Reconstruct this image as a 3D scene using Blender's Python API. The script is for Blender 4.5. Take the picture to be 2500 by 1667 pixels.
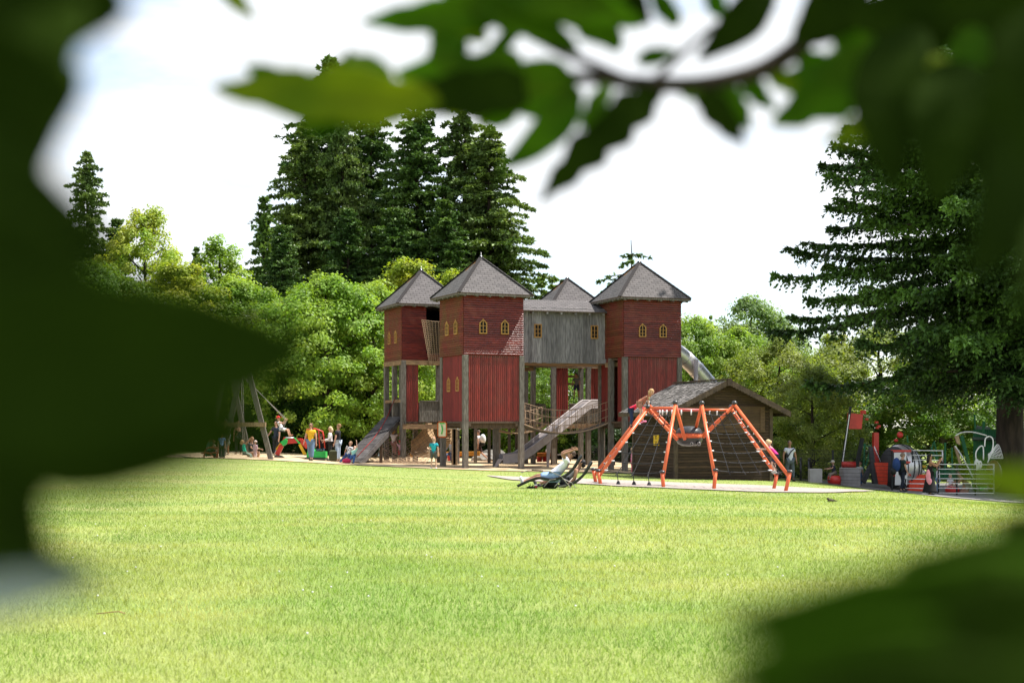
import bpy, bmesh, math, random
import numpy as np
from mathutils import Vector as V, Matrix, noise
R = math.radians
for o in list(bpy.data.objects): bpy.data.objects.remove(o)
C = bpy.context.scene.collection
SC = bpy.context.scene

# ---------------------------------------------------------------- camera, world, sun, exposure
F = 3472.2; HZ = 1035.0; CX = 1250.0      # focal length, horizon row, centre column, in photograph pixels
cam = bpy.data.cameras.new('camera'); camo = bpy.data.objects.new('camera', cam); C.objects.link(camo)
camo.location = (0, 0, 0); camo.rotation_euler = (R(90), 0, 0)
cam.lens = 50; cam.sensor_width = 36; cam.sensor_fit = 'HORIZONTAL'
cam.shift_y = (HZ - 833.5) / 2500.0
cam.clip_start = 0.05; cam.clip_end = 3000
cam.dof.use_dof = True; cam.dof.focus_distance = 62; cam.dof.aperture_fstop = 4.4
SC.camera = camo

SUN_AZ, SUN_EL = 10.5, 60.0                # degrees behind straight right; height
sl = bpy.data.lights.new('sun', 'SUN'); sun = bpy.data.objects.new('sun', sl); C.objects.link(sun)
sd = V((math.cos(R(SUN_AZ)) * math.cos(R(SUN_EL)), math.sin(R(SUN_AZ)) * math.cos(R(SUN_EL)), math.sin(R(SUN_EL))))
sun.rotation_euler = sd.to_track_quat('Z', 'Y').to_euler(); sun.location = sd * 200
sl.energy = 5.0; sl.angle = R(0.5); sl.color = (1.0, 0.95, 0.87)

wd = bpy.data.worlds.new('World'); SC.world = wd; wd.use_nodes = True
nt = wd.node_tree; nt.nodes.clear()
N = nt.nodes.new; L = nt.links.new
sky = N('ShaderNodeTexSky'); sky.sky_type = 'NISHITA'; sky.sun_disc = False
sky.sun_elevation = R(SUN_EL); sky.sun_rotation = R(90 - SUN_AZ); sky.dust_density = 0.2; sky.ozone_density = 2.0
bg = N('ShaderNodeBackground'); bg.inputs[1].default_value = 0.12
tc = N('ShaderNodeTexCoord'); mp = N('ShaderNodeMapping'); mp.inputs['Scale'].default_value = (1.0, 1.0, 3.2)
nz = N('ShaderNodeTexNoise'); nz.inputs['Scale'].default_value = 2.3; nz.inputs['Detail'].default_value = 8; nz.inputs['Roughness'].default_value = .55
rp = N('ShaderNodeValToRGB'); rp.color_ramp.elements[0].position = .40; rp.color_ramp.elements[1].position = .55
mx = N('ShaderNodeMixRGB'); mx.inputs[2].default_value = (4.9, 5.05, 5.2, 1)
out = N('ShaderNodeOutputWorld')
L(tc.outputs['Generated'], mp.inputs[0]); L(mp.outputs[0], nz.inputs[0]); L(nz.outputs[0], rp.inputs[0])
rp.color_ramp.elements[0].color = (.22, .22, .22, 1)
L(rp.outputs[0], mx.inputs[0]); L(sky.outputs[0], mx.inputs[1]); L(mx.outputs[0], bg.inputs[0]); L(bg.outputs[0], out.inputs[0])

SC.view_settings.view_transform = 'Standard'; SC.view_settings.look = 'None'
SC.view_settings.exposure = 1.0; SC.view_settings.gamma = 1.0
SC.render.engine = 'CYCLES'
SC.cycles.max_bounces = 6; SC.cycles.diffuse_bounces = 3; SC.cycles.glossy_bounces = 2; SC.cycles.transmission_bounces = 4
SC.cycles.transparent_max_bounces = 8; SC.cycles.sample_clamp_indirect = 6
try: SC.cycles.use_denoising = True
except Exception: pass

# ---------------------------------------------------------------- helpers
def P(px, py, Y):
    """the world point at depth Y that the photograph shows at (px, py)"""
    return V(((px - CX) * Y / F, Y, (HZ - py) * Y / F))

def tag(o, label=None, cat=None, group=None, kind=None):
    if label: o['label'] = label
    if cat: o['category'] = cat
    if group: o['group'] = group
    if kind: o['kind'] = kind
    return o

def empty(name, loc, label=None, cat=None, group=None, rz=0.0):
    o = bpy.data.objects.new(name, None); o.empty_display_size = .2
    o.location = loc; o.rotation_euler = (0, 0, rz); C.objects.link(o)
    return tag(o, label, cat, group)

def copy_tree(o, parent=None):
    c = o.copy(); C.objects.link(c); c.parent = parent
    if parent: c.matrix_parent_inverse = o.matrix_parent_inverse.copy()
    for ch in [k for k in bpy.data.objects if k.parent == o]: copy_tree(ch, c)
    return c

class MB:
    """collects shapes in world coordinates and links them as ONE mesh object"""
    def __init__(s): s.v = []; s.f = []; s.mi = []; s.uv = []; s.sm = []
    def add(s, vs, fs, mi=0, smooth=False, uvs=None):
        b = len(s.v); s.v += [tuple(p) for p in vs]
        for k, f in enumerate(fs):
            s.f.append(tuple(b + i for i in f)); s.mi.append(mi); s.sm.append(smooth)
            s.uv.append(uvs[k] if uvs else None)
    def quad(s, a, b, c, d, mi=0, uv=None): s.add([a, b, c, d], [(0, 1, 2, 3)], mi, uvs=[uv] if uv else None)
    def box(s, c, sx, sy, sz, rz=0.0, M=None, mi=0, bev=0.0):
        M = M or Matrix.Rotation(rz, 3, 'Z'); c = V(c)
        if bev > 0:
            vs = []; fs = []
            for z, k in ((-1, 0), (-1, 1), (1, 1), (1, 0)):
                e = bev if k == 0 else 0
                for x, y in ((-1, -1), (1, -1), (1, 1), (-1, 1)):
                    vs.append(c + M @ V((x * (sx / 2 - e), y * (sy / 2 - e), z * (sz / 2 - (0 if k == 0 else bev)))))
            for r in range(3):
                for i in range(4):
                    j = (i + 1) % 4; fs.append((r * 4 + i, r * 4 + j, r * 4 + 4 + j, r * 4 + 4 + i))
            fs += [(3, 2, 1, 0), (12, 13, 14, 15)]
            s.add(vs, fs, mi); return
        vs = [c + M @ V((x * sx / 2, y * sy / 2, z * sz / 2)) for z in (-1, 1) for x, y in ((-1, -1), (1, -1), (1, 1), (-1, 1))]
        s.add(vs, [(3, 2, 1, 0), (4, 5, 6, 7), (0, 1, 5, 4), (1, 2, 6, 5), (2, 3, 7, 6), (3, 0, 4, 7)], mi)
    def bar(s, a, b, w, h=None, up=None, mi=0):
        """rectangular bar from a to b"""
        a = V(a); b = V(b); h = h or w; d = (b - a); l = d.length; d.normalize()
        up = V(up) if up is not None else (V((0, 0, 1)) if abs(d.z) < .9 else V((0, 1, 0)))
        x = d.cross(up).normalized(); u = x.cross(d)
        M = Matrix((x, d, u)).transposed(); s.box((a + b) / 2, w, l, h, M=M, mi=mi)
    def tube(s, pts, r, n=8, mi=0, cap=True, close=False):
        pts = [V(p) for p in pts]; m = len(pts); rs = r if isinstance(r, (list, tuple)) else [r] * m
        vs = []; fs = []; pu = None
        for i, p in enumerate(pts):
            if close: d = (pts[(i + 1) % m] - pts[i - 1])
            else: d = pts[min(i + 1, m - 1)] - pts[max(i - 1, 0)]
            if d.length < 1e-9: d = V((0, 0, 1))
            d.normalize()
            if pu is None: pu = V((0, 0, 1)) if abs(d.z) < .9 else V((0, 1, 0))
            x = d.cross(pu)
            if x.length < 1e-4: x = d.cross(V((1, 0, 0)))
            x.normalize(); u = x.cross(d); pu = u
            for k in range(n):
                t = 2 * math.pi * k / n; vs.append(p + (x * math.cos(t) + u * math.sin(t)) * rs[i])
        for i in range(m if close else m - 1):
            j = (i + 1) % m
            for k in range(n):
                l = (k + 1) % n; fs.append((i * n + k, i * n + l, j * n + l, j * n + k))
        if cap and not close: fs += [tuple(range(n))[::-1], tuple((m - 1) * n + k for k in range(n))]
        s.add(vs, fs, mi, True)
    def ball(s, c, rx, ry=None, rz=None, n=12, m=8, M=None, mi=0, z0=-1.0, z1=1.0):
        ry = ry or rx; rz = rz or rx; M = M or Matrix.Identity(3); c = V(c); vs = []; fs = []
        for i in range(m + 1):
            z = math.sin(math.pi * (-.5 + i / m)); z = max(z0, min(z1, z)); q = math.sqrt(max(0, 1 - z * z))
            for k in range(n):
                t = 2 * math.pi * k / n; vs.append(c + M @ V((rx * q * math.cos(t), ry * q * math.sin(t), rz * z)))
        for i in range(m):
            for k in range(n):
                l = (k + 1) % n; fs.append((i * n + k, i * n + l, (i + 1) * n + l, (i + 1) * n + k))
        fs += [tuple(range(n))[::-1], tuple(m * n + k for k in range(n))]
        s.add(vs, fs, mi, True)
    def lathe(s, c, prof, n=20, M=None, mi=0, a0=0.0, a1=2 * math.pi):
        """prof: list of (radius, height)"""
        M = M or Matrix.Identity(3); c = V(c); vs = []; fs = []; full = abs(a1 - a0 - 2 * math.pi) < 1e-6; q = n if full else n + 1
        for r, z in prof:
            for k in range(q):
                t = a0 + (a1 - a0) * k / n; vs.append(c + M @ V((r * math.cos(t), r * math.sin(t), z)))
        for i in range(len(prof) - 1):
            for k in range(n):
                l = (k + 1) % q; fs.append((i * q + k, i * q + l, (i + 1) * q + l, (i + 1) * q + k))
        s.add(vs, fs, mi, True)
    def prism(s, poly, ext, mi=0):
        """polygon of 3-D points extruded by the vector ext"""
        n = len(poly); ext = V(ext); vs = [V(p) for p in poly] + [V(p) + ext for p in poly]
        fs = [tuple(range(n))[::-1], tuple(range(n, 2 * n))] + [(i, (i + 1) % n, n + (i + 1) % n, n + i) for i in range(n)]
        s.add(vs, fs, mi)
    def build(s, name, mats, parent=None, label=None, cat=None, group=None, kind=None, loc=None):
        me = bpy.data.meshes.new(name); off = V((0, 0, 0))
        if parent is not None:
            q = parent
            while q is not None: off += V(q.location); q = q.parent
        elif loc is not None: off = V(loc)
        vs = [(x - off.x, y - off.y, z - off.z) for x, y, z in s.v]
        me.from_pydata(vs, [], s.f)
        if not isinstance(mats, (list, tuple)): mats = [mats]
        for m in mats: me.materials.append(m)
        me.polygons.foreach_set('material_index', s.mi); me.polygons.foreach_set('use_smooth', s.sm)
        if any(u for u in s.uv):
            ul = me.uv_layers.new(name='UVMap'); co = []
            for f, u in zip(s.f, s.uv):
                for i in range(len(f)): co += (u[i] if u else (0, 0))
            ul.data.foreach_set('uv', co)
        me.update()
        o = bpy.data.objects.new(name, me); C.objects.link(o)
        if parent is not None: o.parent = parent
        elif loc is not None: o.location = loc
        return tag(o, label, cat, group, kind)

def fast_mesh(name, verts, faces_n, mats, attrs=None, smooth=False, tri=False):
    """numpy verts (N,3); consecutive vertices form faces of faces_n corners"""
    nv = len(verts); nf = nv // faces_n
    me = bpy.data.meshes.new(name); me.vertices.add(nv); me.vertices.foreach_set('co', verts.astype(np.float32).ravel())
    me.loops.add(nv); me.loops.foreach_set('vertex_index', np.arange(nv, dtype=np.int32))
    me.polygons.add(nf); me.polygons.foreach_set('loop_start', np.arange(0, nv, faces_n, dtype=np.int32))
    for m in mats if isinstance(mats, (list, tuple)) else [mats]: me.materials.append(m)
    if attrs:
        for k, a in attrs.items():
            at = me.attributes.new(k, 'FLOAT', 'FACE'); at.data.foreach_set('value', a.astype(np.float32))
    me.update(calc_edges=True)
    return me

# ---------------------------------------------------------------- materials
def mat(name, c1, c2=None, rough=.7, scale=4.0, stretch=(1, 1, 1), island=0.0, metal=0.0, bump=0.0, bscale=None, spec=.3,
        detail=5, lo=.35, hi=.65, trans=0.0, attr=None, attr_amt=0.0, spot=None, spot_scale=30, spot_w=.5, coat=0.0, c3=None, c3_scale=1.0, c3_lo=.5, c3_hi=.7):
    m = bpy.data.materials.new(name); m.use_nodes = True; t = m.node_tree; n = t.nodes; l = t.links.new
    b = n['Principled BSDF']; b.inputs['Roughness'].default_value = rough; b.inputs['Metallic'].default_value = metal
    b.inputs['Specular IOR Level'].default_value = spec
    if coat: b.inputs['Coat Weight'].default_value = coat
    tcn = n.new('ShaderNodeTexCoord'); mp = n.new('ShaderNodeMapping'); mp.inputs['Scale'].default_value = stretch
    l(tcn.outputs['Object'], mp.inputs[0])
    c2 = c2 or tuple(x * .8 for x in c1)
    tx = n.new('ShaderNodeTexNoise'); tx.inputs['Scale'].default_value = scale; tx.inputs['Detail'].default_value = detail
    l(mp.outputs[0], tx.inputs[0])
    mr = n.new('ShaderNodeMapRange'); mr.inputs[1].default_value = lo; mr.inputs[2].default_value = hi; l(tx.outputs[0], mr.inputs[0])
    mx = n.new('ShaderNodeMixRGB'); mx.inputs[1].default_value = (*c1, 1); mx.inputs[2].default_value = (*c2, 1); l(mr.outputs[0], mx.inputs[0])
    col = mx.outputs[0]
    if c3:
        t3 = n.new('ShaderNodeTexNoise'); t3.inputs['Scale'].default_value = c3_scale; t3.inputs['Detail'].default_value = 6; l(tcn.outputs['Object'], t3.inputs[0])
        r3 = n.new('ShaderNodeMapRange'); r3.inputs[1].default_value = c3_lo; r3.inputs[2].default_value = c3_hi; l(t3.outputs[0], r3.inputs[0])
        m3 = n.new('ShaderNodeMixRGB'); m3.inputs[2].default_value = (*c3, 1); l(r3.outputs[0], m3.inputs[0]); l(col, m3.inputs[1]); col = m3.outputs[0]
    if spot:
        vo = n.new('ShaderNodeTexVoronoi'); vo.inputs['Scale'].default_value = spot_scale; l(tcn.outputs['Object'], vo.inputs[0])
        lt = n.new('ShaderNodeMath'); lt.operation = 'LESS_THAN'; lt.inputs[1].default_value = spot_w; l(vo.outputs['Distance'], lt.inputs[0])
        m2 = n.new('ShaderNodeMixRGB'); m2.inputs[2].default_value = (*spot, 1); l(lt.outputs[0], m2.inputs[0]); l(col, m2.inputs[1]); col = m2.outputs[0]
    src = None
    if island:
        g = n.new('ShaderNodeNewGeometry'); src = g.outputs['Random Per Island']; amt = island
    if attr:
        a = n.new('ShaderNodeAttribute'); a.attribute_name = attr; src = a.outputs['Fac']; amt = attr_amt
    if src is not None:
        k = n.new('ShaderNodeMapRange'); k.inputs[3].default_value = 1 - amt; k.inputs[4].default_value = 1 + amt; l(src, k.inputs[0])
        vm = n.new('ShaderNodeVectorMath'); vm.operation = 'SCALE'; l(col, vm.inputs[0]); l(k.outputs[0], vm.inputs['Scale']); col = vm.outputs[0]
    l(col, b.inputs['Base Color'])
    if bump:
        tb = n.new('ShaderNodeTexNoise'); tb.inputs['Scale'].default_value = bscale or scale * 3; tb.inputs['Detail'].default_value = 6; l(mp.outputs[0], tb.inputs[0])
        bp = n.new('ShaderNodeBump'); bp.inputs['Strength'].default_value = bump; bp.inputs['Distance'].default_value = .02; l(tb.outputs[0], bp.inputs['Height']); l(bp.outputs[0], b.inputs['Normal'])
    if trans:
        tr = n.new('ShaderNodeBsdfTranslucent'); ms = n.new('ShaderNodeMixShader'); ms.inputs[0].default_value = trans
        tint = n.new('ShaderNodeMixRGB'); tint.blend_type = 'MULTIPLY'; tint.inputs[0].default_value = 1; tint.inputs[2].default_value = (1.5, 1.5, .5, 1)
        l(col, tint.inputs[1]); l(tint.outputs[0], tr.inputs[0]); l(b.outputs[0], ms.inputs[1]); l(tr.outputs[0], ms.inputs[2])
        l(ms.outputs[0], n['Material Output'].inputs[0])
    return m

def shingle(name, c1, c2, mortar, moss=0.0, bw=.32, bh=.14):
    m = mat(name, c1, c2, rough=.9, scale=3)
    t = m.node_tree; n = t.nodes; l = t.links.new; b = n['Principled BSDF']
    uv = n.new('ShaderNodeUVMap'); br = n.new('ShaderNodeTexBrick'); l(uv.outputs[0], br.inputs[0])
    br.inputs['Scale'].default_value = 1; br.inputs['Brick Width'].default_value = bw; br.inputs['Row Height'].default_value = bh
    br.inputs['Mortar Size'].default_value = .012; br.inputs['Mortar Smooth'].default_value = .3; br.inputs['Bias'].default_value = -.2
    br.inputs['Color1'].default_value = (*c1, 1); br.inputs['Color2'].default_value = (*c2, 1); br.inputs['Mortar'].default_value = (*mortar, 1)
    tx = n.new('ShaderNodeTexNoise'); tx.inputs['Scale'].default_value = 1.6; tx.inputs['Detail'].default_value = 6; l(uv.outputs[0], tx.inputs[0])
    k = n.new('ShaderNodeMapRange'); k.inputs[3].default_value = .72; k.inputs[4].default_value = 1.3; l(tx.outputs[0], k.inputs[0])
    vm = n.new('ShaderNodeVectorMath'); vm.operation = 'SCALE'; l(br.outputs[0], vm.inputs[0]); l(k.outputs[0], vm.inputs['Scale']); col = vm.outputs[0]
    # pale lichen flecks
    vo = n.new('ShaderNodeTexVoronoi'); vo.inputs['Scale'].default_value = 5; l(uv.outputs[0], vo.inputs[0])
    lt = n.new('ShaderNodeMath'); lt.operation = 'LESS_THAN'; lt.inputs[1].default_value = .055; l(vo.outputs['Distance'], lt.inputs[0])
    m2 = n.new('ShaderNodeMixRGB'); m2.inputs[2].default_value = (.5, .5, .48, 1); l(lt.outputs[0], m2.inputs[0]); l(col, m2.inputs[1]); col = m2.outputs[0]
    if moss:
        t2 = n.new('ShaderNodeTexNoise'); t2.inputs['Scale'].default_value = 2.4; t2.inputs['Detail'].default_value = 8; l(uv.outputs[0], t2.inputs[0])
        sx = n.new('ShaderNodeSeparateXYZ'); l(uv.outputs[0], sx.inputs[0])
        h = n.new('ShaderNodeMapRange'); h.inputs[1].default_value = .9; h.inputs[2].default_value = 2.3; h.inputs[3].default_value = -.25; h.inputs[4].default_value = moss; l(sx.outputs[1], h.inputs[0])
        ad = n.new('ShaderNodeMath'); l(t2.outputs[0], ad.inputs[0]); l(h.outputs[0], ad.inputs[1])
        r2 = n.new('ShaderNodeMapRange'); r2.inputs[1].default_value = .58; r2.inputs[2].default_value = .68; l(ad.outputs[0], r2.inputs[0])
        m3 = n.new('ShaderNodeMixRGB'); m3.inputs[2].default_value = (.32, .15, .03, 1); l(r2.outputs[0], m3.inputs[0]); l(col, m3.inputs[1]); col = m3.outputs[0]
    l(col, b.inputs['Base Color'])
    bp = n.new('ShaderNodeBump'); bp.inputs['Strength'].default_value = .6; bp.inputs['Distance'].default_value = .02; l(br.outputs['Fac'], bp.inputs['Height']); bp.invert = True
    l(bp.outputs[0], b.inputs['Normal'])
    return m

RED1, RED2 = (.165, .023, .015), (.085, .012, .009)
MT = dict(
    red_h=mat('red_painted_battens', RED1, RED2, rough=.30, scale=2.5, stretch=(1, 1, 6), c3=(.20, .055, .035), c3_scale=1.6, c3_lo=.55, c3_hi=.8, island=.28, spec=.5, bump=.2),
    red_v=mat('red_painted_laths', (.24, .030, .022), (.14, .016, .013), rough=.45, scale=3, stretch=(6, 6, 1), c3=(.17, .04, .03), c3_scale=1.1, c3_lo=.5, c3_hi=.75, island=.3, spec=.5, bump=.2),
    red_algae=mat('red_boards_with_algae', (.15, .026, .016), (.12, .055, .018), rough=.8, scale=1.4, stretch=(1, 1, 1), island=.18, lo=.4, hi=.7, bump=.2),
    red_flat=mat('red_painted_boards', (.20, .022, .021), (.14, .016, .016), rough=.7, scale=2, stretch=(5, 5, 1), island=.22),
    grey_wood=mat('weathered_grey_planks', (.25, .24, .245), (.12, .115, .12), rough=.9, scale=3.5, stretch=(7, 7, .7), island=.35, bump=.4, spot=(.03, .025, .02), spot_scale=2.6, spot_w=.045),
    post=mat('weathered_timber', (.18, .165, .145), (.085, .072, .06), rough=.9, scale=5, stretch=(6, 6, .8), island=.2, bump=.5),
    ramp_wood=mat('worn_ramp_planks', (.085, .078, .077), (.048, .043, .042), rough=.9, scale=4, stretch=(1, 1, 1), island=.3, bump=.4),
    post_dark=mat('dark_timber', (.12, .085, .06), (.055, .04, .03), rough=.9, scale=5, stretch=(6, 6, .8), island=.2, bump=.5),
    post_tan=mat('tan_timber', (.36, .25, .15), (.22, .145, .085), rough=.85, scale=5, stretch=(3, 3, .8), island=.2, bump=.4),
    beam=mat('brown_beam', (.27, .17, .09), (.14, .085, .05), rough=.85, scale=4, stretch=(.8, .8, 5), island=.2, bump=.4),
    ochre=mat('ochre_window_frame', (.42, .23, .06), (.33, .17, .05), rough=.6, scale=8),
    dark=mat('dark_interior', (.012, .01, .009), (.006, .006, .006), rough=.9),
    roof=shingle('grey_felt_shingles', (.118, .108, .108), (.080, .074, .075), (.03, .026, .026)),
    roof_moss=shingle('mossy_felt_shingles', (.11, .102, .10), (.076, .071, .07), (.03, .026, .026), moss=.19),
    lead=mat('pale_metal_cap', (.6, .6, .62), (.45, .45, .47), rough=.4, metal=.6),
    rope=mat('tan_rope', (.42, .30, .20), (.25, .17, .11), rough=.95, scale=60, bump=.4),
    rope_grey=mat('grey_rope', (.33, .30, .27), (.2, .18, .16), rough=.95, scale=60),
    rope_black=mat('black_rope', (.035, .035, .04), (.02, .02, .02), rough=.8, scale=60),
    rope_red=mat('red_rope', (.25, .02, .02), (.15, .01, .01), rough=.9),
    chute=mat('dull_steel_chute', (.20, .19, .20), (.15, .14, .15), rough=.4, metal=.3, scale=3),
    steel=mat('brushed_steel', (.55, .52, .53), (.45, .42, .43), rough=.35, metal=.55, scale=3),
    chrome=mat('polished_steel', (.70, .69, .69), (.55, .54, .54), rough=.38, metal=.75, scale=3),
    grey_paint=mat('grey_side_panel', (.40, .36, .36), (.33, .29, .29), rough=.6, scale=3),
    tan_plastic=mat('tan_plastic', (.62, .42, .24), (.52, .34, .19), rough=.55, scale=2),
    orange=mat('orange_paint', (.73, .145, .045), (.60, .10, .03), rough=.4, scale=3, spec=.5),
    pinkred=mat('faded_red_paint', (.60, .13, .12), (.5, .09, .08), rough=.4, scale=3),
    blackp=mat('black_rubber', (.022, .022, .024), (.012, .012, .013), rough=.5, scale=6),
    charcoal=mat('charcoal_plastic', (.028, .028, .031), (.018, .018, .020), rough=.35, scale=6, spec=.6),
    hut=mat('dark_brown_log_boards', (.060, .034, .020), (.030, .018, .012), rough=.8, scale=4, stretch=(1, 1, 7), island=.35, bump=.4),
    hut_trim=mat('brown_trim', (.085, .058, .04), (.045, .031, .022), rough=.85, scale=6, island=.15, bump=.3),
    hut_panel=mat('lighter_brown_shutter', (.095, .056, .032), (.058, .033, .020), rough=.8, scale=4, stretch=(1, 1, 7), island=.25, bump=.3),
    hut_roof=mat('weathered_wood_shingles', (.23, .21, .20), (.075, .068, .062), rough=.95, scale=5, stretch=(1, 1, 1), island=.55, bump=.5),
    yellow=mat('yellow_paint', (.70, .42, .02), (.6, .35, .02), rough=.5), black=mat('black_paint', (.01, .01, .01), rough=.6),
    white=mat('white_paint', (.75, .75, .75), (.66, .66, .66), rough=.45),
    red=mat('red_paint', (.55, .03, .02), (.45, .02, .015), rough=.35, spec=.5), green=mat('green_paint', (.03, .45, .09), (.02, .38, .07), rough=.4),
    dkgreen=mat('dark_green_paint', (.02, .17, .07), (.015, .12, .05), rough=.5),
    bark=mat('bark', (.055, .040, .030), (.022, .017, .013), rough=.95, scale=6, stretch=(1, 1, .25), bump=.8),
    bark_pale=mat('pale_bark', (.2, .15, .115), (.09, .07, .055), rough=.95, scale=6, stretch=(1, 1, .25), bump=.8),
    sand=mat('wood_chip_ground', (.62, .49, .31), (.44, .32, .19), rough=1, scale=1.2, detail=12, c3=(.30, .20, .12), c3_scale=.6, c3_lo=.52, c3_hi=.62, bump=.8, bscale=25),
    gravel=mat('pale_gravel', (.40, .345, .31), (.27, .23, .205), rough=1, scale=14, detail=8, c3=(.19, .16, .14), c3_scale=9, c3_lo=.55, c3_hi=.7, bump=.8, bscale=30),
    path=mat('grey_path', (.22, .21, .20), (.16, .155, .15), rough=.95, scale=3),
    fence=mat('dark_fence', (.02, .022, .022), (.012, .014, .014), rough=.6),
    mauve=mat('grey_box_paint', (.36, .34, .34), (.30, .28, .28), rough=.6),
)
# ---------------------------------------------------------------- terrain
_cols = np.array([-1500, 0, 600, 760, 905, 1250, 1454, 1600, 1917, 2180, 2500, 4000], float)
_rows = np.array([0, 8, 20, 30, 37, 44, 54, 62, 75, 100, 400], float)
_tab = np.array([
 [-1.45]*12, [-1.46]*12, [-1.50]*12,
 [-1.5,-1.5,-1.5,-1.5,-1.5,-1.53,-1.56,-1.6,-1.63,-1.68,-1.74,-1.9],
 [-1.5,-1.5,-1.5,-1.5,-1.55,-1.66,-1.7,-1.72,-1.85,-1.86,-2.13,-3.0],
 [-1.45,-1.45,-1.5,-1.55,-1.62,-1.85,-1.83,-1.93,-2.07,-2.02,-2.75,-4],
 [-1.4,-1.4,-1.45,-1.55,-1.70,-1.95,-2.0,-2.08,-2.17,-2.65,-3.15,-4],
 [-1.4,-1.4,-1.5,-1.68,-1.85,-2.02,-2.1,-2.2,-2.4,-2.95,-3.2,-4],
 [-1.4,-1.4,-1.5,-1.65,-1.85,-2.05,-2.1,-2.3,-2.9,-3.1,-3.2,-4],
 [-1.5,-1.5,-1.6,-1.7,-1.85,-2.05,-2.1,-2.3,-2.9,-3.1,-3.2,-4],
 [-2.4]*12])
def _graw(x, y):
    y = np.clip(y, .5, 399.0); px = np.clip(CX + x * F / np.maximum(y, 6), -1499, 3999)
    i = np.clip(np.searchsorted(_rows, y) - 1, 0, len(_rows) - 2); j = np.clip(np.searchsorted(_cols, px) - 1, 0, len(_cols) - 2)
    a = (y - _rows[i]) / (_rows[i + 1] - _rows[i]); b = (px - _cols[j]) / (_cols[j + 1] - _cols[j])
    return (_tab[i, j] * (1 - a) * (1 - b) + _tab[i + 1, j] * a * (1 - b) + _tab[i, j + 1] * (1 - a) * b + _tab[i + 1, j + 1] * a * b)
def gz(x, y):
    x = np.asarray(x, float); y = np.asarray(y, float); s = 0
    for dx in (-1.2, 0, 1.2):
        for dy in (-2.2, -1.0, 0, 1.0, 2.2): s = s + _graw(x + dx, y + dy)
    return s / 15.0
def G(x, y): return float(gz(x, y))
def PG(px, Y):
    """ground point under photograph column px at depth Y"""
    x = (px - CX) * Y / F; return V((x, Y, G(x, Y)))

def grid_mesh(name, xs, ys, zf, m, kind='structure'):
    X, Y = np.meshgrid(xs, ys); Z = zf(X, Y); nx, ny = len(xs), len(ys)
    v = np.stack([X, Y, Z], -1).reshape(-1, 3); i, j = np.meshgrid(np.arange(nx - 1), np.arange(ny - 1))
    a = (j * nx + i).ravel(); f = np.stack([a, a + 1, a + nx + 1, a + nx], 1)
    me = bpy.data.meshes.new(name); me.from_pydata(v.tolist(), [], f.tolist()); me.materials.append(m)
    me.polygons.foreach_set('use_smooth', [True] * len(f)); o = bpy.data.objects.new(name, me); C.objects.link(o)
    o['kind'] = kind; return o

# lawn: patches of fresh, dry and yellowed grass
lm = bpy.data.materials.new('lawn'); lm.use_nodes = True; t = lm.node_tree; n = t.nodes; l = t.links.new; b = n['Principled BSDF']
b.inputs['Roughness'].default_value = .9; b.inputs['Specular IOR Level'].default_value = .15
tcn = n.new('ShaderNodeTexCoord')
def _ns(sc, det=5, st=(1, 1, 1)):
    mp = n.new('ShaderNodeMapping'); mp.inputs['Scale'].default_value = st; l(tcn.outputs['Object'], mp.inputs[0])
    q = n.new('ShaderNodeTexNoise'); q.inputs['Scale'].default_value = sc; q.inputs['Detail'].default_value = det; l(mp.outputs[0], q.inputs[0]); return q.outputs[0]
def _rg(s, a, b_, c=0, d=1):
    q = n.new('ShaderNodeMapRange'); q.inputs[1].default_value = a; q.inputs[2].default_value = b_; q.inputs[3].default_value = c; q.inputs[4].default_value = d; l(s, q.inputs[0]); return q.outputs[0]
def _mix(f, a, b_):
    q = n.new('ShaderNodeMixRGB'); l(f, q.inputs[0])
    for k, s in ((1, a), (2, b_)):
        if isinstance(s, tuple): q.inputs[k].default_value = (*s, 1)
        else: l(s, q.inputs[k])
    return q.outputs[0]
c = _mix(_rg(_ns(.4, 8, (.7, 1, 1)), .34, .66), (.155, .235, .050), (.26, .295, .085))
c = _mix(_rg(_ns(.5, 7, (.5, 1, 1)), .52, .80), c, (.38, .34, .14))
c = _mix(_rg(_ns(14, 6), .3, .75, 0, .55), c, (.12, .19, .032))
c = _mix(_rg(_ns(60, 3), .45, .75, 0, .5), c, (.46, .47, .22))
l(c, b.inputs['Base Color'])
bp = n.new('ShaderNodeBump'); bp.inputs['Strength'].default_value = .7; bp.inputs['Distance'].default_value = .04; l(_ns(35, 5), bp.inputs['Height']); l(bp.outputs[0], b.inputs['Normal'])
MT['lawn'] = lm
xs = np.concatenate([np.linspace(-160, -41, 20), np.arange(-40, 40.1, .8), np.linspace(41, 160, 20)])
ys = np.concatenate([np.linspace(-30, 3, 12), np.arange(4, 90, .8), np.linspace(91, 400, 40)])
grid_mesh('lawn', xs, ys, lambda x, y: gz(x, y), lm)
far = MB(); far.quad((-1500, -60, -4.6), (1500, -60, -4.6), (1500, 1600, -4.6), (-1500, 1600, -4.6)); far.build('ground', lm, kind='structure')

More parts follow.
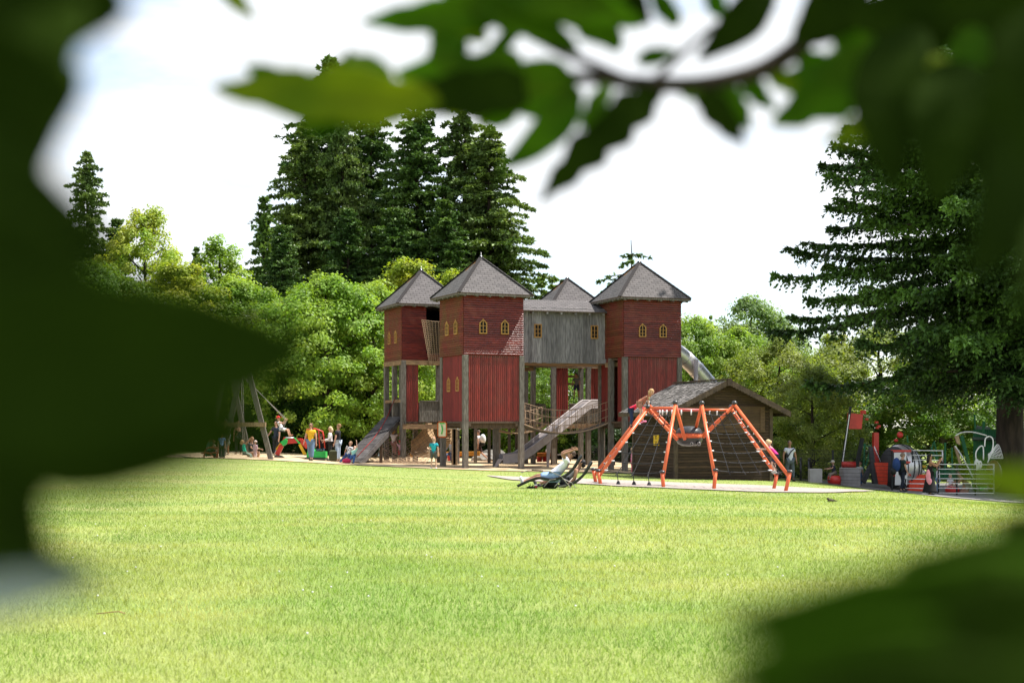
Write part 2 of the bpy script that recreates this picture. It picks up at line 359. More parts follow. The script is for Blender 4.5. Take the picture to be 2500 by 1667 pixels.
def strip(name, xs, yf, yb, lift, m, wob=.25, seed=0):
    """a sheet lying on the terrain between a front edge yf(x) and a back edge yb(x)"""
    vs = []; nt_ = 40; fs = []
    for i, x in enumerate(xs):
        a = yf(x) + wob * (noise.noise(V((x * 1.7, seed, 0))) + .6 * noise.noise(V((x * 5, seed, 3)))); bb = yb(x) + wob * noise.noise(V((x * 1.7, seed + 9, 0)))
        for j in range(nt_ + 1):
            y = a + (bb - a) * j / nt_; vs.append((x, y))
    vs = np.array(vs); z = gz(vs[:, 0], vs[:, 1]) + lift; nx = len(xs)
    for i in range(nx - 1):
        for j in range(nt_):
            a = i * (nt_ + 1) + j; fs.append((a, a + nt_ + 1, a + nt_ + 2, a + 1))
    mb = MB(); mb.add([(v[0], v[1], q) for v, q in zip(vs, z)], fs, 0, True); return mb.build(name, m, kind='structure')
strip('playground_wood_chips', np.arange(-16, 9.6, .2), lambda x: np.interp(x, [-16, -11, -8, -5.5, -3.2, -1, 1, 3, 5, 9.5], [62.5, 60.5, 60.8, 61.5, 60.3, 59.8, 60.2, 61, 61.5, 63]),
      lambda x: 88.0, .03, MT['sand'], seed=2)
strip('gravel_strip', np.arange(-.9, 11.2, .12), lambda x: np.interp(x, [-.9, 0, 2, 3, 5, 7, 9, 11.2], [51, 47.0, 43.6, 41.2, 40.2, 39.4, 39.8, 43.4]),
      lambda x: np.interp(x, [-.9, 0, 2, 3, 5, 7, 9, 11.2], [51.6, 51.2, 50.5, 49.5, 49.0, 48.5, 48.0, 44.6]), .03, MT['gravel'], seed=5)
strip('path', np.arange(13.6, 40, .4), lambda x: np.interp(x, [13.6, 17, 40], [62, 56.5, 54]), lambda x: 74.0, .03, MT['path'], seed=7)
# ---------------------------------------------------------------- castle pieces
def frame_of(th): return V((math.cos(th), math.sin(th), 0)), V((-math.sin(th), math.cos(th), 0))

def corr_h(mb, a, b, z0, z1, nrm, n, depth=.032, mi=0):
    """horizontal half-round battens covering the wall from a to b (ground points)"""
    h = (z1 - z0) / n; a = V((a[0], a[1], 0)); b = V((b[0], b[1], 0))
    for i in range(n):
        z = z0 + i * h; pr = [(0, 0), (.7, .12), (1, .4), (.85, .75), (.35, .97)]
        vs = []
        for q, w in pr:
            for p in (a, b): vs.append(p + nrm * (depth * q) + V((0, 0, z + w * h)))
        mb.add(vs, [(2 * k, 2 * k + 1, 2 * k + 3, 2 * k + 2) for k in range(4)] + [(0, 2, 4, 6, 8), (9, 7, 5, 3, 1)], mi)

def corr_v(mb, a, b, z0, z1, nrm, pitch=.1, depth=.035, mi=0, flat=False):
    a = V((a[0], a[1], 0)); b = V((b[0], b[1], 0)); Ln = (b - a).length; n = max(1, round(Ln / pitch)); d = (b - a) / n
    for i in range(n):
        p = a + d * i; z1_ = z1; z0_ = z0 + random.uniform(-.012, .012)
        pr = [(0, 0), (.05, .9), (.5, 1), (.93, .9), (.95, 0)] if flat else [(0, 0), (.22, .25), (.38, .9), (.62, 1), (.8, .8), (.9, .2), (1, 0)]
        vs = []
        for w, q in pr:
            for z in (z0_, z1_): vs.append(p + d * w + nrm * (depth * q) + V((0, 0, z)))
        m = len(pr); mb.add(vs, [(2 * k, 2 * k + 2, 2 * k + 3, 2 * k + 1) for k in range(m - 1)] + [tuple(2 * k + 1 for k in range(m))[::-1], tuple(2 * k for k in range(m))], mi)

def gothic(parent, c, d, nrm, w, h, arch=True, bars=2, ochre='ochre', depth=.035):
    """a window with frame, mullions and dark pane; c = centre on the wall"""
    c = V(c); up = V((0, 0, 1)); t = w * .13
    def pt(x, z, q=0): return c + d * x + up * z + nrm * q
    hw, hh = w / 2, h / 2
    outl = [(-hw, -hh), (hw, -hh), (hw, hh * .45), (0, hh), (-hw, hh * .45)] if arch else [(-hw, -hh), (hw, -hh), (hw, hh), (-hw, hh)]
    k = (hw - t) / hw; inn = [(x * k, z * (hh - t) / hh) for x, z in outl]
    f = MB(); m = len(outl)
    for i in range(m):
        j = (i + 1) % m; o0, o1, i0, i1 = outl[i], outl[j], inn[i], inn[j]
        vs = [pt(*o0, 0), pt(*o1, 0), pt(*i1, 0), pt(*i0, 0), pt(*o0, depth + .03), pt(*o1, depth + .03), pt(*i1, depth + .03), pt(*i0, depth + .03)]
        f.add(vs, [(4, 5, 6, 7), (0, 1, 5, 4), (3, 7, 6, 2), (1, 2, 6, 5), (0, 4, 7, 3)])
    f.bar(pt(0, -hh + t * .5, depth + .012), pt(0, hh - t, depth + .012), t * .7, .02, up=nrm)
    for q in range(1, bars + 1):
        z = -hh + q * h * (.92 if not arch else .8) / (bars + 1); f.bar(pt(-hw + t * .5, z, depth + .008), pt(hw - t * .5, z, depth + .008), t * .45, .016, up=nrm)
    fo = f.build('window', MT[ochre], parent)
    p = MB(); p.add([pt(x, z, depth + .004) for x, z in inn], [tuple(range(m))]); p.build('pane', MT['dark'], fo)  # near-black sheet stands in for the shade inside the opening
    return fo

def tower_roof(root, ctr, d, e, half, ze, za, mossy=True):
    c = V((ctr[0], ctr[1], 0)); cs = [c + (d * sx + e * sy) * half + V((0, 0, ze)) for sx, sy in ((-1, -1), (1, -1), (1, 1), (-1, 1))]
    ap = c + V((0, 0, za)); mb = MB(); sl = math.hypot(half, za - ze); th = V((0, 0, -.05))
    for i in range(4):
        a, b_ = cs[i], cs[(i + 1) % 4]
        mb.add([a, b_, ap], [(0, 1, 2)], 1 if (i == 3 and mossy) else 0, uvs=[((0, 0), (2 * half, 0), (half, sl))])
        mb.add([a, b_, b_ + th, a + th], [(3, 2, 1, 0)], 2)
    mb.add([p + th for p in cs] , [(3, 2, 1, 0)], 2)
    ro = mb.build('roof', [MT['roof'], MT['roof_moss'], MT['post_dark']], root)
    h = MB()
    for p in cs:
        dr = (ap - p); n_ = 14
        for k in range(n_):
            a = p + dr * (k / n_); b_ = p + dr * ((k + .96) / n_)
            h.bar(a + V((0, 0, .012)), b_ + V((0, 0, .024)), .17, .022)
    h.build('ridge_cap', MT['roof'], ro)
    f = MB(); f.lathe(ap + V((0, 0, -.1)), [(.14, 0), (.05, .12), (.008, .18), (.005, .3), (0, .3)], 8); f.build('finial', MT['lead'], ro)
    r = MB(); n_ = 6
    for i in range(4):
        a, b_ = cs[i], cs[(i + 1) % 4]; inward = (c + V((0, 0, ze)) - (a + b_) / 2).normalized()
        for k in range(n_):
            p = a + (b_ - a) * ((k + .5) / n_) + inward * .03 + V((0, 0, -.105))
            r.bar(p, p + inward * .6 + V((0, 0, .08)), .09, .11)
        r.bar(a + inward * .02 + V((0, 0, -.08)), b_ + inward * .02 + V((0, 0, -.08)), .03, .05)
    r.build('rafter', MT['post'], root, )
    return ro

T2 = dict(c=(-1.39, 64.0), th=R(23.8)); T1 = dict(c=(-4.44, 69.5), th=R(22)); T4 = dict(c=(5.91, 66.0), th=R(19.5)); T3 = dict(c=(2.85, 73.3), th=R(21))
HS = 1.425
def tw(T):
    d, e = frame_of(T['th']); c = V((T['c'][0], T['c'][1], 0)); T['d'], T['e'] = d, e
    T['k'] = lambda sx, sy, z=0: c + d * (sx * HS) + e * (sy * HS) + V((0, 0, z))
    return T
for T in (T1, T2, T3, T4): tw(T)
ZS, ZE, ZB = 3.03, 5.80, .10
def post(mb, p, ztop, w=.22, th=0.0, zb=None):
    g = G(p.x, p.y) - .15 if zb is None else zb
    mb.box((p.x, p.y, (g + ztop) / 2), w, w, ztop - g, rz=th, bev=.012)

def tower(T, label, openings=()):
    d, e, k = T['d'], T['e'], T['k']; c = T['c']
    root = empty('play_tower', (c[0], c[1], G(*c)), label, 'play tower', 'red timber towers of the play castle')
    tower_roof(root, c, d, e, 1.78, 5.72, 7.52)
    up = MB(); nh = 28
    # four walls of horizontal battens; the left wall has grown algae
    corr_h(up, k(-1, -1), k(1, -1), ZS, ZE, -e, nh, mi=0) if 'front' not in openings else None
    if 'front' in openings:
        a, b_ = k(-1, -1), k(1, -1); m1 = a + (b_ - a) * .42
        corr_h(up, a, m1, ZS, ZE, -e, nh)
        corr_h(up, b_ + (a - b_) * .08, b_, ZS, ZE, -e, nh)
        corr_h(up, m1, b_, ZS, ZS + .35, -e, 4)
    corr_h(up, k(-1, 1), k(-1, -1), ZS, ZE, -d, nh, mi=1)
    corr_h(up, k(1, -1), k(1, 1), ZS, ZE, d, nh, mi=0)
    corr_h(up, k(1, 1), k(-1, 1), ZS, ZE, e, nh, mi=0)
    uo = up.build('upper_wall', [MT['red_h'], MT['red_algae']], root)
    inn = MB()   # inner boards behind the battens
    for a, b_, nn in ((k(-1, 1), k(-1, -1), -d), (k(1, -1), k(1, 1), d), (k(1, 1), k(-1, 1), e)) + (() if 'front' in openings else ((k(-1, -1), k(1, -1), -e),)):
        inn.add([a - nn * .004 + V((0, 0, ZS)), b_ - nn * .004 + V((0, 0, ZS)), b_ - nn * .004 + V((0, 0, ZE)), a - nn * .004 + V((0, 0, ZE))], [(0, 1, 2, 3)])
    inn.build('lining', MT['dark'], root)
    pl = MB(); pl.box((c[0], c[1], ZB - .02), 2 * HS, 2 * HS, .08, rz=T['th']); pl.build('floor_deck', MT['post_dark'], root); pl = MB(); pl.box((c[0], c[1], ZS - .06), 2 * HS - .1, 2 * HS - .1, .08, rz=T['th'])
    pl.build('floor_deck', MT['post_dark'], root)
    return root

def posts(root, T, pts, top=ZS, m='post', w=.22):
    for sx, sy in pts:
        mb = MB(); p = T['k'](sx, sy); post(mb, p, top, w, T['th'])
        mb.build('post', MT[m] if isinstance(m, str) else m, root)

# ---- tower two, nearest
t2 = tower(T2, 'nearest red tower, closed down to knee height, with pointed windows beside the grey bridge'); d, e, k = T2['d'], T2['e'], T2['k']
lw = MB(); i_ = .955
corr_v(lw, k(-.9, -i_), k(.9, -i_), ZB, ZS, -e, .095)
corr_v(lw, k(-i_, .92), k(-i_, -.9), ZB, ZS, -d, .13, .02, mi=1, flat=True)
corr_v(lw, k(i_, -.9), k(i_, .9), ZB, ZS, d, .13, .02, mi=1, flat=True)
corr_v(lw, k(.9, i_), k(-.9, i_), ZB, ZS, e, .13, .02, mi=1, flat=True)
lw.build('lower_wall', [MT['red_v'], MT['red_flat']], t2)
posts(t2, T2, [(-.93, -.97), (.95, -.97), (-.93, .93), (.9, .93)])
bm = MB()
for q in (-.8, .8): bm.bar(k(-1, q, -.08), k(1, q, -.08), .16, .22)
for q in (-.8, .8): bm.bar(k(q, -1, -.02), k(q, 1, -.02), .14, .16)
bm.build('floor_beam', MT['post_dark'], t2)
def win(root, T, face, u, z, w=.37, h=.66, **kw):
    d, e, k = T['d'], T['e'], T['k']
    if face == 'front': return gothic(root, k(u, -1, z), d, -e, w, h, **kw)
    return gothic(root, k(-1, -u, z), -e, -d, w, h, **kw)
win(t2, T2, 'front', -.36, 4.29); win(t2, T2, 'front', .37, 4.29)
win(t2, T2, 'left', -.33, 4.29); win(t2, T2, 'left', .42, 4.29)
gothic(t2, k(-.955, .33, 1.78), -e, -d, .37, .66, depth=.01); gothic(t2, k(-.955, -.42, 1.78), -e, -d, .37, .66, depth=.01)

# ---- tower one, far left
t1 = tower(T1, 'red tower at the far left end with open stilts and a hanging net', openings=('front',)); d, e, k = T1['d'], T1['e'], T1['k']
lw = MB(); corr_v(lw, k(-.85, -.955), k(-.42, -.955), ZB - .1, ZS, -e, .095); lw.build('lower_wall', MT['red_v'], t1)
lw = MB(); corr_v(lw, k(.62, -.955), k(.92, -.955), ZB, ZS, -e, .095); lw.build('lower_wall', MT['red_v'], t1)
posts(t1, T1, [(-.95, -.97), (-.95, .0), (-.95, .95), (.95, -.95), (.95, .95), (.1, .95), (-.4, .95)])
bm = MB(); bm.bar(k(-1, -1, ZS - .1), k(1, -1, ZS - .1), .12, .22); bm.bar(k(-1, -1, ZS - .1), k(-1, 1, ZS - .1), .12, .22)
bm.build('beam', MT['beam'], t1); bm = MB(); bm.bar(k(-1.0, -1.1, -.12), k(1.2, -1.1, -.12), .2, .24); bm.build('beam', MT['beam'], t1); bm = MB(); bm.bar(k(-1, 1, 1.1), k(-1, -.9, 1.1), .06, .14); bm.build('beam', MT['beam'], t1)
bal = MB(); corr_v(bal, k(1, 1), k(-1, 1), .1, 1.08, e, .13, .03, flat=True); bal.build('balustrade', MT['post'], t1); bal = MB(); corr_v(bal, k(-.40, -1.0), k(.6, -1.0), .1, 1.08, -e, .11, .03, flat=True); bal.bar(k(-.4, -1.03, 1.1), k(.6, -1.03, 1.1), .07, .05)
bal.build('balustrade', MT['post'], t1)
win(t1, T1, 'left', -.36, 4.2, w=.34, h=.62); win(t1, T1, 'left', .36, 4.2, w=.34, h=.62)

# ---- tower four, right
t4 = tower(T4, 'red tower at the right end behind the hut with the steel tube slide'); d, e, k = T4['d'], T4['e'], T4['k']
lw = MB(); corr_v(lw, k(-.85, -.955), k(.88, -.955), ZB, ZS, -e, .095)
corr_v(lw, k(-.955, -.45), k(-.955, -.9), ZB, ZS, -d, .14, .02, mi=1, flat=True); corr_v(lw, k(-.955, .92), k(-.955, .1), ZB, ZS, -d, .14, .02, mi=1, flat=True)
corr_v(lw, k(.955, -.9), k(.955, .9), ZB, ZS, d, .13, .02, mi=1, flat=True); corr_v(lw, k(.9, .955), k(-.9, .955), ZB, ZS, e, .13, .02, mi=1, flat=True)
lw.build('lower_wall', [MT['red_v'], MT['red_flat']], t4)
posts(t4, T4, [(-.95, -.97), (.95, -.97), (-.95, .95), (.95, .95), (-.97, .08)])
bm = MB()
for q in (-.85, .85): bm.bar(k(-1, q, -.08), k(1, q, -.08), .16, .24); bm.bar(k(q, -1, -.04), k(q, 1, -.04), .14, .18)
bm.build('floor_beam', MT['post_dark'], t4)
win(t4, T4, 'front', -.36, 4.25, w=.35, h=.62); win(t4, T4, 'front', .36, 4.25, w=.35, h=.62)

# ---- tower three, back
t3 = tower(T3, 'red tower at the back, its roof peeking above the grey bridge', openings=()); d, e, k = T3['d'], T3['e'], T3['k']
lw = MB(); corr_v(lw, k(-.85, -.955), k(-.38, -.955), ZB, ZS, -e, .11); lw.build('lower_wall', MT['red_v'], t3)
lw = MB(); corr_v(lw, k(.42, -.955), k(.95, -.955), ZB + .9, ZS, -e, .1); lw.build('lower_wall', MT['red_v'], t3)
posts(t3, T3, [(-.95, -.97), (-.95, .95), (.95, .95), (.95, -.95), (.38, -1.0), (-.1, .95)])
bm = MB(); bm.bar(k(-1, -1, ZS - .1), k(1, -1, ZS - .1), .12, .22); bm.build('beam', MT['beam'], t3); bm = MB(); bm.bar(k(-1.1, -1.05, -.1), k(1.1, -1.05, -.1), .2, .24); bm.build('beam', MT['beam'], t3); bm = MB()
for z in (2.1, 2.5): bm.bar(k(-.3, .95, z), k(.9, .95, z), .06, .12)
bm.build('crossbar', MT['beam'], t3)
bal = MB(); corr_v(bal, k(-.38, -1.02), k(.95, -1.02), .1, 1.0, -e, .12, .03, flat=True); bal.bar(k(-.38, -1.05, 1.02), k(.95, -1.05, 1.02), .07, .05); bal.build('balustrade', MT['post'], t3)

# ---- open walkway with stilts between tower one and tower three (seen beneath the grey bridge)
wk = empty('stilt_walkway', (0, 71.5, G(0, 71.5)), 'open timber walkway on stilts behind the rope bridge', 'walkway')
a = T1['k'](1, .2); b_ = T3['k'](-1, .2); dd = (b_ - a).normalized()
m_ = MB(); m_.bar(a + V((0, 0, .02)), b_ + V((0, 0, .02)), 1.1, .12); m_.build('deck', MT['post_dark'], wk)
for q in (.25, .5, .72, .8, .88):
    for s_ in (-.5, .5):
        p = a + (b_ - a) * q + V((-dd.y, dd.x, 0)) * s_; mm = MB(); post(mm, p, 2.75, .16); mm.build('post', MT['post'], wk)
m_ = MB()
for s_ in (-.52, .52):
    o_ = V((-dd.y, dd.x, 0)) * s_; m_.bar(a + o_ + V((0, 0, 1.0)), b_ + o_ + V((0, 0, 1.0)), .06, .06)
    for q in range(46): p = a + (b_ - a) * (q / 45) + o_; m_.bar(p + V((0, 0, .08)), p + V((0, 0, .98)), .07, .02, up=(0, 1, 0))
m_.build('railing', MT['post'], wk)

# ---- grey covered bridge between tower two and tower four
A = V((-.02, 64.62, 0)); B = V((5.05, 66.42, 0)); bd = (B - A).normalized(); bn = V((-bd.y, bd.x, 0)); BW = 2.3
br = empty('covered_bridge', ((A.x + B.x) / 2, (A.y + B.y) / 2, 2.8), 'grey plank covered bridge hanging between two red towers', 'bridge')
wl = MB(); wl2 = MB(); Lb = (B - A).length; random.seed(4)
x = 0.0; 
while x < Lb - .02:
    w = random.uniform(.16, .26); w = min(w, Lb - x); p = A + bd * (x + w / 2)
    dz = random.uniform(-.02, .02); wl.box((p.x - bn.x * random.uniform(0, .012), p.y - bn.y * .006, (2.80 + 5.32) / 2 + dz), w - .008, .03, 5.32 - 2.80, rz=math.atan2(bd.y, bd.x))
    q_ = p + bn * BW; wl2.box((q_.x, q_.y, (2.72 + 5.3) / 2), w - .008, .03, 5.3 - 2.72, rz=math.atan2(bd.y, bd.x)); x += w
wl.build('wall', MT['grey_wood'], br); wl2.build('wall', MT['grey_wood'], br)
rf = MB(); a0 = A - bd * .1 - bn * .32 + V((0, 0, 5.17)); b0 = B + bd * .1 - bn * .32 + V((0, 0, 5.17)); up = bn * (BW / 2 + .32) + V((0, 0, .62)); ll = (b0 - a0).length
rf.add([a0, b0, b0 + up, a0 + up], [(0, 1, 2, 3)], 0, uvs=[((0, 0), (ll, 0), (ll, 1.6), (0, 1.6))])
a1 = a0 + bn * (BW + .64); b1 = b0 + bn * (BW + .64); rf.add([a1, b1, b0 + up, a0 + up], [(3, 2, 1, 0)], 0, uvs=[((0, 0), (0, 1.6), (ll, 1.6), (ll, 0))][0:1])
dn = V((0, 0, -.05)); rf.add([a0, b0, b0 + dn, a0 + dn], [(3, 2, 1, 0)], 1); rf.add([a0 + dn, b0 + dn, b0 + up + dn, a0 + up + dn], [(3, 2, 1, 0)], 1); rf.add([a1 + dn, b1 + dn, b0 + up + dn, a0 + up + dn], [(0, 1, 2, 3)], 1)
rf.build('roof', [MT['roof'], MT['post_dark']], br)
rr = MB()
for q in range(8):
    p = a0 + (b0 - a0) * ((q + .5) / 8) + V((0, 0, -.10)) + bn * .04; rr.bar(p, p + bn * .32 + V((0, 0, .05)), .09, .1)
rr.build('rafter', MT['grey_wood'], br)
fl = MB(); pm = (A + B) / 2 + bn * (BW / 2); fl.box((pm.x, pm.y, 2.79), Lb + .2, BW - .08, .08, rz=math.atan2(bd.y, bd.x)); fl.build('floor_deck', MT['beam'], br)
bb = MB(); p = B - bn * .05; bb.bar(p - bd * .9 - bn * .25 + V((0, 0, 2.72)), p + bd * .25 - bn * .75 + V((0, 0, 2.80)), .16, .2); bb.build('support_beam', MT['beam'], br); bb = MB()
p = A + bn * BW; bb.bar(p + bd * .5 + V((0, 0, 2.55)), p + bd * 1.9 + V((0, 0, 2.62)), .16, .2); bb.build('support_beam', MT['beam'], br)
for u in (.235, .755):
    c_ = A + (B - A) * u - bn * .02 + V((0, 0, 4.26)); gothic(br, c_, bd, -bn, .36, .62, arch=False, bars=2, depth=.02)

# ---- ramp down from tower one
rt = V(((957 - CX) * 68.6 / F, 68.6, .33)); rb = V((-7.35, 64.9, 0)); rb.z = G(rb.x, rb.y) + .05
rp_ = empty('climbing_ramp', (rb.x, rb.y, rb.z), 'grey plank climbing ramp with red rope leading up to the leftmost tower', 'ramp')
dr = (rb - rt); sd_ = V((dr.y, -dr.x, 0)).normalized() * .46; nn = dr.cross(sd_).normalized()
if nn.z < 0: nn = -nn
pk = MB(); n_ = 26
for i in range(n_):
    a = rt + dr * (i / n_); b_ = rt + dr * ((i + .93) / n_); pk.bar(a, b_, .88, .035, up=nn)
pk.build('plank', MT['ramp_wood'], rp_)
for s_ in (-1, 1):
    st = MB(); st.bar(rt + sd_ * s_ - nn * .12, rb + sd_ * s_ - nn * .12, .09, .22, up=nn); st.build('stringer', MT['ramp_wood'], rp_)
rr = MB(); rr.tube([rt + V((.1, 0, 1.0)) + sd_ * -.2] + [rt + dr * t_ + nn * (.45 - .42 * min(1, t_ * 2.5)) - sd_ * .2 for t_ in (.12, .3, .5, .7, .9)], .02, 5); rr.build('rope', MT['rope_red'], rp_)
po = MB(); q = rt + dr * .45; 
for s_ in (-.8, .8): post(po, V((q.x, q.y, 0)) + sd_ * s_, q.z - .2, .14)
po.build('post', MT['post_dark'], rp_)

# ---- hanging bucket net on tower one (barrel of rope mesh), and climbing net beneath it
def net(mb, fn, nu, nv, r=.012, mi=0, su=1, closed=False):
    for i in range(nu + 1):
        mb.tube([fn(i / nu, j / (nv * 1.0)) for j in range(nv + 1)], r, 4, cap=False, mi=mi)
    for j in range(nv + 1):
        mb.tube([fn(i / (nu * 1.0), j / nv) for i in range(nu + 1)], r, 4, cap=False, mi=mi)
d, e, k = T1['d'], T1['e'], T1['k']
hn = MB(); c0 = k(.08, -1.2)
def fnb(u, v):
    z = 4.95 - v * 2.05; r_ = .85 - .32 * v; a_ = R(200 + 160 * u)
    return c0 + d * (r_ * math.cos(a_) * .95 + .05 + .12 * v) + e * (r_ * math.sin(a_) * .55) + V((0, 0, z - .1 * math.sin(math.pi * u) * (1 - v)))
net(hn, fnb, 14, 20, .013)
hn.build('net_tunnel', MT['rope'], None, 'tan rope net hanging below the roof opening of the leftmost tower', 'rope net', loc=c0 + V((0, 0, 3)))
cn = MB()
def fnc(u, v):
    a = P(962 + 2 * 0, 1030, 69.0); 
    top = V((-5.75 + 2.35 * u, 68.9 + .4 * u, -.15)); bot = V((-7.1 + 3.0 * u, 66.6 + .4 * u, 0)); bot.z = G(bot.x, bot.y) + .02
    p = top.lerp(bot, v); return p + V((0, 0, -.35 * math.sin(math.pi * v))) + V((.03 * math.sin(v * 60), 0, 0))
def diag_net(mb, fn, n, m, r):
    for i in range(-m, n + 1):
        for sg in (1, -1):
            pts = []
            for j in range(0, m * 2 + 1):
                t_ = j / (m * 2.0); u = (i + (t_ * m if sg > 0 else m - t_ * m)) / n
                if 0 <= u <= 1: pts.append(fn(u, t_))
            if len(pts) > 1: mb.tube(pts, r, 4, cap=False)
diag_net(cn, fnc, 11, 11, .013)
cn.build('climbing_net', MT['rope'], None, 'sloping diamond mesh climbing net under the leftmost tower', 'climbing net', loc=(-5.5, 67.5, -1.5))

# ---- rope suspension bridge between tower two and tower four
sb = empty('rope_bridge', (2.6, 65.2, -.3), 'sagging rope bridge with log deck beneath the grey covered bridge', 'rope bridge')
a = V((.45, 64.5, 0)); b_ = V((4.75, 65.9, .17)); sag = .52
def sp(t_, off=0, z=0, sg=1.0): return a.lerp(b_, t_) + bn * off + V((0, 0, z - sag * sg * 4 * t_ * (1 - t_)))
dk = MB()
for i in range(64):
    t_ = (i + .5) / 64; dk.tube([sp(t_, -.02), sp(t_, .95)], .034, 6)
dk.build('deck', MT['post'], sb)
for off in (0, .93):
    rl = MB()
    for z, s2 in ((1.0, .85), (.68, .9), (.34, .95)): rl.tube([sp(i / 20, off, z, s2) for i in range(21)], .013, 5)
    rl.tube([sp(i / 20, off, .03) for i in range(21)], .03, 6)
    for i in range(16):
        t_ = (i + .5) / 16; rl.tube([sp(t_, off, 1.0, .85), sp(t_, off, .34, .95), sp(t_ + .012, off, .0)], .012, 4); rl.tube([sp(t_, off, .34, .95), sp(t_ - .012, off, .0)], .012, 4)
    rl.build('rope_railing', MT['rope'], sb)

# ---- second rope bridge between tower one and two behind
sb2 = empty('rope_bridge', (-1.5, 68.4, -.1), 'smaller rope bridge partly hidden behind the nearest tower', 'rope bridge')
a = T2['k'](.6, 1.1); b_ = T3['k'](-1, -.3); sag = .45; dk = MB()
for i in range(40): t_ = (i + .5) / 40; dk.tube([sp(t_, -.4), sp(t_, .4)], .034, 6)
dk.build('deck', MT['post_tan'], sb2)
rl = MB()
for z, s2 in ((1.0, .85), (.5, .9)): rl.tube([sp(i / 16, -.4, z, s2) for i in range(17)], .013, 5)
for i in range(14): t_ = (i + .5) / 14; rl.tube([sp(t_, -.4, 1.0, .85), sp(t_, -.4, 0)], .012, 4)
rl.build('rope_railing', MT['rope'], sb2)

# ---- straight metal slide from tower three
st_ = V((3.72, 70.3, 1.0)); s1 = V((.35, 66.6, -1.55)); s2 = V((-.6, 65.6, -1.6))
sl_ = empty('slide', (s1.x, s1.y, G(s1.x, s1.y)), 'long straight grey metal slide running down from the back tower', 'slide')
path = [st_ + V((.35, .35, 0)), st_, st_.lerp(s1, .05) + V((0, 0, .02))] + [st_.lerp(s1, q) for q in (.3, .6, .85)] + [s1.lerp(s2, .05) + V((0, 0, .03)), s1.lerp(s2, .3), s2]
sdr = (s1 - st_); side = V((sdr.y, -sdr.x, 0)).normalized()
def ribbon(mb, path, offs, mi=0, thick=0):
    """offs: list of (side, up) outline swept along the path"""
    vs = []; m = len(offs)
    for p in path:
        for s_, u_ in offs: vs.append(p + side * s_ + V((0, 0, u_)))
    mb.add(vs, [(i * m + j, i * m + (j + 1) % m, (i + 1) * m + (j + 1) % m, (i + 1) * m + j) for i in range(len(path) - 1) for j in range(m)] + [tuple(range(m))[::-1], tuple((len(path) - 1) * m + j for j in range(m))], mi)
cb = MB(); ribbon(cb, path, [(-.27, .0), (.27, .0), (.27, .02), (-.27, .02)]); cb.build('chute', MT['chute'], sl_)
for s_ in (-1, 1):
    sp_ = MB(); ribbon(sp_, path, [(s_ * .28, -.22), (s_ * .28 + .04, -.22), (s_ * .28 + .04, .16), (s_ * .28, .16)]); 
    sp_.tube([p + side * (s_ * .28 + .02) + V((0, 0, .18)) for p in path], .035, 6); sp_.build('side_panel', MT['grey_paint'], sl_)
lg = MB()
for p, w in ((s2, .5), (path[4], .1)):
    g_ = G(p.x, p.y); lg.prism([V((p.x - w / 2, p.y - .25, g_)), V((p.x - w / 2 + .12, p.y - .25, g_)), V((p.x + .2, p.y - .25, p.z)), V((p.x - .05, p.y - .25, p.z))], (0, .06, 0))
lg.build('leg', MT['grey_paint'], sl_)

# ---- tube slide on tower four
ts = empty('tube_slide', (9.8, 67, G(9.8, 67)), 'shiny steel tube slide curving out of the rightmost tower', 'tube slide')
tp = [P(1630, 845, 67.6), P(1664, 868, 67.9), P(1700, 902, 68.2), P(1735, 944, 68.5), P(1770, 990, 68.8), P(1800, 1040, 69), P(1830, 1085, 69), P(1860, 1105, 69)]
def smooth_path(ps, n=5):
    out = []
    for i in range(len(ps) - 1):
        p0, p1, p2, p3 = ps[max(i - 1, 0)], ps[i], ps[i + 1], ps[min(i + 2, len(ps) - 1)]
        for k_ in range(n):
            t_ = k_ / n; out.append(.5 * ((2 * p1) + (p2 - p0) * t_ + (2 * p0 - 5 * p1 + 4 * p2 - p3) * t_ ** 2 + (3 * p1 - p0 - 3 * p2 + p3) * t_ ** 3))
    return out + [ps[-1]]
tb = MB(); spath = smooth_path(tp, 4); tb.tube(spath, .40, 20); tb.build('tube', MT['chrome'], ts)
rg = MB()
for i in range(2, len(spath) - 1, 3):
    dv = (spath[i + 1] - spath[i]).normalized(); rg.tube([spath[i], spath[i] + dv * .035], .425, 20)
rg.build('joint_ring', MT['steel'], ts)
pp = MB(); q = P(1699, 905, 67.5); pp.tube([V((q.x, q.y, G(q.x, q.y) - .1)), V((q.x, q.y, P(1699, 878, 67.5).z))], .11, 12); pp.build('support_post', MT['grey_paint'], ts)
# ---------------------------------------------------------------- hut
hth = R(17.4); d, e = frame_of(hth); Hn = V((6.22, 54.0, 0)); HW, HL = 4.0, 4.15
hg = -2.25; ze = .62; za = 1.66
hut = empty('garden_hut', (Hn.x + 1.4, Hn.y + 2.2, -2.1), 'dark brown log hut with shingled gable roof behind the orange climbing frame', 'hut')
def hk(u, v, z=0): return Hn + d * u + e * v + V((0, 0, z))
wl = MB(); nb = 26; h_ = (.66 - hg) / nb
for i in range(nb):
    z = hg + i * h_
    for a, b_, nn in ((hk(0, 0), hk(HW, 0), -e), (hk(0, HL), hk(0, 0), -d), (hk(HW, 0), hk(HW, HL), d), (hk(HW, HL), hk(0, HL), e)):
        vs = []
        for q, w in ((0, 0), (1, .1), (1, .88), (0, 1)):
            for p in (a, b_): vs.append(p + nn * (.025 * q) + V((0, 0, z + w * h_)))
        wl.add(vs, [(2 * k_, 2 * k_ + 1, 2 * k_ + 3, 2 * k_ + 2) for k_ in range(3)] + [(0, 2, 4, 6), (7, 5, 3, 1)])
wl.build('wall', MT['hut'], hut)
nb2 = 10
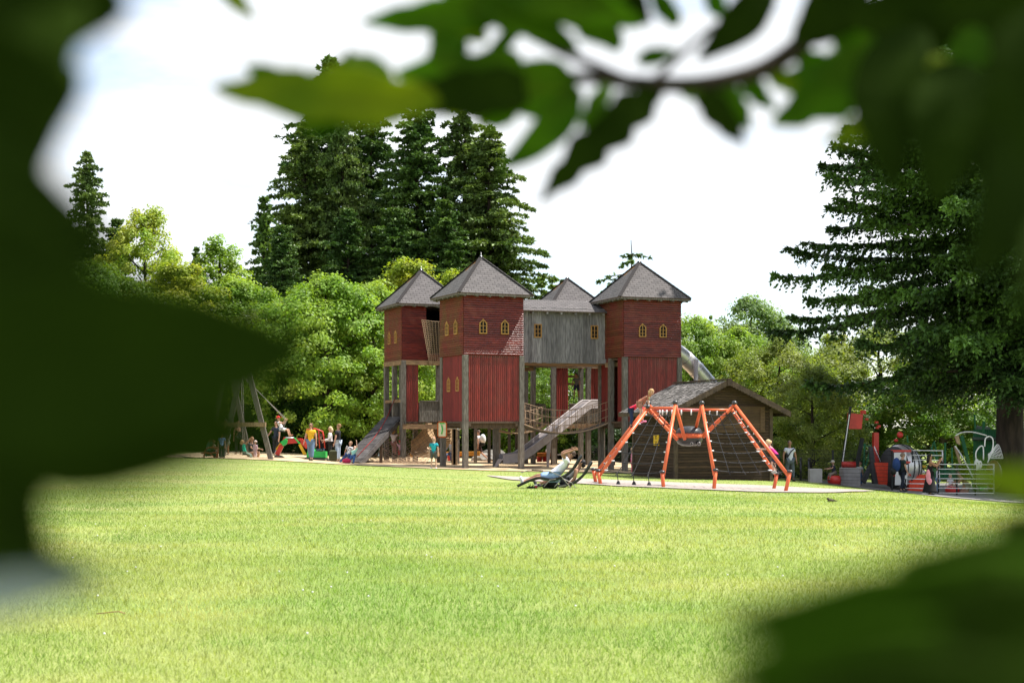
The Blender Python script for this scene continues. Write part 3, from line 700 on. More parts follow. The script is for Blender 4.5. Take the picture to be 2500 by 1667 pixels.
for v_, nn in ((.0, -e), (HL, e)):
    gb = MB()
    for i in range(nb2):
        z0, z1 = .66 + i * .095, .66 + (i + 1) * .095; w0 = (HW / 2 + .1) * (1 - (z0 - .62) / 1.0); w1 = (HW / 2 + .1) * (1 - (z1 - .62) / 1.0)
        if w1 <= 0: w1 = .01
        o_ = nn * .02; gb.add([hk(HW / 2 - w0, v_, z0) + o_, hk(HW / 2 + w0, v_, z0) + o_, hk(HW / 2 + w1, v_, z1 - .008) + o_ , hk(HW / 2 - w1, v_, z1 - .008) + o_], [(0, 1, 2, 3)])
    gb.build('gable', MT['hut'], hut)
tr = MB()
for u, v in ((0, 0), (HW, 0), (0, HL), (HW, HL)): tr.box(hk(u, v, (hg + .62) / 2), .13, .13, .62 - hg, rz=hth)
tr.build('corner_post', MT['hut_trim'], hut)
sh = MB(); c_ = hk(.22, -.035, 0); 
for a, b_ in (((.1, .62 + .02), (3.72, .64)), ((.1, -.27), (3.72, -.27))): sh.bar(hk(a[0], -.05, a[1]), hk(b_[0], -.05, b_[1]), .05, .09, up=(0, 0, 1))
sh.bar(hk(3.62, -.055, .66), hk(3.62, -.055, -.27), .2, .05, up=-e); sh.bar(hk(.2, -.055, .66), hk(.2, -.055, -.27), .12, .05, up=-e)
for i in range(9): sh.box(hk(1.9, -.042, -.2 + i * .095), 3.3, .02, .088, rz=hth)
sh.build('shutter', MT['hut_panel'], hut)
ov = .45; rf = MB(); random.seed(8)
rz_e = ze - .18
def slope(sgn):
    # sgn -1: left slope. rows of shingles
    eu = -.50 if sgn < 0 else HW + .62; ru = HW / 2
    rows = 22; per = 34
    for r_ in range(rows):
        f0, f1 = r_ / rows, (r_ + 1.35) / rows
        for c__ in range(per):
            v0 = -ov + (HL + 2 * ov) * (c__ + (.5 if r_ % 2 else 0) - .25) / per; v1 = v0 + (HL + 2 * ov) / per * .97
            v0 = max(v0, -ov); v1 = min(v1, HL + ov)
            if v1 <= v0: continue
            j_ = random.uniform(-.012, .012); lift = .035; f1c = min(f1, 1.0)
            def q(f, v, l_): return hk(eu + (ru - eu) * f, v, rz_e + (za - rz_e) * f + l_)
            vs = [q(f0 + j_, v0, lift), q(f0 + j_, v1, lift), q(f1c, v1, .005), q(f1c, v0, .005), q(f0 + j_, v0, lift - .028), q(f0 + j_, v1, lift - .028)]
            fs = [(0, 1, 2, 3), (4, 5, 1, 0)] if sgn < 0 else [(3, 2, 1, 0), (0, 1, 5, 4)]
            rf.add(vs, fs)
slope(-1); slope(1)
rf.build('roof', MT['hut_roof'], hut)
un = MB()
for eu in (-.48, HW + .6):
    un.add([hk(eu, -ov, rz_e - .03), hk(HW / 2, -ov, za - .03), hk(HW / 2, HL + ov, za - .03), hk(eu, HL + ov, rz_e - .03)], [(0, 1, 2, 3)])
un.bar(hk(HW / 2, -ov - .05, za + .05), hk(HW / 2, HL + ov, za + .05), .2, .05)
un.bar(hk(-.50, -ov, rz_e - .06), hk(-.50, HL + ov, rz_e - .06), .04, .16); un.bar(hk(HW + .62, -ov, rz_e - .06), hk(HW + .62, HL + ov, rz_e - .06), .04, .16)
un.build('roof_underside', MT['hut_trim'], hut)
bg_ = MB()     # bargeboards with a scalloped lower edge
for eu in (-.50, HW + .62):
    n_ = 22; top = []; bot = []
    for i in range(n_ * 3 + 1):
        f = i / (n_ * 3); u = eu + (HW / 2 - eu) * f; z = rz_e + (za - rz_e) * f; top.append(hk(u, -ov - .04, z + .05)); bot.append(hk(u, -ov - .04, z - .15 - .035 * abs(math.sin(math.pi * i / 3))))
    for i in range(len(top) - 1):
        t0, t1, b0_, b1_ = top[i], top[i + 1], bot[i], bot[i + 1]; th = e * .04
        bg_.add([t0, t1, b1_, b0_, t0 + th, t1 + th, b1_ + th, b0_ + th], [(3, 2, 1, 0), (4, 5, 6, 7), (0, 1, 5, 4), (2, 3, 7, 6)])
bg_.box(hk(HW / 2, -ov - .06, za - .06), .16, .04, .28, rz=hth)
bg_.build('bargeboard', MT['hut_trim'], hut)
sg = empty('warning_sign', hk(-.04, 1.7, -.7), 'small yellow upright sign with black symbols on the side wall of the hut', 'sign')
s_ = MB(); s_.box(hk(-.05, 1.75, -.62), .03, .5, .42, rz=hth); s_.build('panel', MT['yellow'], sg)
s_ = MB()
for z, hh in ((-.52, .1), (-.74, .12)):
    c__ = hk(-.07, 1.75, z); s_.bar(c__ + e * -.1 + V((0, 0, hh / 2)), c__ + e * .1 + V((0, 0, hh / 2)), .012, .018); s_.bar(c__ + e * -.1 - V((0, 0, hh / 2)), c__ + e * .1 - V((0, 0, hh / 2)), .012, .018); s_.bar(c__ - V((0, 0, hh / 2)), c__ + V((0, 0, hh / 2)), .012, .03, up=e)
s_.build('symbol', MT['black'], sg)

# ---------------------------------------------------------------- spider climbing frame (photograph zoom coordinates)
def S(x, y, Y): return P(1420 + x * .22959, 850 + y * .22959, Y)
spd = empty('spider_climbing_frame', PG(1690, 44), 'orange spider shaped rope climbing frame with black body and googly eyes', 'climbing frame')
# each leg: foot, knee-cap, apex, body end ; near legs and far legs
legs = [
 ((205, 1430, 43.3), (175, 1305, 43.3), (195, 1345, 43.3), (705, 640, 44.3), (1020, 975, 44.0)),
 ((155, 1425, 45.6), (122, 1290, 45.6), (145, 1335, 45.6), (712, 600, 45.0), (1010, 915, 44.9)),
 ((872, 1470, 41.7), (856, 1320, 41.7), (868, 1360, 41.7), (995, 595, 43.3), (1098, 970, 43.75)),
 ((1405, 1478, 41.9), (1425, 1300, 41.9), (1412, 1345, 41.9), (1278, 600, 43.3), (1210, 870, 44.2)),
 ((2165, 1522, 41.5), (2215, 1315, 41.5), (2203, 1360, 41.5), (1625, 600, 43.5), (1290, 945, 43.9)),
 ((2040, 1492, 44.6), (2075, 1335, 44.6), (2066, 1345, 44.6), (1590, 640, 45.2), (1290, 925, 44.9)),
 ]
for i, (ft, kc, kn, ap, bd_) in enumerate(legs):
    ft, kc, kn, ap, bd_ = S(*ft), S(*kc), S(*kn), S(*ap), S(*bd_)
    lg = MB(); ft.z = G(ft.x, ft.y) - .05
    lg.tube([ft, kc], .056, 10); lg.tube([kn, ap], .054, 10); lg.tube([ap, bd_], .052, 10)
    lo = lg.build('leg', MT['orange'], spd)
    cp = MB(); cp.ball(kc + V((0, 0, .02)), .09, .09, .05); cp.build('end_cap', MT['charcoal'], lo); cp = MB(); cp.ball(ap + V((0, 0, .05)), .085, .085, .075); cp.build('end_cap', MT['charcoal'], lo)
tb = MB(); apx = [S(*l_[3]) for l_ in legs]
tb.tube([S(705, 632, 44.3), S(995, 632, 43.6)], .03, 8); tb.tube([S(1278, 652, 43.6), S(1600, 655, 43.6)], .035, 8)
tb.build('top_rail', MT['orange'], spd)
tb = MB(); tb.tube([S(735, 648, 45.0), S(1265, 658, 44.6)], .045, 8); tb.build('top_rail', MT['pinkred'], spd)
bc = S(1143, 930, 44.3)
bo = MB(); bo.lathe(bc, [(.0, .30), (.20, .29), (.34, .23), (.42, .12), (.42, .08)], 28); bo.build('body_top', MT['charcoal'], spd)
bo = MB(); bo.lathe(bc, [(.39, .09), (.405, .085), (.405, -.07), (.39, -.08)], 28); bo.build('body_band', MT['orange'], spd)
bo = MB(); bo.lathe(bc, [(.42, -.07), (.425, -.12), (.36, -.24), (.22, -.31), (0, -.33)], 28); bo.lathe(bc, [(0, .28), (.385, .08), (.385, -.07), (0, -.2)], 16)
body = bo.build('body_base', MT['charcoal'], spd)
for ex in (1168, 1246):
    q = S(ex, 1014, 43.98); ey = MB(); ey.ball(q, .075); eo = ey.build('eye', MT['charcoal'], spd)
    rg = MB(); rg.tube([q + V((.045 * math.cos(a_ * math.pi / 6), -.06, .045 * math.sin(a_ * math.pi / 6))) for a_ in range(12)], .010, 5, close=True); rg.build('eye_ring', MT['grey_paint'], eo)
    gl = MB(); gl.ball(q + V((.02, -.07, .015)), .012); gl.build('highlight_ball', MT['white'], eo)  # small white ball stands in for the eye's highlight
# nets between the legs
rn = MB()
class Clamps:
    def tube(s, *a, **k): m_ = MB(); m_.tube(*a, **k); m_.build('rope_clamp', MT['white'], spd)
cl = Clamps()
def span(A0, A1, B0, B1, nrow, ncol, sagz=.07, r=.013):
    """net between edge A0-A1 and edge B0-B1"""
    for i in range(nrow):
        t_ = (i + .5) / nrow; a = A0.lerp(A1, t_); b_ = B0.lerp(B1, t_)
        rn.tube([a.lerp(b_, k_ / 8) + V((0, 0, -sagz * 4 * (k_ / 8) * (1 - k_ / 8))) for k_ in range(9)], r, 5, cap=False)
        for q in (.04, .96): cl.tube([a.lerp(b_, q - .03), a.lerp(b_, q + .03)], .022, 6)
    for c__ in range(1, ncol + 1):
        u = c__ / (ncol + 1); rn.tube([A0.lerp(A1, q / 10 + .02).lerp(B0.lerp(B1, q / 10 + .02), u) + V((0, 0, -sagz * 4 * u * (1 - u))) for q in range(10)] + [A1.lerp(B1, u)], r, 5, cap=False)
        for i in range(nrow):
            t_ = (i + .5) / nrow; rn.ball(A0.lerp(A1, t_).lerp(B0.lerp(B1, t_), u) + V((0, 0, -sagz * 4 * u * (1 - u))), .026, n=6, m=4)
span(S(705, 660, 44.3), S(195, 1345, 43.3), S(995, 640, 43.35), S(868, 1370, 41.7), 7, 3)
span(S(1278, 640, 43.3), S(1412, 1345, 41.9), S(1600, 640, 43.6), S(2060, 1345, 44.6), 7, 3)
span(S(1610, 640, 43.6), S(2203, 1350, 41.5), S(1590, 650, 45.1), S(2066, 1345, 44.6), 9, 1, .03)
span(S(705, 650, 44.3), S(195, 1345, 43.3), S(712, 640, 45.0), S(145, 1335, 45.6), 9, 0, .03)
for a, b_ in (((710, 660, 44.3), (1000, 930, 44.2)), ((1640, 640, 43.5), (1300, 930, 44.0)), ((900, 665, 44.6), (1000, 860, 44.2)), ((1420, 665, 43.8), (1290, 870, 44.2))):
    a, b_ = S(*a), S(*b_); rn.tube([a.lerp(b_, q / 8) + V((0, 0, -.1 * 4 * (q / 8) * (1 - q / 8))) for q in range(9)], .013, 5)
# hangers down to the ground anchors
for x in (378, 545, 706): p = S(x, 1385, 43.0); q = S(x + 12, 1400, 43.0); q.z = G(q.x, q.y); rn.tube([p + V((0, 0, .2)), q], .013, 5); rn.lathe(q, [(.08, 0), (.05, .1), (.02, .14), (0, .14)], 8)
for x in (830, 860, 905, 960, 1060, 1165, 1362, 1440): p = S(x, 655, 44.5); cl.tube([p, p - V((0, 0, .16))], .022, 6)
rn.build('rope_net', MT['rope_black'], spd)
# ---------------------------------------------------------------- foliage
def leafmat(name, c1, c2, c3=None, trans=.42, rough=.5, amt=.4):
    return mat(name, c1, c2, rough=rough, scale=.55, spec=.25, attr='tone', attr_amt=amt, trans=trans, c3=c3, c3_scale=.35, c3_lo=.45, c3_hi=.62)
LM = dict(
    fresh=leafmat('fresh_leaves', (.20, .33, .045), (.15, .27, .036), (.25, .34, .055)),
    lime=leafmat('lime_leaves', (.27, .36, .045), (.19, .30, .036), (.33, .34, .05)),
    mid=leafmat('mid_green_leaves', (.12, .22, .03), (.085, .17, .024), (.16, .25, .036)),
    olive=leafmat('olive_leaves', (.18, .24, .048), (.13, .19, .036), (.23, .27, .06)),
    deep=leafmat('deep_green_leaves', (.035, .085, .012), (.025, .06, .01)),
    hazy=leafmat('blue_green_leaves', (.15, .24, .08), (.12, .20, .07), (.19, .26, .08)),
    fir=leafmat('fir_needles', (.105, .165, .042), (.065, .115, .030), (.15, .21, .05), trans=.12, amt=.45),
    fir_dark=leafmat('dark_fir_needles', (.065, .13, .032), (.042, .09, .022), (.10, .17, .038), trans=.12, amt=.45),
    spruce=leafmat('spruce_needles', (.048, .10, .022), (.030, .066, .016), (.085, .17, .03), trans=.10, amt=.55),
    pale_fir=leafmat('pale_fir_needles', (.08, .15, .035), (.06, .11, .028), (.11, .18, .04), trans=.2),
)
rng = np.random.default_rng(5)
def unit(a): return a / np.maximum(np.linalg.norm(a, axis=-1, keepdims=True), 1e-9)

def leaf_quads(c, nrm, size, asp=.62, rng=rng, roll=None):
    """one folded-leaf diamond (4 corners) per centre"""
    n = len(c); a = unit(np.cross(nrm, rng.normal(size=(n, 3)))); b = np.cross(nrm, a)
    s = size[:, None]
    return np.stack([c - a * s * .5, c + b * s * asp * .5, c + a * s * .5, c - b * s * asp * .5], 1).reshape(-1, 3)

def blob_crown(seed, shape, clumps=170, per=190, leaf=.15, clump_r=.55, droop=.25, fill=.35, nlobes=9):
    """shape(t) -> radius at height fraction t; crown from z=0 to z=1, unit radius; returns verts, tone"""
    r = np.random.default_rng(seed); lob = r.uniform(0, 2 * np.pi, nlobes); lt = r.uniform(0, 1, nlobes); vs = []; tone = []
    H, RR = shape['h'], shape['r']
    for _ in range(clumps):
        t = r.uniform(0, 1) ** .85; a = r.uniform(0, 2 * np.pi); rad = RR * shape['f'](t)
        bump = 1 + .22 * np.max(np.cos(a - lob) * np.exp(-((t - lt) / .22) ** 2)) + r.normal(0, .06)
        q = bump * (r.uniform(.82, 1.02) if r.random() > fill else r.uniform(.3, .85))
        c = np.array([rad * q * math.cos(a), rad * q * math.sin(a), H * t + r.normal(0, .15)])
        m = int(per * r.uniform(.5, 1.3)); cr = clump_r * r.uniform(.6, 1.35)
        p = r.normal(size=(m, 3)); p = unit(p) * (r.uniform(0, 1, (m, 1)) ** .45) * cr * np.array([1, 1, .62])
        up = np.array([0, 0, 1.0]); outw = unit(c - np.array([0, 0, H * .45]))
        nr = unit(p * 1.1 / cr + outw * .5 + up * .7 + r.normal(0, .55, (m, 3)))
        pp = c + p; pp[:, 2] -= droop * np.linalg.norm(p[:, :2], axis=1)
        vs.append(leaf_quads(pp, nr, leaf * r.uniform(.6, 1.35, m), rng=r)); ct = r.uniform(.25, .75)
        tone.append(np.clip(ct + r.normal(0, .22, m), 0, 1))
    return np.concatenate(vs), np.concatenate(tone)

def trunk_mesh(seed, H, r0, limbs, crown_r, z_lo, lean=.02):
    random.seed(seed); mb = MB(); n = 9
    pts = [V((lean * H * (i / n) ** 2 + .05 * random.uniform(-1, 1) * (i > 0), .05 * random.uniform(-1, 1) * (i > 0), H * i / n)) for i in range(n + 1)]
    rs = [r0 * (1.35 if i == 0 else 1) * (1 - .9 * i / n) + .01 for i in range(n + 1)]
    mb.tube(pts, rs, 10)
    for i in range(limbs):
        t_ = z_lo + (.92 - z_lo) * i / limbs; p = V((lean * H * t_ ** 2, 0, H * t_)); a = i * 2.4 + random.uniform(-.4, .4); ln = crown_r * (1 - .55 * t_) * random.uniform(.7, 1)
        q = [p + V((math.cos(a) * ln * k, math.sin(a) * ln * k, ln * (.55 * k - .1 * k * k))) for k in (0, .3, .65, 1)]
        mb.tube(q, [r0 * .38 * (1 - t_ * .6), r0 * .26 * (1 - t_ * .6), r0 * .14, .015], 6)
    return mb

PROTO = {}
def make_proto(key, verts, tone, tmb, leafm, barkm, fn=4):
    cm = fast_mesh(key + '_crown', verts, fn, leafm, {'tone': tone}); PROTO[key] = (cm, tmb, barkm)
def round_f(t): return math.sqrt(max(0.02, 1 - (2 * t - .95) ** 2)) * (1.05 - .15 * t)
def tall_f(t): return (.35 + .65 * math.sin(math.pi * min(1, t * .8 + .18))) * (1.0 if t < .75 else (1 - (t - .75) * 2.2))
def cone_f(t): return .95 * (1 - t) ** .75 + .05
def tree_kind(key, seed, f, H, Rr, z0, lm_, clumps, per, leaf, cr, name_mat='bark', **kw):
    v, tn = blob_crown(seed, dict(h=H - z0, r=Rr, f=f), clumps, per, leaf, cr, **kw); v = v + np.array([0, 0, z0])
    tmb = trunk_mesh(seed, H * .93, .16 + H * .012, 12, Rr * .85, max(.12, z0 / H + .05)); make_proto(key, v, tn, tmb, LM[lm_], MT[name_mat])
# trees of the park; every kind has its own crown
tree_kind('maple', 11, round_f, 9.5, 4.0, 1.6, 'fresh', 330, 170, .17, .72)
tree_kind('maple_b', 12, round_f, 9.0, 4.1, 1.2, 'fresh', 330, 170, .17, .70)
tree_kind('lime_tree', 13, tall_f, 11.0, 3.3, 1.5, 'lime', 300, 160, .17, .62)
tree_kind('beech', 14, round_f, 9.0, 4.2, .6, 'mid', 340, 160, .16, .70, name_mat='bark_pale')
tree_kind('olive_tree', 15, round_f, 8.0, 3.8, .6, 'olive', 330, 170, .14, .62)
tree_kind('far_tree', 16, round_f, 12, 4.5, 1.0, 'hazy', 260, 120, .24, .9)
tree_kind('poplar', 17, tall_f, 11.5, 2.4, 2.0, 'fresh', 170, 120, .18, .5, fill=.5)
tree_kind('hedge', 18, lambda t: 1.0 if t < .8 else .9, 3.4, 2.2, .05, 'deep', 240, 170, .12, .5, droop=.1, fill=.3)

def twig_sprays(vs, tone, r, cx, m, ln, dirn, perp, bt, step, tlk, w0, w1, nk, per, hang=1.0):
    """drooping twigs on both sides of a bough, each set with short needle sprays"""
    q_ = max(4, int(ln / step)) * 2; sv = r.uniform(.10, 1, q_); sg = np.where(r.random(q_) < .5, -1.0, 1.0)
    ii = np.clip(((sv - .12) / .88 * (m - 1)).astype(int), 0, m - 1); b0 = cx[ii]
    tl = tlk * (.95 * np.sin(np.pi * np.clip(sv * .72 + .22, 0, 1)) + .12) * r.uniform(.35, 1.15, q_) * min(1, ln / 2.6)
    outd = unit(perp * (sg * r.uniform(.35, 1, q_))[:, None] + dirn * r.uniform(.25, .95, q_)[:, None]); sagf = r.uniform(.15, 1.15, q_) * hang
    for u in np.linspace(.08, 1, nk):
        pt = b0 + outd * (tl * u * (1 - .25 * u * sagf))[:, None]; pt[:, 2] -= tl * sagf * u ** 1.7 * .9 - tl * .08 * u
        for _ in range(per):
            n2 = len(pt); w = r.uniform(w0, w1, n2) * (1.15 - .4 * u)
            dv = unit(outd * r.uniform(.2, 1, (n2, 1)) + r.normal(0, .45, (n2, 3)) - np.array([0, 0, .35]) * (sagf * (.4 + u))[:, None])
            base = pt - dv * (w * .2)[:, None]; tip = pt + dv * w[:, None]; wd = unit(np.cross(dv, r.normal(size=(n2, 3)) * .7 + np.array([0, 0, 1.0]))) * (w * .30)[:, None]; mid = (base + tip) / 2
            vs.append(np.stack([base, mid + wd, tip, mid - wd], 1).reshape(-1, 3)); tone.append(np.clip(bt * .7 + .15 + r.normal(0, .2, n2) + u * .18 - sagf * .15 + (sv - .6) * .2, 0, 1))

def conifer(seed, H, Rb, z_lo, lm_key, whorl=.42, nb=7, power=.8, droop=.28, density=1.0, spray=.34, trunk_r=.3, gap=.0, top_sparse=0.0, hang=.5):
    r = np.random.default_rng(seed); vs = []; tone = []; tb = MB()
    n = 12; tb.tube([V((.04 * math.sin(i), .04 * math.cos(i * 2), H * i / n)) for i in range(n + 1)], [trunk_r * (1 - i / n) ** .9 + .012 for i in range(n + 1)], 10)
    z = z_lo
    while z < H * .985:
        t = (z - z_lo) / (H - z_lo); Lm = Rb * (1 - t) ** power * (1 if t > .08 else .75 + 3 * t) + .10
        k = max(3, int(nb * (1 - .35 * t)))
        for b in range(k):
            if r.random() < gap: continue
            a = 2 * np.pi * (b + r.uniform(-.35, .35)) / k + z * 2.1; ln = Lm * r.uniform(.5, 1.12) * (1 + .16 * math.sin(a * 2 + z * .9) + .1 * math.sin(z * 2.3 + a)); rise = .18 + .5 * t + r.normal(0, .13)
            m = max(3, int(ln / .13 * density)); s = np.linspace(.12, 1, m)
            dirn = np.array([math.cos(a), math.sin(a), 0]); zz = z + ln * (rise * s - (droop + rise * .6) * s ** 2 + .10 * s ** 4)
            cx = np.outer(s * ln, dirn); cx[:, 2] = zz
            if ln > .8:
                ids = np.linspace(0, m - 1, 5).astype(int); tb.tube([V((0, 0, z))] + [V(cx[i]) for i in ids], [.012 + .012 * ln] + [.03 * (1 - q / 5) + .006 for q in range(5)], 4, cap=False)
            perp = np.array([-dirn[1], dirn[0], 0]); bt = r.uniform(.15, .85)
            twig_sprays(vs, tone, r, cx, m, ln, dirn, perp, bt, .17 / density * 1.4, spray * 1.9, spray * .42, spray * .85, 4, 2, hang)
        z += whorl * r.uniform(.4, 1.65) * (1 - .4 * t)
    return np.concatenate(vs), np.concatenate(tone), tb
def con_kind(key, lm_key, *a, **kw):
    v, tn, tb = conifer(*a, lm_key, **kw); make_proto(key, v, tn, tb, LM[lm_key], MT['bark'])
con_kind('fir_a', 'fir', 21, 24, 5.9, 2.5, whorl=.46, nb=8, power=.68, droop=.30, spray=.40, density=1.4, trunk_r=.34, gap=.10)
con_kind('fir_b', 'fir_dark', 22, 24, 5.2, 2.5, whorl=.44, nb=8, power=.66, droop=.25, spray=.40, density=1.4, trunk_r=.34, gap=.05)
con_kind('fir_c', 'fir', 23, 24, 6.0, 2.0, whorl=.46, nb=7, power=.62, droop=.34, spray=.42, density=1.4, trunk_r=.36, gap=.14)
con_kind('small_fir', 'pale_fir', 24, 13, 2.8, .5, whorl=.42, nb=7, power=.8, droop=.25, spray=.38, trunk_r=.18)
con_kind('larch', 'hazy', 25, 12, 1.7, 1.0, whorl=.7, nb=4, power=.7, droop=.5, spray=.34, trunk_r=.12, gap=.35, density=.7, hang=1.2)

con_kind('fir_top', 'pale_fir', 26, 13, 2.9, 9.0, whorl=.42, nb=5, power=.8, droop=.6, spray=.26, trunk_r=.12, gap=.25, density=.9, hang=1.3)
used = {}
def place(key, name, px, Y, s=1.0, label='', group=None, sz=None, rz=None, zoff=-.1, cat='tree'):
    p = PG(px, Y); random.seed(int(px * 7 + Y * 13)); rz = random.uniform(0, 6.28) if rz is None else rz
    cm, tmb, bm_ = PROTO[key]; root = empty(name, (p.x, p.y, p.z + zoff), label, cat, group, rz); root.scale = (s, s, sz or s)
    if key not in used:
        me = bpy.data.meshes.new(key + '_trunk'); me.from_pydata([tuple(v) for v in tmb.v], [], tmb.f); me.materials.append(bm_); me.polygons.foreach_set('use_smooth', [True] * len(tmb.f)); used[key] = me
    for nm, me in (('trunk', used[key]), ('crown', cm)):
        o = bpy.data.objects.new(nm, me); C.objects.link(o); o.parent = root
    return root
def topz(px, py, Y, H, base=None):
    """scale that makes a tree of height H reach the row py"""
    z = (HZ - py) * Y / F * (1.065 if H > 20 else 1); return (z - G((px - CX) * Y / F, Y)) / H
DEC = 'leafy trees around the playground'; CON = 'tall firs behind the playground'
def dec(key, name, px, py, Y, label, wid=1.0, rz=None):
    H = {'maple': 9.5, 'maple_b': 9.0, 'lime_tree': 11.0, 'beech': 9.0, 'olive_tree': 8.0, 'far_tree': 12, 'poplar': 11.5, 'small_fir': 13, 'fir_top': 13, 'larch': 12, 'fir_a': 24, 'fir_b': 24, 'fir_c': 24, 'hedge': 3.4}[key] * 1.02
    sz = topz(px, py, Y, H); s = sz * wid
    return place(key, name, px, Y, s, label, CON if key.startswith('fir') else DEC, sz=sz, rz=rz)
# tall conifers
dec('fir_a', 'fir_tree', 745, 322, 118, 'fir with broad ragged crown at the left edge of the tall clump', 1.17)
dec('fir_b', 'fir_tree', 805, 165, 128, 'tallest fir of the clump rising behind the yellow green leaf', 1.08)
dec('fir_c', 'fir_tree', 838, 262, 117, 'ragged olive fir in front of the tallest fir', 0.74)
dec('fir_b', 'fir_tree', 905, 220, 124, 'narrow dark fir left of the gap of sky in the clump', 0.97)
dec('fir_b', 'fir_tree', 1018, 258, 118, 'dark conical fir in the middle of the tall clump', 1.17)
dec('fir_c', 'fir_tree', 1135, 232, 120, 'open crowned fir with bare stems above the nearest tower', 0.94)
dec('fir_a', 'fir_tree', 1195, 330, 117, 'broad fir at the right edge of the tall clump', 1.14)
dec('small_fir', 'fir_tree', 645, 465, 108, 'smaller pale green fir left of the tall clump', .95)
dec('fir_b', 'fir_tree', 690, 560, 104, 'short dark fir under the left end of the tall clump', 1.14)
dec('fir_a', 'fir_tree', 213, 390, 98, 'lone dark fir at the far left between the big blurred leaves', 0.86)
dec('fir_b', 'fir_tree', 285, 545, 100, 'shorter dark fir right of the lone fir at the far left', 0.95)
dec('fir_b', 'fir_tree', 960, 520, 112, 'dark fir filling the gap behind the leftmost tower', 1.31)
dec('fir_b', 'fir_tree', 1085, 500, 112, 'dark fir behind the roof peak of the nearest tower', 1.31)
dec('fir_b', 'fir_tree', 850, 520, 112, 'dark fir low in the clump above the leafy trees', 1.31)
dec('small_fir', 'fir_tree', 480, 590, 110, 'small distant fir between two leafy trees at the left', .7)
# leafy trees, left to right
L_ = 'left of the castle'
dec('beech', 'leafy_tree', 225, 640, 84, 'dark green leafy tree below the lone fir at the far left', 1.0)
dec('lime_tree', 'leafy_tree', 352, 505, 92, 'yellow green tree with an airy tall top at the far left', .75)
dec('lime_tree', 'leafy_tree', 440, 640, 86, 'yellow green tree just above the big blurred leaf', 1.2)
dec('poplar', 'leafy_tree', 532, 575, 96, 'slender fresh green tree right of the airy yellow green one', 1.1)
dec('maple', 'leafy_tree', 580, 680, 88, 'fresh green tree with rounded top above the swing frame', 1.0)
dec('olive_tree', 'leafy_tree', 690, 745, 82, 'olive green tree above the boy on the swing', 1.1)
dec('maple_b', 'leafy_tree', 800, 672, 78, 'bright green maple at the left of the leftmost tower', 1.0)
dec('maple', 'leafy_tree', 915, 690, 80, 'bright green maple directly behind the leftmost tower', .92)
dec('lime_tree', 'leafy_tree', 1005, 632, 92, 'lime green tree rising between the two left tower roofs', 1.1)
dec('lime_tree', 'leafy_tree', 1120, 660, 95, 'lime green tree behind the nearest tower', 1.0)
dec('beech', 'leafy_tree', 400, 740, 82, 'mid green tree hidden behind the big blurred leaf', 1.2)
dec('beech', 'leafy_tree', 120, 700, 90, 'mid green tree at the very left behind the blurred leaves', 1.4)
dec('beech', 'leafy_tree', 1010, 800, 84, 'mid green tree seen under the leftmost tower', 1.1)
dec('maple_b', 'leafy_tree', 1180, 830, 86, 'fresh green tree seen below the grey bridge beside the nearest tower', 1.0)
dec('beech', 'leafy_tree', 1300, 850, 84, 'mid green tree seen through the walkway stilts', .9)
dec('beech', 'leafy_tree', 1440, 840, 88, 'mid green tree behind the back tower', 1.0)
dec('maple', 'leafy_tree', 1540, 800, 90, 'fresh green tree behind the rightmost tower', 1.0)
dec('larch', 'larch_tree', 1320, 655, 130, 'faint feathery tree top right of the nearest tower', 1.4)
dec('larch', 'larch_tree', 1348, 658, 135, 'second faint feathery tree top beside the back roof', 1.2)
dec('fir_top', 'fir_tree', 1542, 572, 96, 'thin fir top with drooping tips above the rightmost roof', 1.5)
dec('maple', 'leafy_tree', 1690, 770, 84, 'fresh green tree beside the tube slide', .85)
dec('far_tree', 'leafy_tree', 1830, 722, 125, 'distant blue green tree with two rounded tops', .82)
dec('far_tree', 'leafy_tree', 1900, 765, 125, 'distant blue green tree right of the double topped one', .7)
dec('larch', 'larch_tree', 1735, 752, 120, 'thin sapling top above the leafy trees near the tube slide', .6)
dec('maple_b', 'leafy_tree', 1800, 800, 84, 'fresh green tree behind the hut roof', .9)
dec('olive_tree', 'leafy_tree', 1900, 830, 76, 'olive green tree right of the hut', 1.0)
dec('olive_tree', 'leafy_tree', 1985, 900, 70, 'olive green tree with low boughs behind the man in white', .9)
dec('lime_tree', 'leafy_tree', 2040, 810, 88, 'yellow green tree left of the big spruce', .9)
dec('olive_tree', 'leafy_tree', 2150, 800, 86, 'olive green tree behind the red and grey ride', 1.3)
dec('beech', 'leafy_tree', 2300, 860, 82, 'mid green tree behind the green roofed ride', 1.3)
dec('maple_b', 'leafy_tree', 2450, 850, 86, 'fresh green tree behind the spruce trunk', 1.3)
for px, py, Y, lb in ((500, 1000, 80, 'dark hedge behind the seated group'), (620, 985, 80, 'dark hedge behind the swing frame'), (740, 975, 80, 'dark hedge behind the toy digger'), (860, 985, 81, 'dark hedge behind the climbing ramp'),
                      (980, 985, 84, 'dark hedge behind the tan slide'), (1110, 995, 86, 'dark hedge behind the backpack man'), (1240, 1010, 88, 'dark hedge behind the metal slide'), (1480, 985, 84, 'dark hedge behind the rope bridge'), (1600, 1000, 84, 'dark hedge beside the hut'),
                      (1900, 1010, 78, 'dark hedge behind the man in white'), (2010, 1010, 80, 'dark hedge behind the mesh fence'), (370, 1000, 80, 'dark hedge at the left under the blurred leaf'), (1370, 1010, 90, 'dark hedge behind the dark shed'), (1720, 1000, 84, 'dark hedge behind the hut')):
    sz = topz(px, py, Y, 3.5); o = place('hedge', 'hedge_shrub', px, Y, sz * 1.15, lb, 'dark hedge shrubs at the back of the playground', sz=sz, cat='shrub')

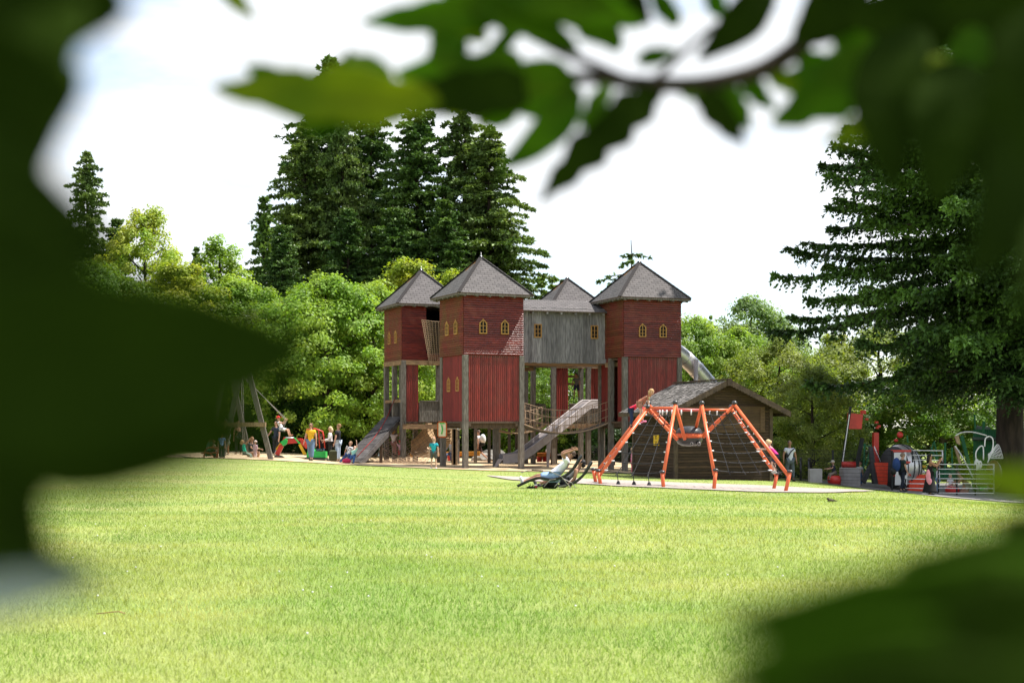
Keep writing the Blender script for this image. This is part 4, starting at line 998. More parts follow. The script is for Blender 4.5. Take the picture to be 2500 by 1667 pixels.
# ---- the big spruce on the right
def big_spruce():
    r = np.random.default_rng(77); vs = []; tone = []; tb = MB(); Y0 = 66.0; p0 = PG(2466, Y0); H = 23.0; z0 = p0.z
    tb.lathe(p0 + V((0, 0, -.3)), [(1.15, 0), (.75, .35), (.52, .9), (.47, 2.0), (.44, 5)], 18); tb.tube([p0 + V((0, 0, 4)), p0 + V((.1, 0, 12)), p0 + V((0, 0, H))], [.44, .30, .03], 14)
    z = 3.9
    while z < H - .6:
        t = z / H; Lm = 9.1 * (1 - t) ** .33 * (1 if z > 8 else .60 + .05 * z)
        for b in range(7 if z > 5 else 6):
            a = r.uniform(0, 2 * np.pi); ln = Lm * r.uniform(.42, 1.08) * (1 + .12 * math.sin(3 * a + z * .8)); dirn = np.array([math.cos(a), math.sin(a), 0.0])
            if dirn[1] < -.85: ln *= .8
            m = int(ln / .042); s = np.linspace(.12, 1, m); rise = .08 + .30 * t + r.normal(0, .10)
            arch = rise * s - (.50 - .12 * t) * s ** 2 + .24 * s ** 4
            cx = np.outer(s * ln, dirn); wob = r.normal(0, .12); cx += np.outer(np.sin(s * 3) * wob * ln * .3, np.array([-dirn[1], dirn[0], 0])); cx[:, 2] = z + ln * arch
            ids = np.linspace(0, m - 1, 7).astype(int); tb.tube([p0 + V((0, 0, z))] + [p0 + V(cx[i]) for i in ids], [.085] + [.055 * (1 - q / 7.5) + .006 for q in range(7)], 5, cap=False)
            bt = r.uniform(.1, .8); perp = np.array([-dirn[1], dirn[0], 0])
            twig_sprays(vs, tone, r, cx, m, ln, dirn, perp, bt, .085, 1.05, .11, .23, 6, 2, 1.15)
        z += .22 * r.uniform(.6, 1.4) * (1 + .6 * t)
    root = empty('spruce_tree', p0, 'huge dark spruce with drooping boughs at the right, its trunk by the ride', 'tree')
    tb.build('trunk', MT['bark'], root)
    me = fast_mesh('crown', np.concatenate(vs), 4, LM['spruce'], {'tone': np.concatenate(tone)}); o = bpy.data.objects.new('crown', me); C.objects.link(o); o.parent = root; root.scale = (1.32, 1.32, 1.32)
    return sum(len(v) for v in vs) // 4
print('spruce quads', big_spruce())

# ---------------------------------------------------------------- near branches of the tree the camera stands under
def near_leaf_mat(name, c1, c2, vein, trans=.25, rough=.4):
    m = mat(name, c1, c2, rough=max(rough, .7) if name != 'near_leaf_glossy' else rough, scale=25, spec=.12 if 'dark' not in name else .01, trans=trans); return m
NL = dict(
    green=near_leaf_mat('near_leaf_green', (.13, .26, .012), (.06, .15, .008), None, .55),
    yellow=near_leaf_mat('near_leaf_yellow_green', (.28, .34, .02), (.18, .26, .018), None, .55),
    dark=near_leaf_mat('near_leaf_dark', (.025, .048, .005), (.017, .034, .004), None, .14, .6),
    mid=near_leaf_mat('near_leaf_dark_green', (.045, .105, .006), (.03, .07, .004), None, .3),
    pale_grey=near_leaf_mat('near_leaf_pale_blue_grey', (.42, .47, .55), (.36, .41, .48), None, .2, .5),  # pale blue-grey colour for a single leaf
)
def near_leaf(parent, b, t, width, m='green', lobes=5, amp=.16, curve=.12, fold=.12, twist=0.0, skew=0.0, thick=.0005, side=None, name='leaf', blunt=.75, seed=0):
    """b, t: base and tip as (px, py, depth); width in photograph pixels"""
    B_, T_ = P(*b), P(*t); Y = (b[2] + t[2]) / 2; W = width * Y / F / 2; ax = T_ - B_; Ln = ax.length
    vw = (B_ + T_).normalized(); sdv = ax.cross(vw).normalized() if side is None else V(side).normalized(); nr = sdv.cross(ax).normalized()
    if nr.dot(vw) > 0: nr = -nr
    rnd = random.Random(seed + int(b[0] + t[1])); n, m_ = 48, 10; grid = []
    ph = rnd.uniform(0, 1)
    for i in range(n + 1):
        u = i / n; env = math.sin(math.pi * min(1, u ** blunt)) ** .72 if 0 < u < 1 else 0.0
        row = []
        for j in range(-m_ // 2, m_ // 2 + 1):
            s = j / (m_ / 2); lob = 1 + amp * (abs(((u * lobes + ph * (1 if s > 0 else .5)) % 1) - .35) * -1.6 + .55) * (1 if abs(s) > .3 else 0)
            off = s * W * env * lob; ca = curve * Ln * math.sin(math.pi * u) + fold * abs(off) * .8 + twist * s * W * (u - .5) + .02 * W * math.sin(u * 40) * abs(s)
            row.append(B_ + ax * u + sdv * (off + skew * Ln * math.sin(math.pi * u)) + nr * ca)
        grid.append(row)
    mb = MB(); k = m_ + 1; vs = [p for r_ in grid for p in r_] + [p - nr * thick for r_ in grid for p in r_]; q = (n + 1) * k; fs = []
    for i in range(n):
        for j in range(m_): a = i * k + j; fs.append((a, a + 1, a + k + 1, a + k)); fs.append((q + a, q + a + k, q + a + k + 1, q + a + 1))
        a = i * k; fs.append((a, a + k, q + a + k, q + a)); a = i * k + m_; fs.append((a + k, a, q + a, q + a + k))
    mb.add(vs, fs, 0, True); lo = mb.build(name, NL[m], parent)
    vb = MB(); vb.tube([grid[i][m_ // 2] - nr * .0004 for i in range(0, n + 1, 4)], [W * .035 * (1 - i / (n + 4)) + .0001 for i in range(0, n + 1, 4)], 5, cap=False); vb.build('midrib', NL['yellow'] if m != 'dark' else NL['dark'], lo)
    return lo
def near_twig(parent, pts, r, name='twig'):
    mb = MB(); pp = smooth_path([P(*p) for p in pts], 5); n = len(pp); mb.tube(pp, [r[0] + (r[1] - r[0]) * i / (n - 1) for i in range(n)], 8); return mb.build(name, MT['bark'], parent)
o2 = 2500 / 2352.0
def Q(x, y, Y): return (x * o2, y * o2, Y)
YB = .92
tbn = empty('overhanging_branch', P(2300, 40, YB), 'blurred leafy branch hanging across the top of the view', 'branch', 'blurred branches close to the camera')
near_twig(tbn, [Q(2500, 60, YB), Q(2200, 10, YB), Q(1990, 25, YB), Q(1880, 60, YB), Q(1830, 110, YB), Q(1740, 165, YB), Q(1600, 195, YB), Q(1450, 190, YB), Q(1330, 178, YB), Q(1240, 190, YB)], (.0095, .0035))
near_twig(tbn, [Q(1450, 190, YB), Q(1360, 150, YB), Q(1270, 110, YB), Q(1180, 60, YB), Q(1060, 10, YB)], (.0035, .002))
near_twig(tbn, [Q(1500, 190, YB), Q(1560, 130, YB), Q(1640, 60, YB)], (.0028, .0016))
near_twig(tbn, [Q(1240, 190, YB), Q(1050, 200, YB), Q(900, 190, YB + .03), Q(800, 120, YB + .05)], (.003, .002))
for a in (
    (Q(1010, 235, .80), Q(486, 203, .80), 130, dict(m='yellow', lobes=3, amp=.3, curve=.10)),
    (Q(900, 160, .82), Q(690, 300, .80), 150, dict(m='green', lobes=3, amp=.25)),
    (Q(880, 150, .85), Q(740, 165, .85), 70, dict(m='yellow', lobes=2)),
    (Q(1200, 20, YB), Q(828, 52, YB), 100, dict(m='green', lobes=4, amp=.2)),
    (Q(1330, 205, YB), Q(905, 165, YB), 190, dict(m='green', lobes=3, amp=.45, skew=.03)),
    (Q(1250, 200, YB), Q(860, 235, YB - .04), 130, dict(m='dark', lobes=4, amp=.2)),
    (Q(1060, 190, YB), Q(1000, 60, YB), 120, dict(m='green', lobes=2, amp=.3)),
    (Q(980, -90, YB), Q(1335, 118, YB), 130, dict(m='green', lobes=5, amp=.2)),
    (Q(1230, -120, YB), Q(1425, 118, YB), 170, dict(m='green', lobes=4, amp=.25)),
    (Q(1330, -120, YB), Q(1497, 58, YB), 130, dict(m='dark', lobes=4, amp=.2)),
    (Q(1420, -90, .95), Q(1180, 60, .95), 130, dict(m='dark', lobes=4, amp=.2)),
    (Q(1335, 205, YB), Q(1146, 392, YB), 100, dict(m='green', lobes=2, amp=.1, skew=.06)),
    (Q(1520, 200, YB), Q(1238, 465, YB), 115, dict(m='dark', lobes=5, amp=.42, skew=-.03)),
    (Q(1090, -80, .9), Q(1480, 60, .9), 150, dict(m='green', lobes=3, amp=.2)),
    (Q(1500, -60, .9), Q(1180, 30, .9), 90, dict(m='green', lobes=3)),
    (Q(1460, 140, YB), Q(1556, 118, YB), 52, dict(m='green', lobes=2)),
    (Q(1770, -60, YB), Q(1600, 140, YB), 120, dict(m='dark', lobes=2, amp=.1, skew=.08)),
    (Q(1600, 200, YB), Q(1712, 333, YB), 80, dict(m='dark', lobes=3, amp=.2)),
    (Q(1650, 195, YB), Q(1725, 300, YB), 80, dict(m='green', lobes=3, amp=.2)),
    (Q(1560, 190, YB), Q(1620, 225, YB), 60, dict(m='green', lobes=2)),
    (Q(2080, 110, .86), Q(1770, 290, .86), 150, dict(m='green', lobes=4, amp=.35)),
    (Q(2120, 150, .86), Q(1800, 170, .86), 110, dict(m='green', lobes=3, amp=.2)),
    (Q(1990, -40, .86), Q(1820, 100, .88), 140, dict(m='dark', lobes=2)),
    (Q(2250, 40, .84), Q(1930, 40, .86), 150, dict(m='dark', lobes=3)),
    (Q(2450, 70, .84), Q(2080, 10, .84), 150, dict(m='dark', lobes=3)),
    (Q(2150, -60, .84), Q(2420, 100, .82), 150, dict(m='dark', lobes=3)),
    (Q(2100, 60, .80), Q(2060, 445, .76), 170, dict(m='dark', lobes=2, amp=.1, skew=-.1)),
    (Q(2200, 140, .78), Q(2150, 470, .74), 200, dict(m='dark', lobes=2, amp=.1)),
    (Q(2240, 220, .78), Q(2120, 415, .78), 80, dict(m='green', lobes=2, amp=.1)),
    (Q(2160, 220, .80), Q(1890, 330, .80), 90, dict(m='yellow', lobes=3, amp=.2)),
    (Q(2130, 90, .85), Q(2030, 250, .85), 110, dict(m='dark', lobes=3, amp=.2)),
    (Q(1140, 190, YB), Q(1025, 270, .95), 60, dict(m='yellow', lobes=2)),
    (Q(500, -40, .95), Q(585, 45, .95), 50, dict(m='yellow', lobes=2)),
    (Q(1120, 225, .95), Q(1110, 300, .95), 70, dict(m='yellow', lobes=2)),
    (Q(700, 215, .84), Q(560, 150, .84), 60, dict(m='green', lobes=2)),
    (Q(1240, 190, .93), Q(1010, 130, .93), 70, dict(m='green', lobes=3, amp=.3)),
    (Q(1120, 90, .93), Q(990, 20, .93), 70, dict(m='yellow', lobes=3)),
    (Q(1190, 60, .93), Q(1110, 150, .93), 50, dict(m='green', lobes=2)),
    (Q(1290, 110, .93), Q(1240, 30, .93), 60, dict(m='green', lobes=3)),
    (Q(1420, 120, .93), Q(1380, 20, .93), 60, dict(m='green', lobes=2)),
    (Q(1400, 195, .9), Q(1330, 300, .9), 60, dict(m='green', lobes=3)),
    (Q(1700, 175, .93), Q(1780, 255, .93), 60, dict(m='green', lobes=3, amp=.3)),
    (Q(1760, 160, .93), Q(1850, 215, .93), 60, dict(m='yellow', lobes=3)),
    (Q(1830, 120, .93), Q(1930, 190, .93), 70, dict(m='green', lobes=3, amp=.3)),
    (Q(1900, 60, .9), Q(2030, 130, .9), 90, dict(m='green', lobes=3, amp=.3)),
    (Q(2050, 60, .88), Q(1950, 160, .88), 80, dict(m='yellow', lobes=3)),
    (Q(2180, 30, .86), Q(2260, 150, .86), 90, dict(m='green', lobes=3, amp=.3)),
    (Q(2240, 60, .82), Q(2200, 220, .82), 90, dict(m='green', lobes=3, amp=.3)),
    (Q(2180, 140, .80), Q(1990, 250, .80), 80, dict(m='yellow', lobes=3)),
    (Q(1560, 60, .93), Q(1490, -30, .93), 60, dict(m='green', lobes=2)),
    (Q(1660, 40, .93), Q(1620, -40, .93), 60, dict(m='green', lobes=2)),
): near_leaf(tbn, a[0], a[1], a[2] * (.86 if a[0][2] > .88 else 1), **a[3])
rb_ = empty('overhanging_branch', P(2600, 300, .5), 'dark blurred foliage down the right edge of the view', 'branch', 'blurred branches close to the camera')
near_twig(rb_, [Q(2420, -100, .55), Q(2400, 300, .55), Q(2470, 700, .52), Q(2500, 1100, .5)], (.004, .003))
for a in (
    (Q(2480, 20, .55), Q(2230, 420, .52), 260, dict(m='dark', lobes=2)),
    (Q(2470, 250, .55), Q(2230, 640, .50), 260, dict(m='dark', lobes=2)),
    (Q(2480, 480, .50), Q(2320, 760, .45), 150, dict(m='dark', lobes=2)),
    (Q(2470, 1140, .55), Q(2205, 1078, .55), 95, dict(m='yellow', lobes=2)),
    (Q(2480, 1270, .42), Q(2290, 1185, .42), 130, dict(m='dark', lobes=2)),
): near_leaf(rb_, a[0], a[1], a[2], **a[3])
lb_ = empty('overhanging_branch', P(-200, 500, .4), 'large dark blurred leaves filling the left edge of the view', 'branch', 'blurred branches close to the camera')
near_twig(lb_, [Q(-150, -200, .38), Q(-120, 300, .36), Q(-140, 800, .34), Q(-120, 1350, .34)], (.004, .003))
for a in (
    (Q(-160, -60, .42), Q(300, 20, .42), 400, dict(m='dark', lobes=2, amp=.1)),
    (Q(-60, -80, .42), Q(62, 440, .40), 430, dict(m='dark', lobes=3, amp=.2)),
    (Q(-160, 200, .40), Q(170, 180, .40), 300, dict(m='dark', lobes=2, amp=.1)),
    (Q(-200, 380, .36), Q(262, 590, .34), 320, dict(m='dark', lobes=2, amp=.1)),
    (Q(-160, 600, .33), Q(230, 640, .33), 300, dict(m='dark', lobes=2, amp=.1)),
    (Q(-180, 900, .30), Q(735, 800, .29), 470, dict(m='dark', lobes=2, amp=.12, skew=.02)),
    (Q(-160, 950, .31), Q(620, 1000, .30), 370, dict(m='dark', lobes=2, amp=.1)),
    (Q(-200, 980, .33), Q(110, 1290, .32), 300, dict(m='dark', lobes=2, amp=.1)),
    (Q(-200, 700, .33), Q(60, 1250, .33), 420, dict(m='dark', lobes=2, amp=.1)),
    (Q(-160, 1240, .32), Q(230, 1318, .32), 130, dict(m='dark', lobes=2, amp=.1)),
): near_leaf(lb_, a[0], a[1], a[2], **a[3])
near_leaf(lb_, Q(-180, 1400, .30), Q(260, 1330, .27), 100, m='pale_grey', lobes=2, amp=.05, curve=.02)
near_leaf(lb_, Q(120, 1340, .27), Q(440, 1270, .22), 26, m='green', lobes=2, amp=.05, curve=.02)
lr_ = empty('overhanging_branch', P(2500, 1500, .35), 'large dark blurred leaves in the lower right corner', 'branch', 'blurred branches close to the camera')
near_twig(lr_, [Q(2480, 1200, .36), Q(2440, 1500, .34), Q(2400, 1700, .33)], (.004, .003))
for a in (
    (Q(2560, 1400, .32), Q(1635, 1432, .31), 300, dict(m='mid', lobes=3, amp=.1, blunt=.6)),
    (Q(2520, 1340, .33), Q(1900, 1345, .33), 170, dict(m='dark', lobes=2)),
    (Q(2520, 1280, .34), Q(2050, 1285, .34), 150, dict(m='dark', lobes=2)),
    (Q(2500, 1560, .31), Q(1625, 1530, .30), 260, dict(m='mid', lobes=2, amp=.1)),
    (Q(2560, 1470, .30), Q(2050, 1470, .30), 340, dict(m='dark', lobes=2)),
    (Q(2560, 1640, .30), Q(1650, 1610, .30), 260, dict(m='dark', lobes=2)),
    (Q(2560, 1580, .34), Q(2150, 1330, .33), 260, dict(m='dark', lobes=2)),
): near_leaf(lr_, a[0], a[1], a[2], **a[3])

# the crown of that near tree: above, beside and behind the camera, outside the view, added to shade the near leaves
def near_tree():
    r = np.random.default_rng(3); p0 = V((1.6, -1.6, G(1.6, -1.6))); root = empty('unseen_beech_tree', p0, 'unseen beech holding the near branches, its crown added to shade them', 'tree')
    tb = MB(); tb.tube([p0, p0 + V((.05, 0, 2)), p0 + V((0, .1, 5)), p0 + V((.2, 0, 8))], [.24, .19, .13, .03], 12)
    for i in range(14):
        a = i * 2.39; z = 1.9 + i * .4; q = [p0 + V((math.cos(a) * l_, math.sin(a) * l_, z + l_ * .25)) for l_ in (0, 1, 2.2, 3.2)]
        if all(not (p.y > .1 and abs(p.x) < .42 * p.y + .2 and p.z < .36 * p.y + .1) for p in q): tb.tube(q, [.07, .05, .03, .01], 6)
    tb.build('trunk', MT['bark'], root)
    n = 12000; c = unit(r.normal(size=(n, 3))) * (r.uniform(.25, 1, (n, 1)) ** .5) * np.array([3.9, 3.6, 3.0]) + np.array([.8, -1.0, 2.4])
    inview = (c[:, 1] > -.1) & (np.abs(c[:, 0]) < .42 * c[:, 1] + .25) & (c[:, 2] < .36 * c[:, 1] + .22) & (c[:, 2] > -.25 * c[:, 1] - .3)
    near = (np.linalg.norm(c, axis=1) < .45) | ((c[:, 1] > 0) & (c[:, 2] < .3)); c = c[~(inview | near)]; n = len(c)
    v = leaf_quads(c, unit(r.normal(size=(n, 3)) * .7 + np.array([0, 0, 1])), r.uniform(.07, .12, n), rng=r)
    v = v - np.array(p0)
    me = fast_mesh('crown', v, 4, NL['dark']); o = bpy.data.objects.new('crown', me); C.objects.link(o); o.parent = root
near_tree()

# ---------------------------------------------------------------- grass blades standing on the near lawn
def grass():
    r = np.random.default_rng(9); vs = []; tn = []
    for y0, y1, dens, h, w in ((7, 11, 2600, .035, .0042), (11, 16, 1400, .036, .006), (16, 24, 700, .036, .008), (24, 34, 300, .034, .010), (34, 44, 110, .032, .012), (44, 61, 42, .03, .015)):
        A_ = .39 * (y1 ** 2 - y0 ** 2); n = int(dens * A_); y = np.sqrt(r.uniform(y0 ** 2, y1 ** 2, n)); x = (r.uniform(-.39, .39, n)) * y
        if y0 >= 44:
            k = (y < np.interp(x, [-16, -11, -8, -5.5, -3.2, -1, 1, 3, 5, 9.5], [62.5, 60.5, 60.8, 61.5, 60.3, 59.8, 60.2, 61, 61.5, 63]) - .5) & ~((x > 13) & (y > 56)); x = x[k]; y = y[k]; n = len(x)
            k = ~((x > -1) & (x < 11.3) & (y < np.interp(x, [-.9, 0, 2, 3, 5, 7, 9, 11.2], [51.6, 51.2, 50.5, 49.5, 49.0, 48.5, 48.0, 44.6]) + .3)); x = x[k]; y = y[k]; n = len(x)
        elif y0 >= 34:
            k = ~((x > -.9) & (x < 11) & (y > np.interp(x, [-.9, 0, 2, 3, 5, 7, 9, 11.2], [51, 47.0, 43.6, 41.2, 40.2, 39.4, 39.8, 43.4]) - .3)); x = x[k]; y = y[k]; n = len(x)
        z = gz(x, y); b = np.stack([x, y, z], 1); a = r.uniform(0, 2 * np.pi, n); hh = h * r.uniform(.5, 1.5, n)
        le = r.uniform(.1, .9, n) * hh; d_ = np.stack([np.cos(a), np.sin(a), np.zeros(n)], 1); a2 = r.uniform(0, 2 * np.pi, n); lv = np.stack([np.cos(a2), np.sin(a2), np.zeros(n)], 1)
        tip = b + lv * le[:, None] + np.array([0, 0, 1.0]) * hh[:, None]; ww = d_ * (w * r.uniform(.6, 1.4, n))[:, None] / 2
        vs.append(np.stack([b - ww, b + ww, tip], 1).reshape(-1, 3)); tn.append(r.uniform(0, 1, n))
    me = fast_mesh('grass', np.concatenate(vs), 3, GRM, {'tone': np.concatenate(tn)}); o = bpy.data.objects.new('grass', me); C.objects.link(o); tag(o, 'short green and yellowing grass blades of the lawn', 'grass', kind='stuff')
    print('blades', len(me.polygons))
GRM = mat('grass_blades', (.17, .28, .058), (.34, .375, .115), rough=.6, scale=.5, detail=8, stretch=(.7, 1, 1), lo=.36, hi=.64, attr='tone', attr_amt=.5, trans=.35, spec=.35, c3=(.48, .45, .20), c3_scale=.6, c3_lo=.52, c3_hi=.80)
grass()
cf = MB(); random.seed(31)
for i in range(55):
    Y = random.uniform(9.5, 30); cx_ = random.choice((760, 800, 1150, 1400, 1480, 1900, 300, 1250)); px = cx_ + random.gauss(0, 90) * 12 / Y + random.uniform(-60, 60); q = PG(px, Y)
    cf.ball(q + V((0, 0, .035)), .009, .009, .008, 6, 4)
cf.build('clover_flowers', MT['white'], None, 'tiny white clover heads scattered through the lawn', 'clover', kind='stuff')
# ---------------------------------------------------------------- people
SK = {}
def cm(name, c, **kw):
    key = (name, c)
    if key not in SK: SK[key] = mat(name, c, tuple(x * .8 for x in c), rough=kw.pop('rough', .8), scale=9, bump=kw.pop('bump', .25), **kw)
    return SK[key]
SKIN = (.50, .29, .20); TAN = (.36, .19, .12); PALE = (.60, .38, .29)
def person(label, at, H, heading, lean=0, arms=((0, 8, 8), (0, 8, 8)), legs=((0, 3, 0), (0, 3, 0)), shirt=(.5, .5, .5), pants=(.05, .05, .08), shoes=(.04, .04, .04),
           hair=(.06, .04, .03), skin=SKIN, sleeve=.55, pant_len=1.0, hair_len=.0, skirt=None, anchor='feet', nod=0, cap=None, group=None, plump=1.0, shirt_spot=None, shirt_mat=None, shades=False, roll=0, hide_pants=False, cup=False):
    """at: world point of the ground under the feet, or of the hips. arms/legs: (forward, outward, bend) degrees, left then right"""
    ch = max(0, min(1, (1.62 - H) / .8)); hs = 1 + .55 * ch; lg = 1 - .10 * ch; J = {}; sn, cs = lambda a: math.sin(R(a)), lambda a: math.cos(R(a))
    T = V((0, sn(lean), cs(lean))); U = V((0, 0, 1)); Fw = V((0, cs(lean), -sn(lean)))
    J['pel'] = V((0, 0, 0)); J['wai'] = T * .085 * H; J['che'] = T * .20 * H; J['nek'] = T * .295 * H
    Th = V((0, sn(lean + nod), cs(lean + nod))); Fh = V((0, cs(lean + nod), -sn(lean + nod)))
    J['hb'] = J['nek'] + Th * .035 * H; J['hc'] = J['nek'] + Th * (.065 + .045 * hs) * H; J['ht'] = J['nek'] + Th * (.065 + .095 * hs) * H
    for s, k, (f, o_, bnd), (lf, lo_, lb) in ((-1, 'L', arms[0], legs[0]), (1, 'R', arms[1], legs[1])):
        J['sh' + k] = J['nek'] - T * .028 * H + V((s * .098 * H * (1 + .05 * plump), 0, 0))
        ud = V((s * sn(o_), sn(f) * cs(o_), -cs(f) * cs(o_))); J['el' + k] = J['sh' + k] + ud * .165 * H
        fd = V((s * sn(o_) * .3 - s * .15 * (bnd > 30), sn(f + bnd), -cs(f + bnd))).normalized(); J['wr' + k] = J['el' + k] + fd * .145 * H; J['pa' + k] = J['wr' + k] + fd * .045 * H
        J['fd' + k] = fd; J['hi' + k] = V((s * .052 * H, 0, -.02 * H))
        td = V((s * sn(lo_), sn(lf) * cs(lo_), -cs(lf) * cs(lo_))); J['kn' + k] = J['hi' + k] + td * .245 * H * lg
        kd = V((s * sn(lo_) * .5, sn(lf - lb), -cs(lf - lb))).normalized(); J['an' + k] = J['kn' + k] + kd * .225 * H * lg
        ft = V((s * .12, cs(lf - lb), sn(lf - lb))).normalized(); J['ft' + k] = J['an' + k] + kd * .022 * H + ft * .045 * H; J['to' + k] = J['an' + k] + kd * .028 * H + ft * .10 * H
        J['he' + k] = J['an' + k] + kd * .022 * H - ft * .03 * H
    rot = Matrix.Rotation(R(heading), 3, 'Z') @ Matrix.Rotation(R(roll), 3, 'Y'); W = {k: rot @ v for k, v in J.items()}
    if anchor == 'feet': off = V(at) - V((0, 0, min(W['toL'].z, W['toR'].z, W['heL'].z, W['heR'].z) - .012 * H))
    else: off = V(at)
    if anchor == 'feet':
        mid = (W['anL'] + W['anR']) / 2; off -= V((mid.x, mid.y, 0)) * (1 if abs(lean) < 30 else 0)
    for k in W:
        if not k.startswith('fd'): W[k] = W[k] + off
    root = empty('person', W['pel'], label, 'person', group)
    p = plump
    body = []; edges = []; rad = []; idx = {}
    def nv(key, r, pos=None): idx[key] = len(body); body.append(pos if pos is not None else W[key]); rad.append(r * H); return idx[key]
    def ed(a, b_): edges.append((idx[a], idx[b_]))
    nv('pel', .066 * p); nv('wai', .058 * p); nv('che', .066 * p); nv('nek', .040); nv('hb', .030); nv('hc', .045 * hs); nv('ht', .034 * hs)
    for a, b_ in (('pel', 'wai'), ('wai', 'che'), ('che', 'nek'), ('nek', 'hb'), ('hb', 'hc'), ('hc', 'ht')): ed(a, b_)
    for k in 'LR':
        nv('sh' + k, .034 * p); nv('el' + k, .023 * p); nv('wr' + k, .0155); nv('pa' + k, .016); ed('nek', 'sh' + k) if False else edges.append((idx['che'], idx['sh' + k])); ed('sh' + k, 'el' + k); ed('el' + k, 'wr' + k); ed('wr' + k, 'pa' + k)
        fd = W['fd' + k]; sd2 = (rot @ V((0, 1, 0))); sd2 = (sd2 - fd * sd2.dot(fd)); sd2 = sd2.normalized() if sd2.length > .1 else rot @ V((1, 0, 0)); nn = fd.cross(sd2)
        for q in range(4):
            o_ = sd2 * (.011 * H * (q - 1.5)); f1 = W['pa' + k] + fd * .028 * H + o_; f2 = f1 + (fd * .8 - nn * (.35 if k == 'L' else -.35)).normalized() * (.026 if q in (1, 2) else .020) * H
            nv('f%d' % q + k, .0052, f1); nv('g%d' % q + k, .0042, f2); ed('pa' + k, 'f%d' % q + k); ed('f%d' % q + k, 'g%d' % q + k)
        th1 = W['wr' + k] + fd * .022 * H + sd2 * .022 * H; th2 = th1 + (fd + sd2 * .5).normalized() * .022 * H; nv('t1' + k, .006, th1); nv('t2' + k, .0046, th2); ed('pa' + k, 't1' + k); ed('t1' + k, 't2' + k)
        nv('hi' + k, .050 * p); nv('kn' + k, .031); nv('ca' + k, .029, W['kn' + k].lerp(W['an' + k], .35)); nv('an' + k, .019); nv('ft' + k, .019); nv('to' + k, .014)
        for a, b_ in (('pel', 'hi'), ('hi', 'kn'), ('kn', 'ca'), ('ca', 'an'), ('an', 'ft'), ('ft', 'to')): edges.append((idx[a if a == 'pel' else a + k], idx[b_ + k]))
    up = (W['ht'] - W['hb']).normalized(); fw = (rot @ Fh).normalized(); rt = fw.cross(up)
    PEND.append(dict(root=root, name='body', v=body, e=edges, r=rad, m=cm('skin', skin), head=(W['hc'].copy(), up, fw, rt, H, hs), lev=2))
    def cloth(name, keys, es, rs, m, lev=1): PEND.append(dict(root=root, name=name, v=[q if isinstance(q, V) else W[q] for q in keys], e=es, r=[x * H for x in rs], m=m, head=None, lev=lev))
    sm = shirt_mat or cm('shirt', shirt, **(dict(spot=shirt_spot, spot_scale=11, spot_w=.36) if shirt_spot else {}))
    def arm_end(k):
        return W['sh' + k].lerp(W['el' + k], sleeve / .55 * .62) if sleeve <= .9 else W['wr' + k]
    keys = [W['pel'] - (W['wai'] - W['pel']) * .35, W['pel'], 'wai', 'che', W['che'].lerp(W['nek'], .8)]; es = [(0, 1), (1, 2), (2, 3), (3, 4)]; rs = [.084 * p, .084 * p, .078 * p, .088 * p, .050]
    if sleeve > 0:
        for k in 'LR':
            b0 = len(keys); keys += ['sh' + k]; rs += [.048 * p]; es += [(3, b0)]
            if sleeve > .9: keys += ['el' + k]; rs += [.036 * p]; es += [(b0, b0 + 1)]
            keys += [arm_end(k)]; rs += [.040 * p if sleeve < .9 else .026]; es += [(len(keys) - 2, len(keys) - 1)]
    else:
        for k in 'LR': b0 = len(keys); keys += [W['sh' + k].lerp(W['che'], .35)]; rs += [.040]; es += [(3, b0)]
    cloth('shirt', keys, es, rs, sm)
    pm = cm('trousers', pants)
    if not hide_pants:
        keys = ['pel']; es = []; rs = [.080 * p]
        for k in 'LR':
            b0 = len(keys); keys += ['hi' + k]; rs += [.064 * p]; es += [(0, b0)]
            if pant_len >= .95: keys += ['kn' + k, W['kn' + k].lerp(W['an' + k], .9)]; rs += [.045 * p, .036]; es += [(b0, b0 + 1), (b0 + 1, b0 + 2)]
            else: keys += [W['hi' + k].lerp(W['kn' + k], pant_len / .5)]; rs += [.056 * p]; es += [(b0, b0 + 1)]
        cloth('trousers', keys, es, rs, pm)
    for k in 'LR': cloth('shoe', ['he' + k, 'ft' + k, 'to' + k], [(0, 1), (1, 2)], [.029, .030, .023], cm('shoe', shoes))
    if skirt:
        col, ln, flare = skirt; mb = MB(); top = W['wai']; dn = -(W['wai'] - W['pel']).normalized(); kn = (W['knL'] + W['knR']) / 2; an = (W['anL'] + W['anR']) / 2
        path = [top, W['pel'], W['pel'].lerp(kn, min(1, ln / .25)) if ln <= .25 else kn] + ([kn.lerp(an, (ln - .25) / .22)] if ln > .25 else [])
        rr = [.064 * p * H, .082 * p * H] + [(.082 + flare * (i + 1) / (len(path) - 2)) * H for i in range(len(path) - 2)]
        mb.tube(smooth_path(path, 3), list(np.interp(np.linspace(0, 1, (len(path) - 1) * 3 + 1), np.linspace(0, 1, len(rr)), rr)), 18); mb.build('skirt', cm('skirt', col, **(dict(spot=shirt_spot, spot_scale=11, spot_w=.36) if shirt_spot else {})), root)
    hc = W['hc']; M = Matrix((rt, fw, up)).transposed(); rx = .050 * hs * H; hm = cm('hair', hair, rough=.6)
    hb_ = MB(); hb_.ball(hc + up * .010 * H - fw * .011 * H, rx * 1.06, rx * 1.12, rx * 1.22, n=16, m=10, M=M, z0=-.25 if not hair_len else -.45, z1=1)
    if hair_len:
        back = -fw; dirn = (up * -1 + back * .35).normalized() if lean < 40 else V((0, 0, -1))
        hb_.tube([hc + back * rx * .5, hc + back * rx * .75 + dirn * hair_len * H * .5, hc + back * rx * .6 + dirn * hair_len * H], [rx * .95, rx * .8, rx * .25], 12)
    ho = hb_.build('hair', hm, root)
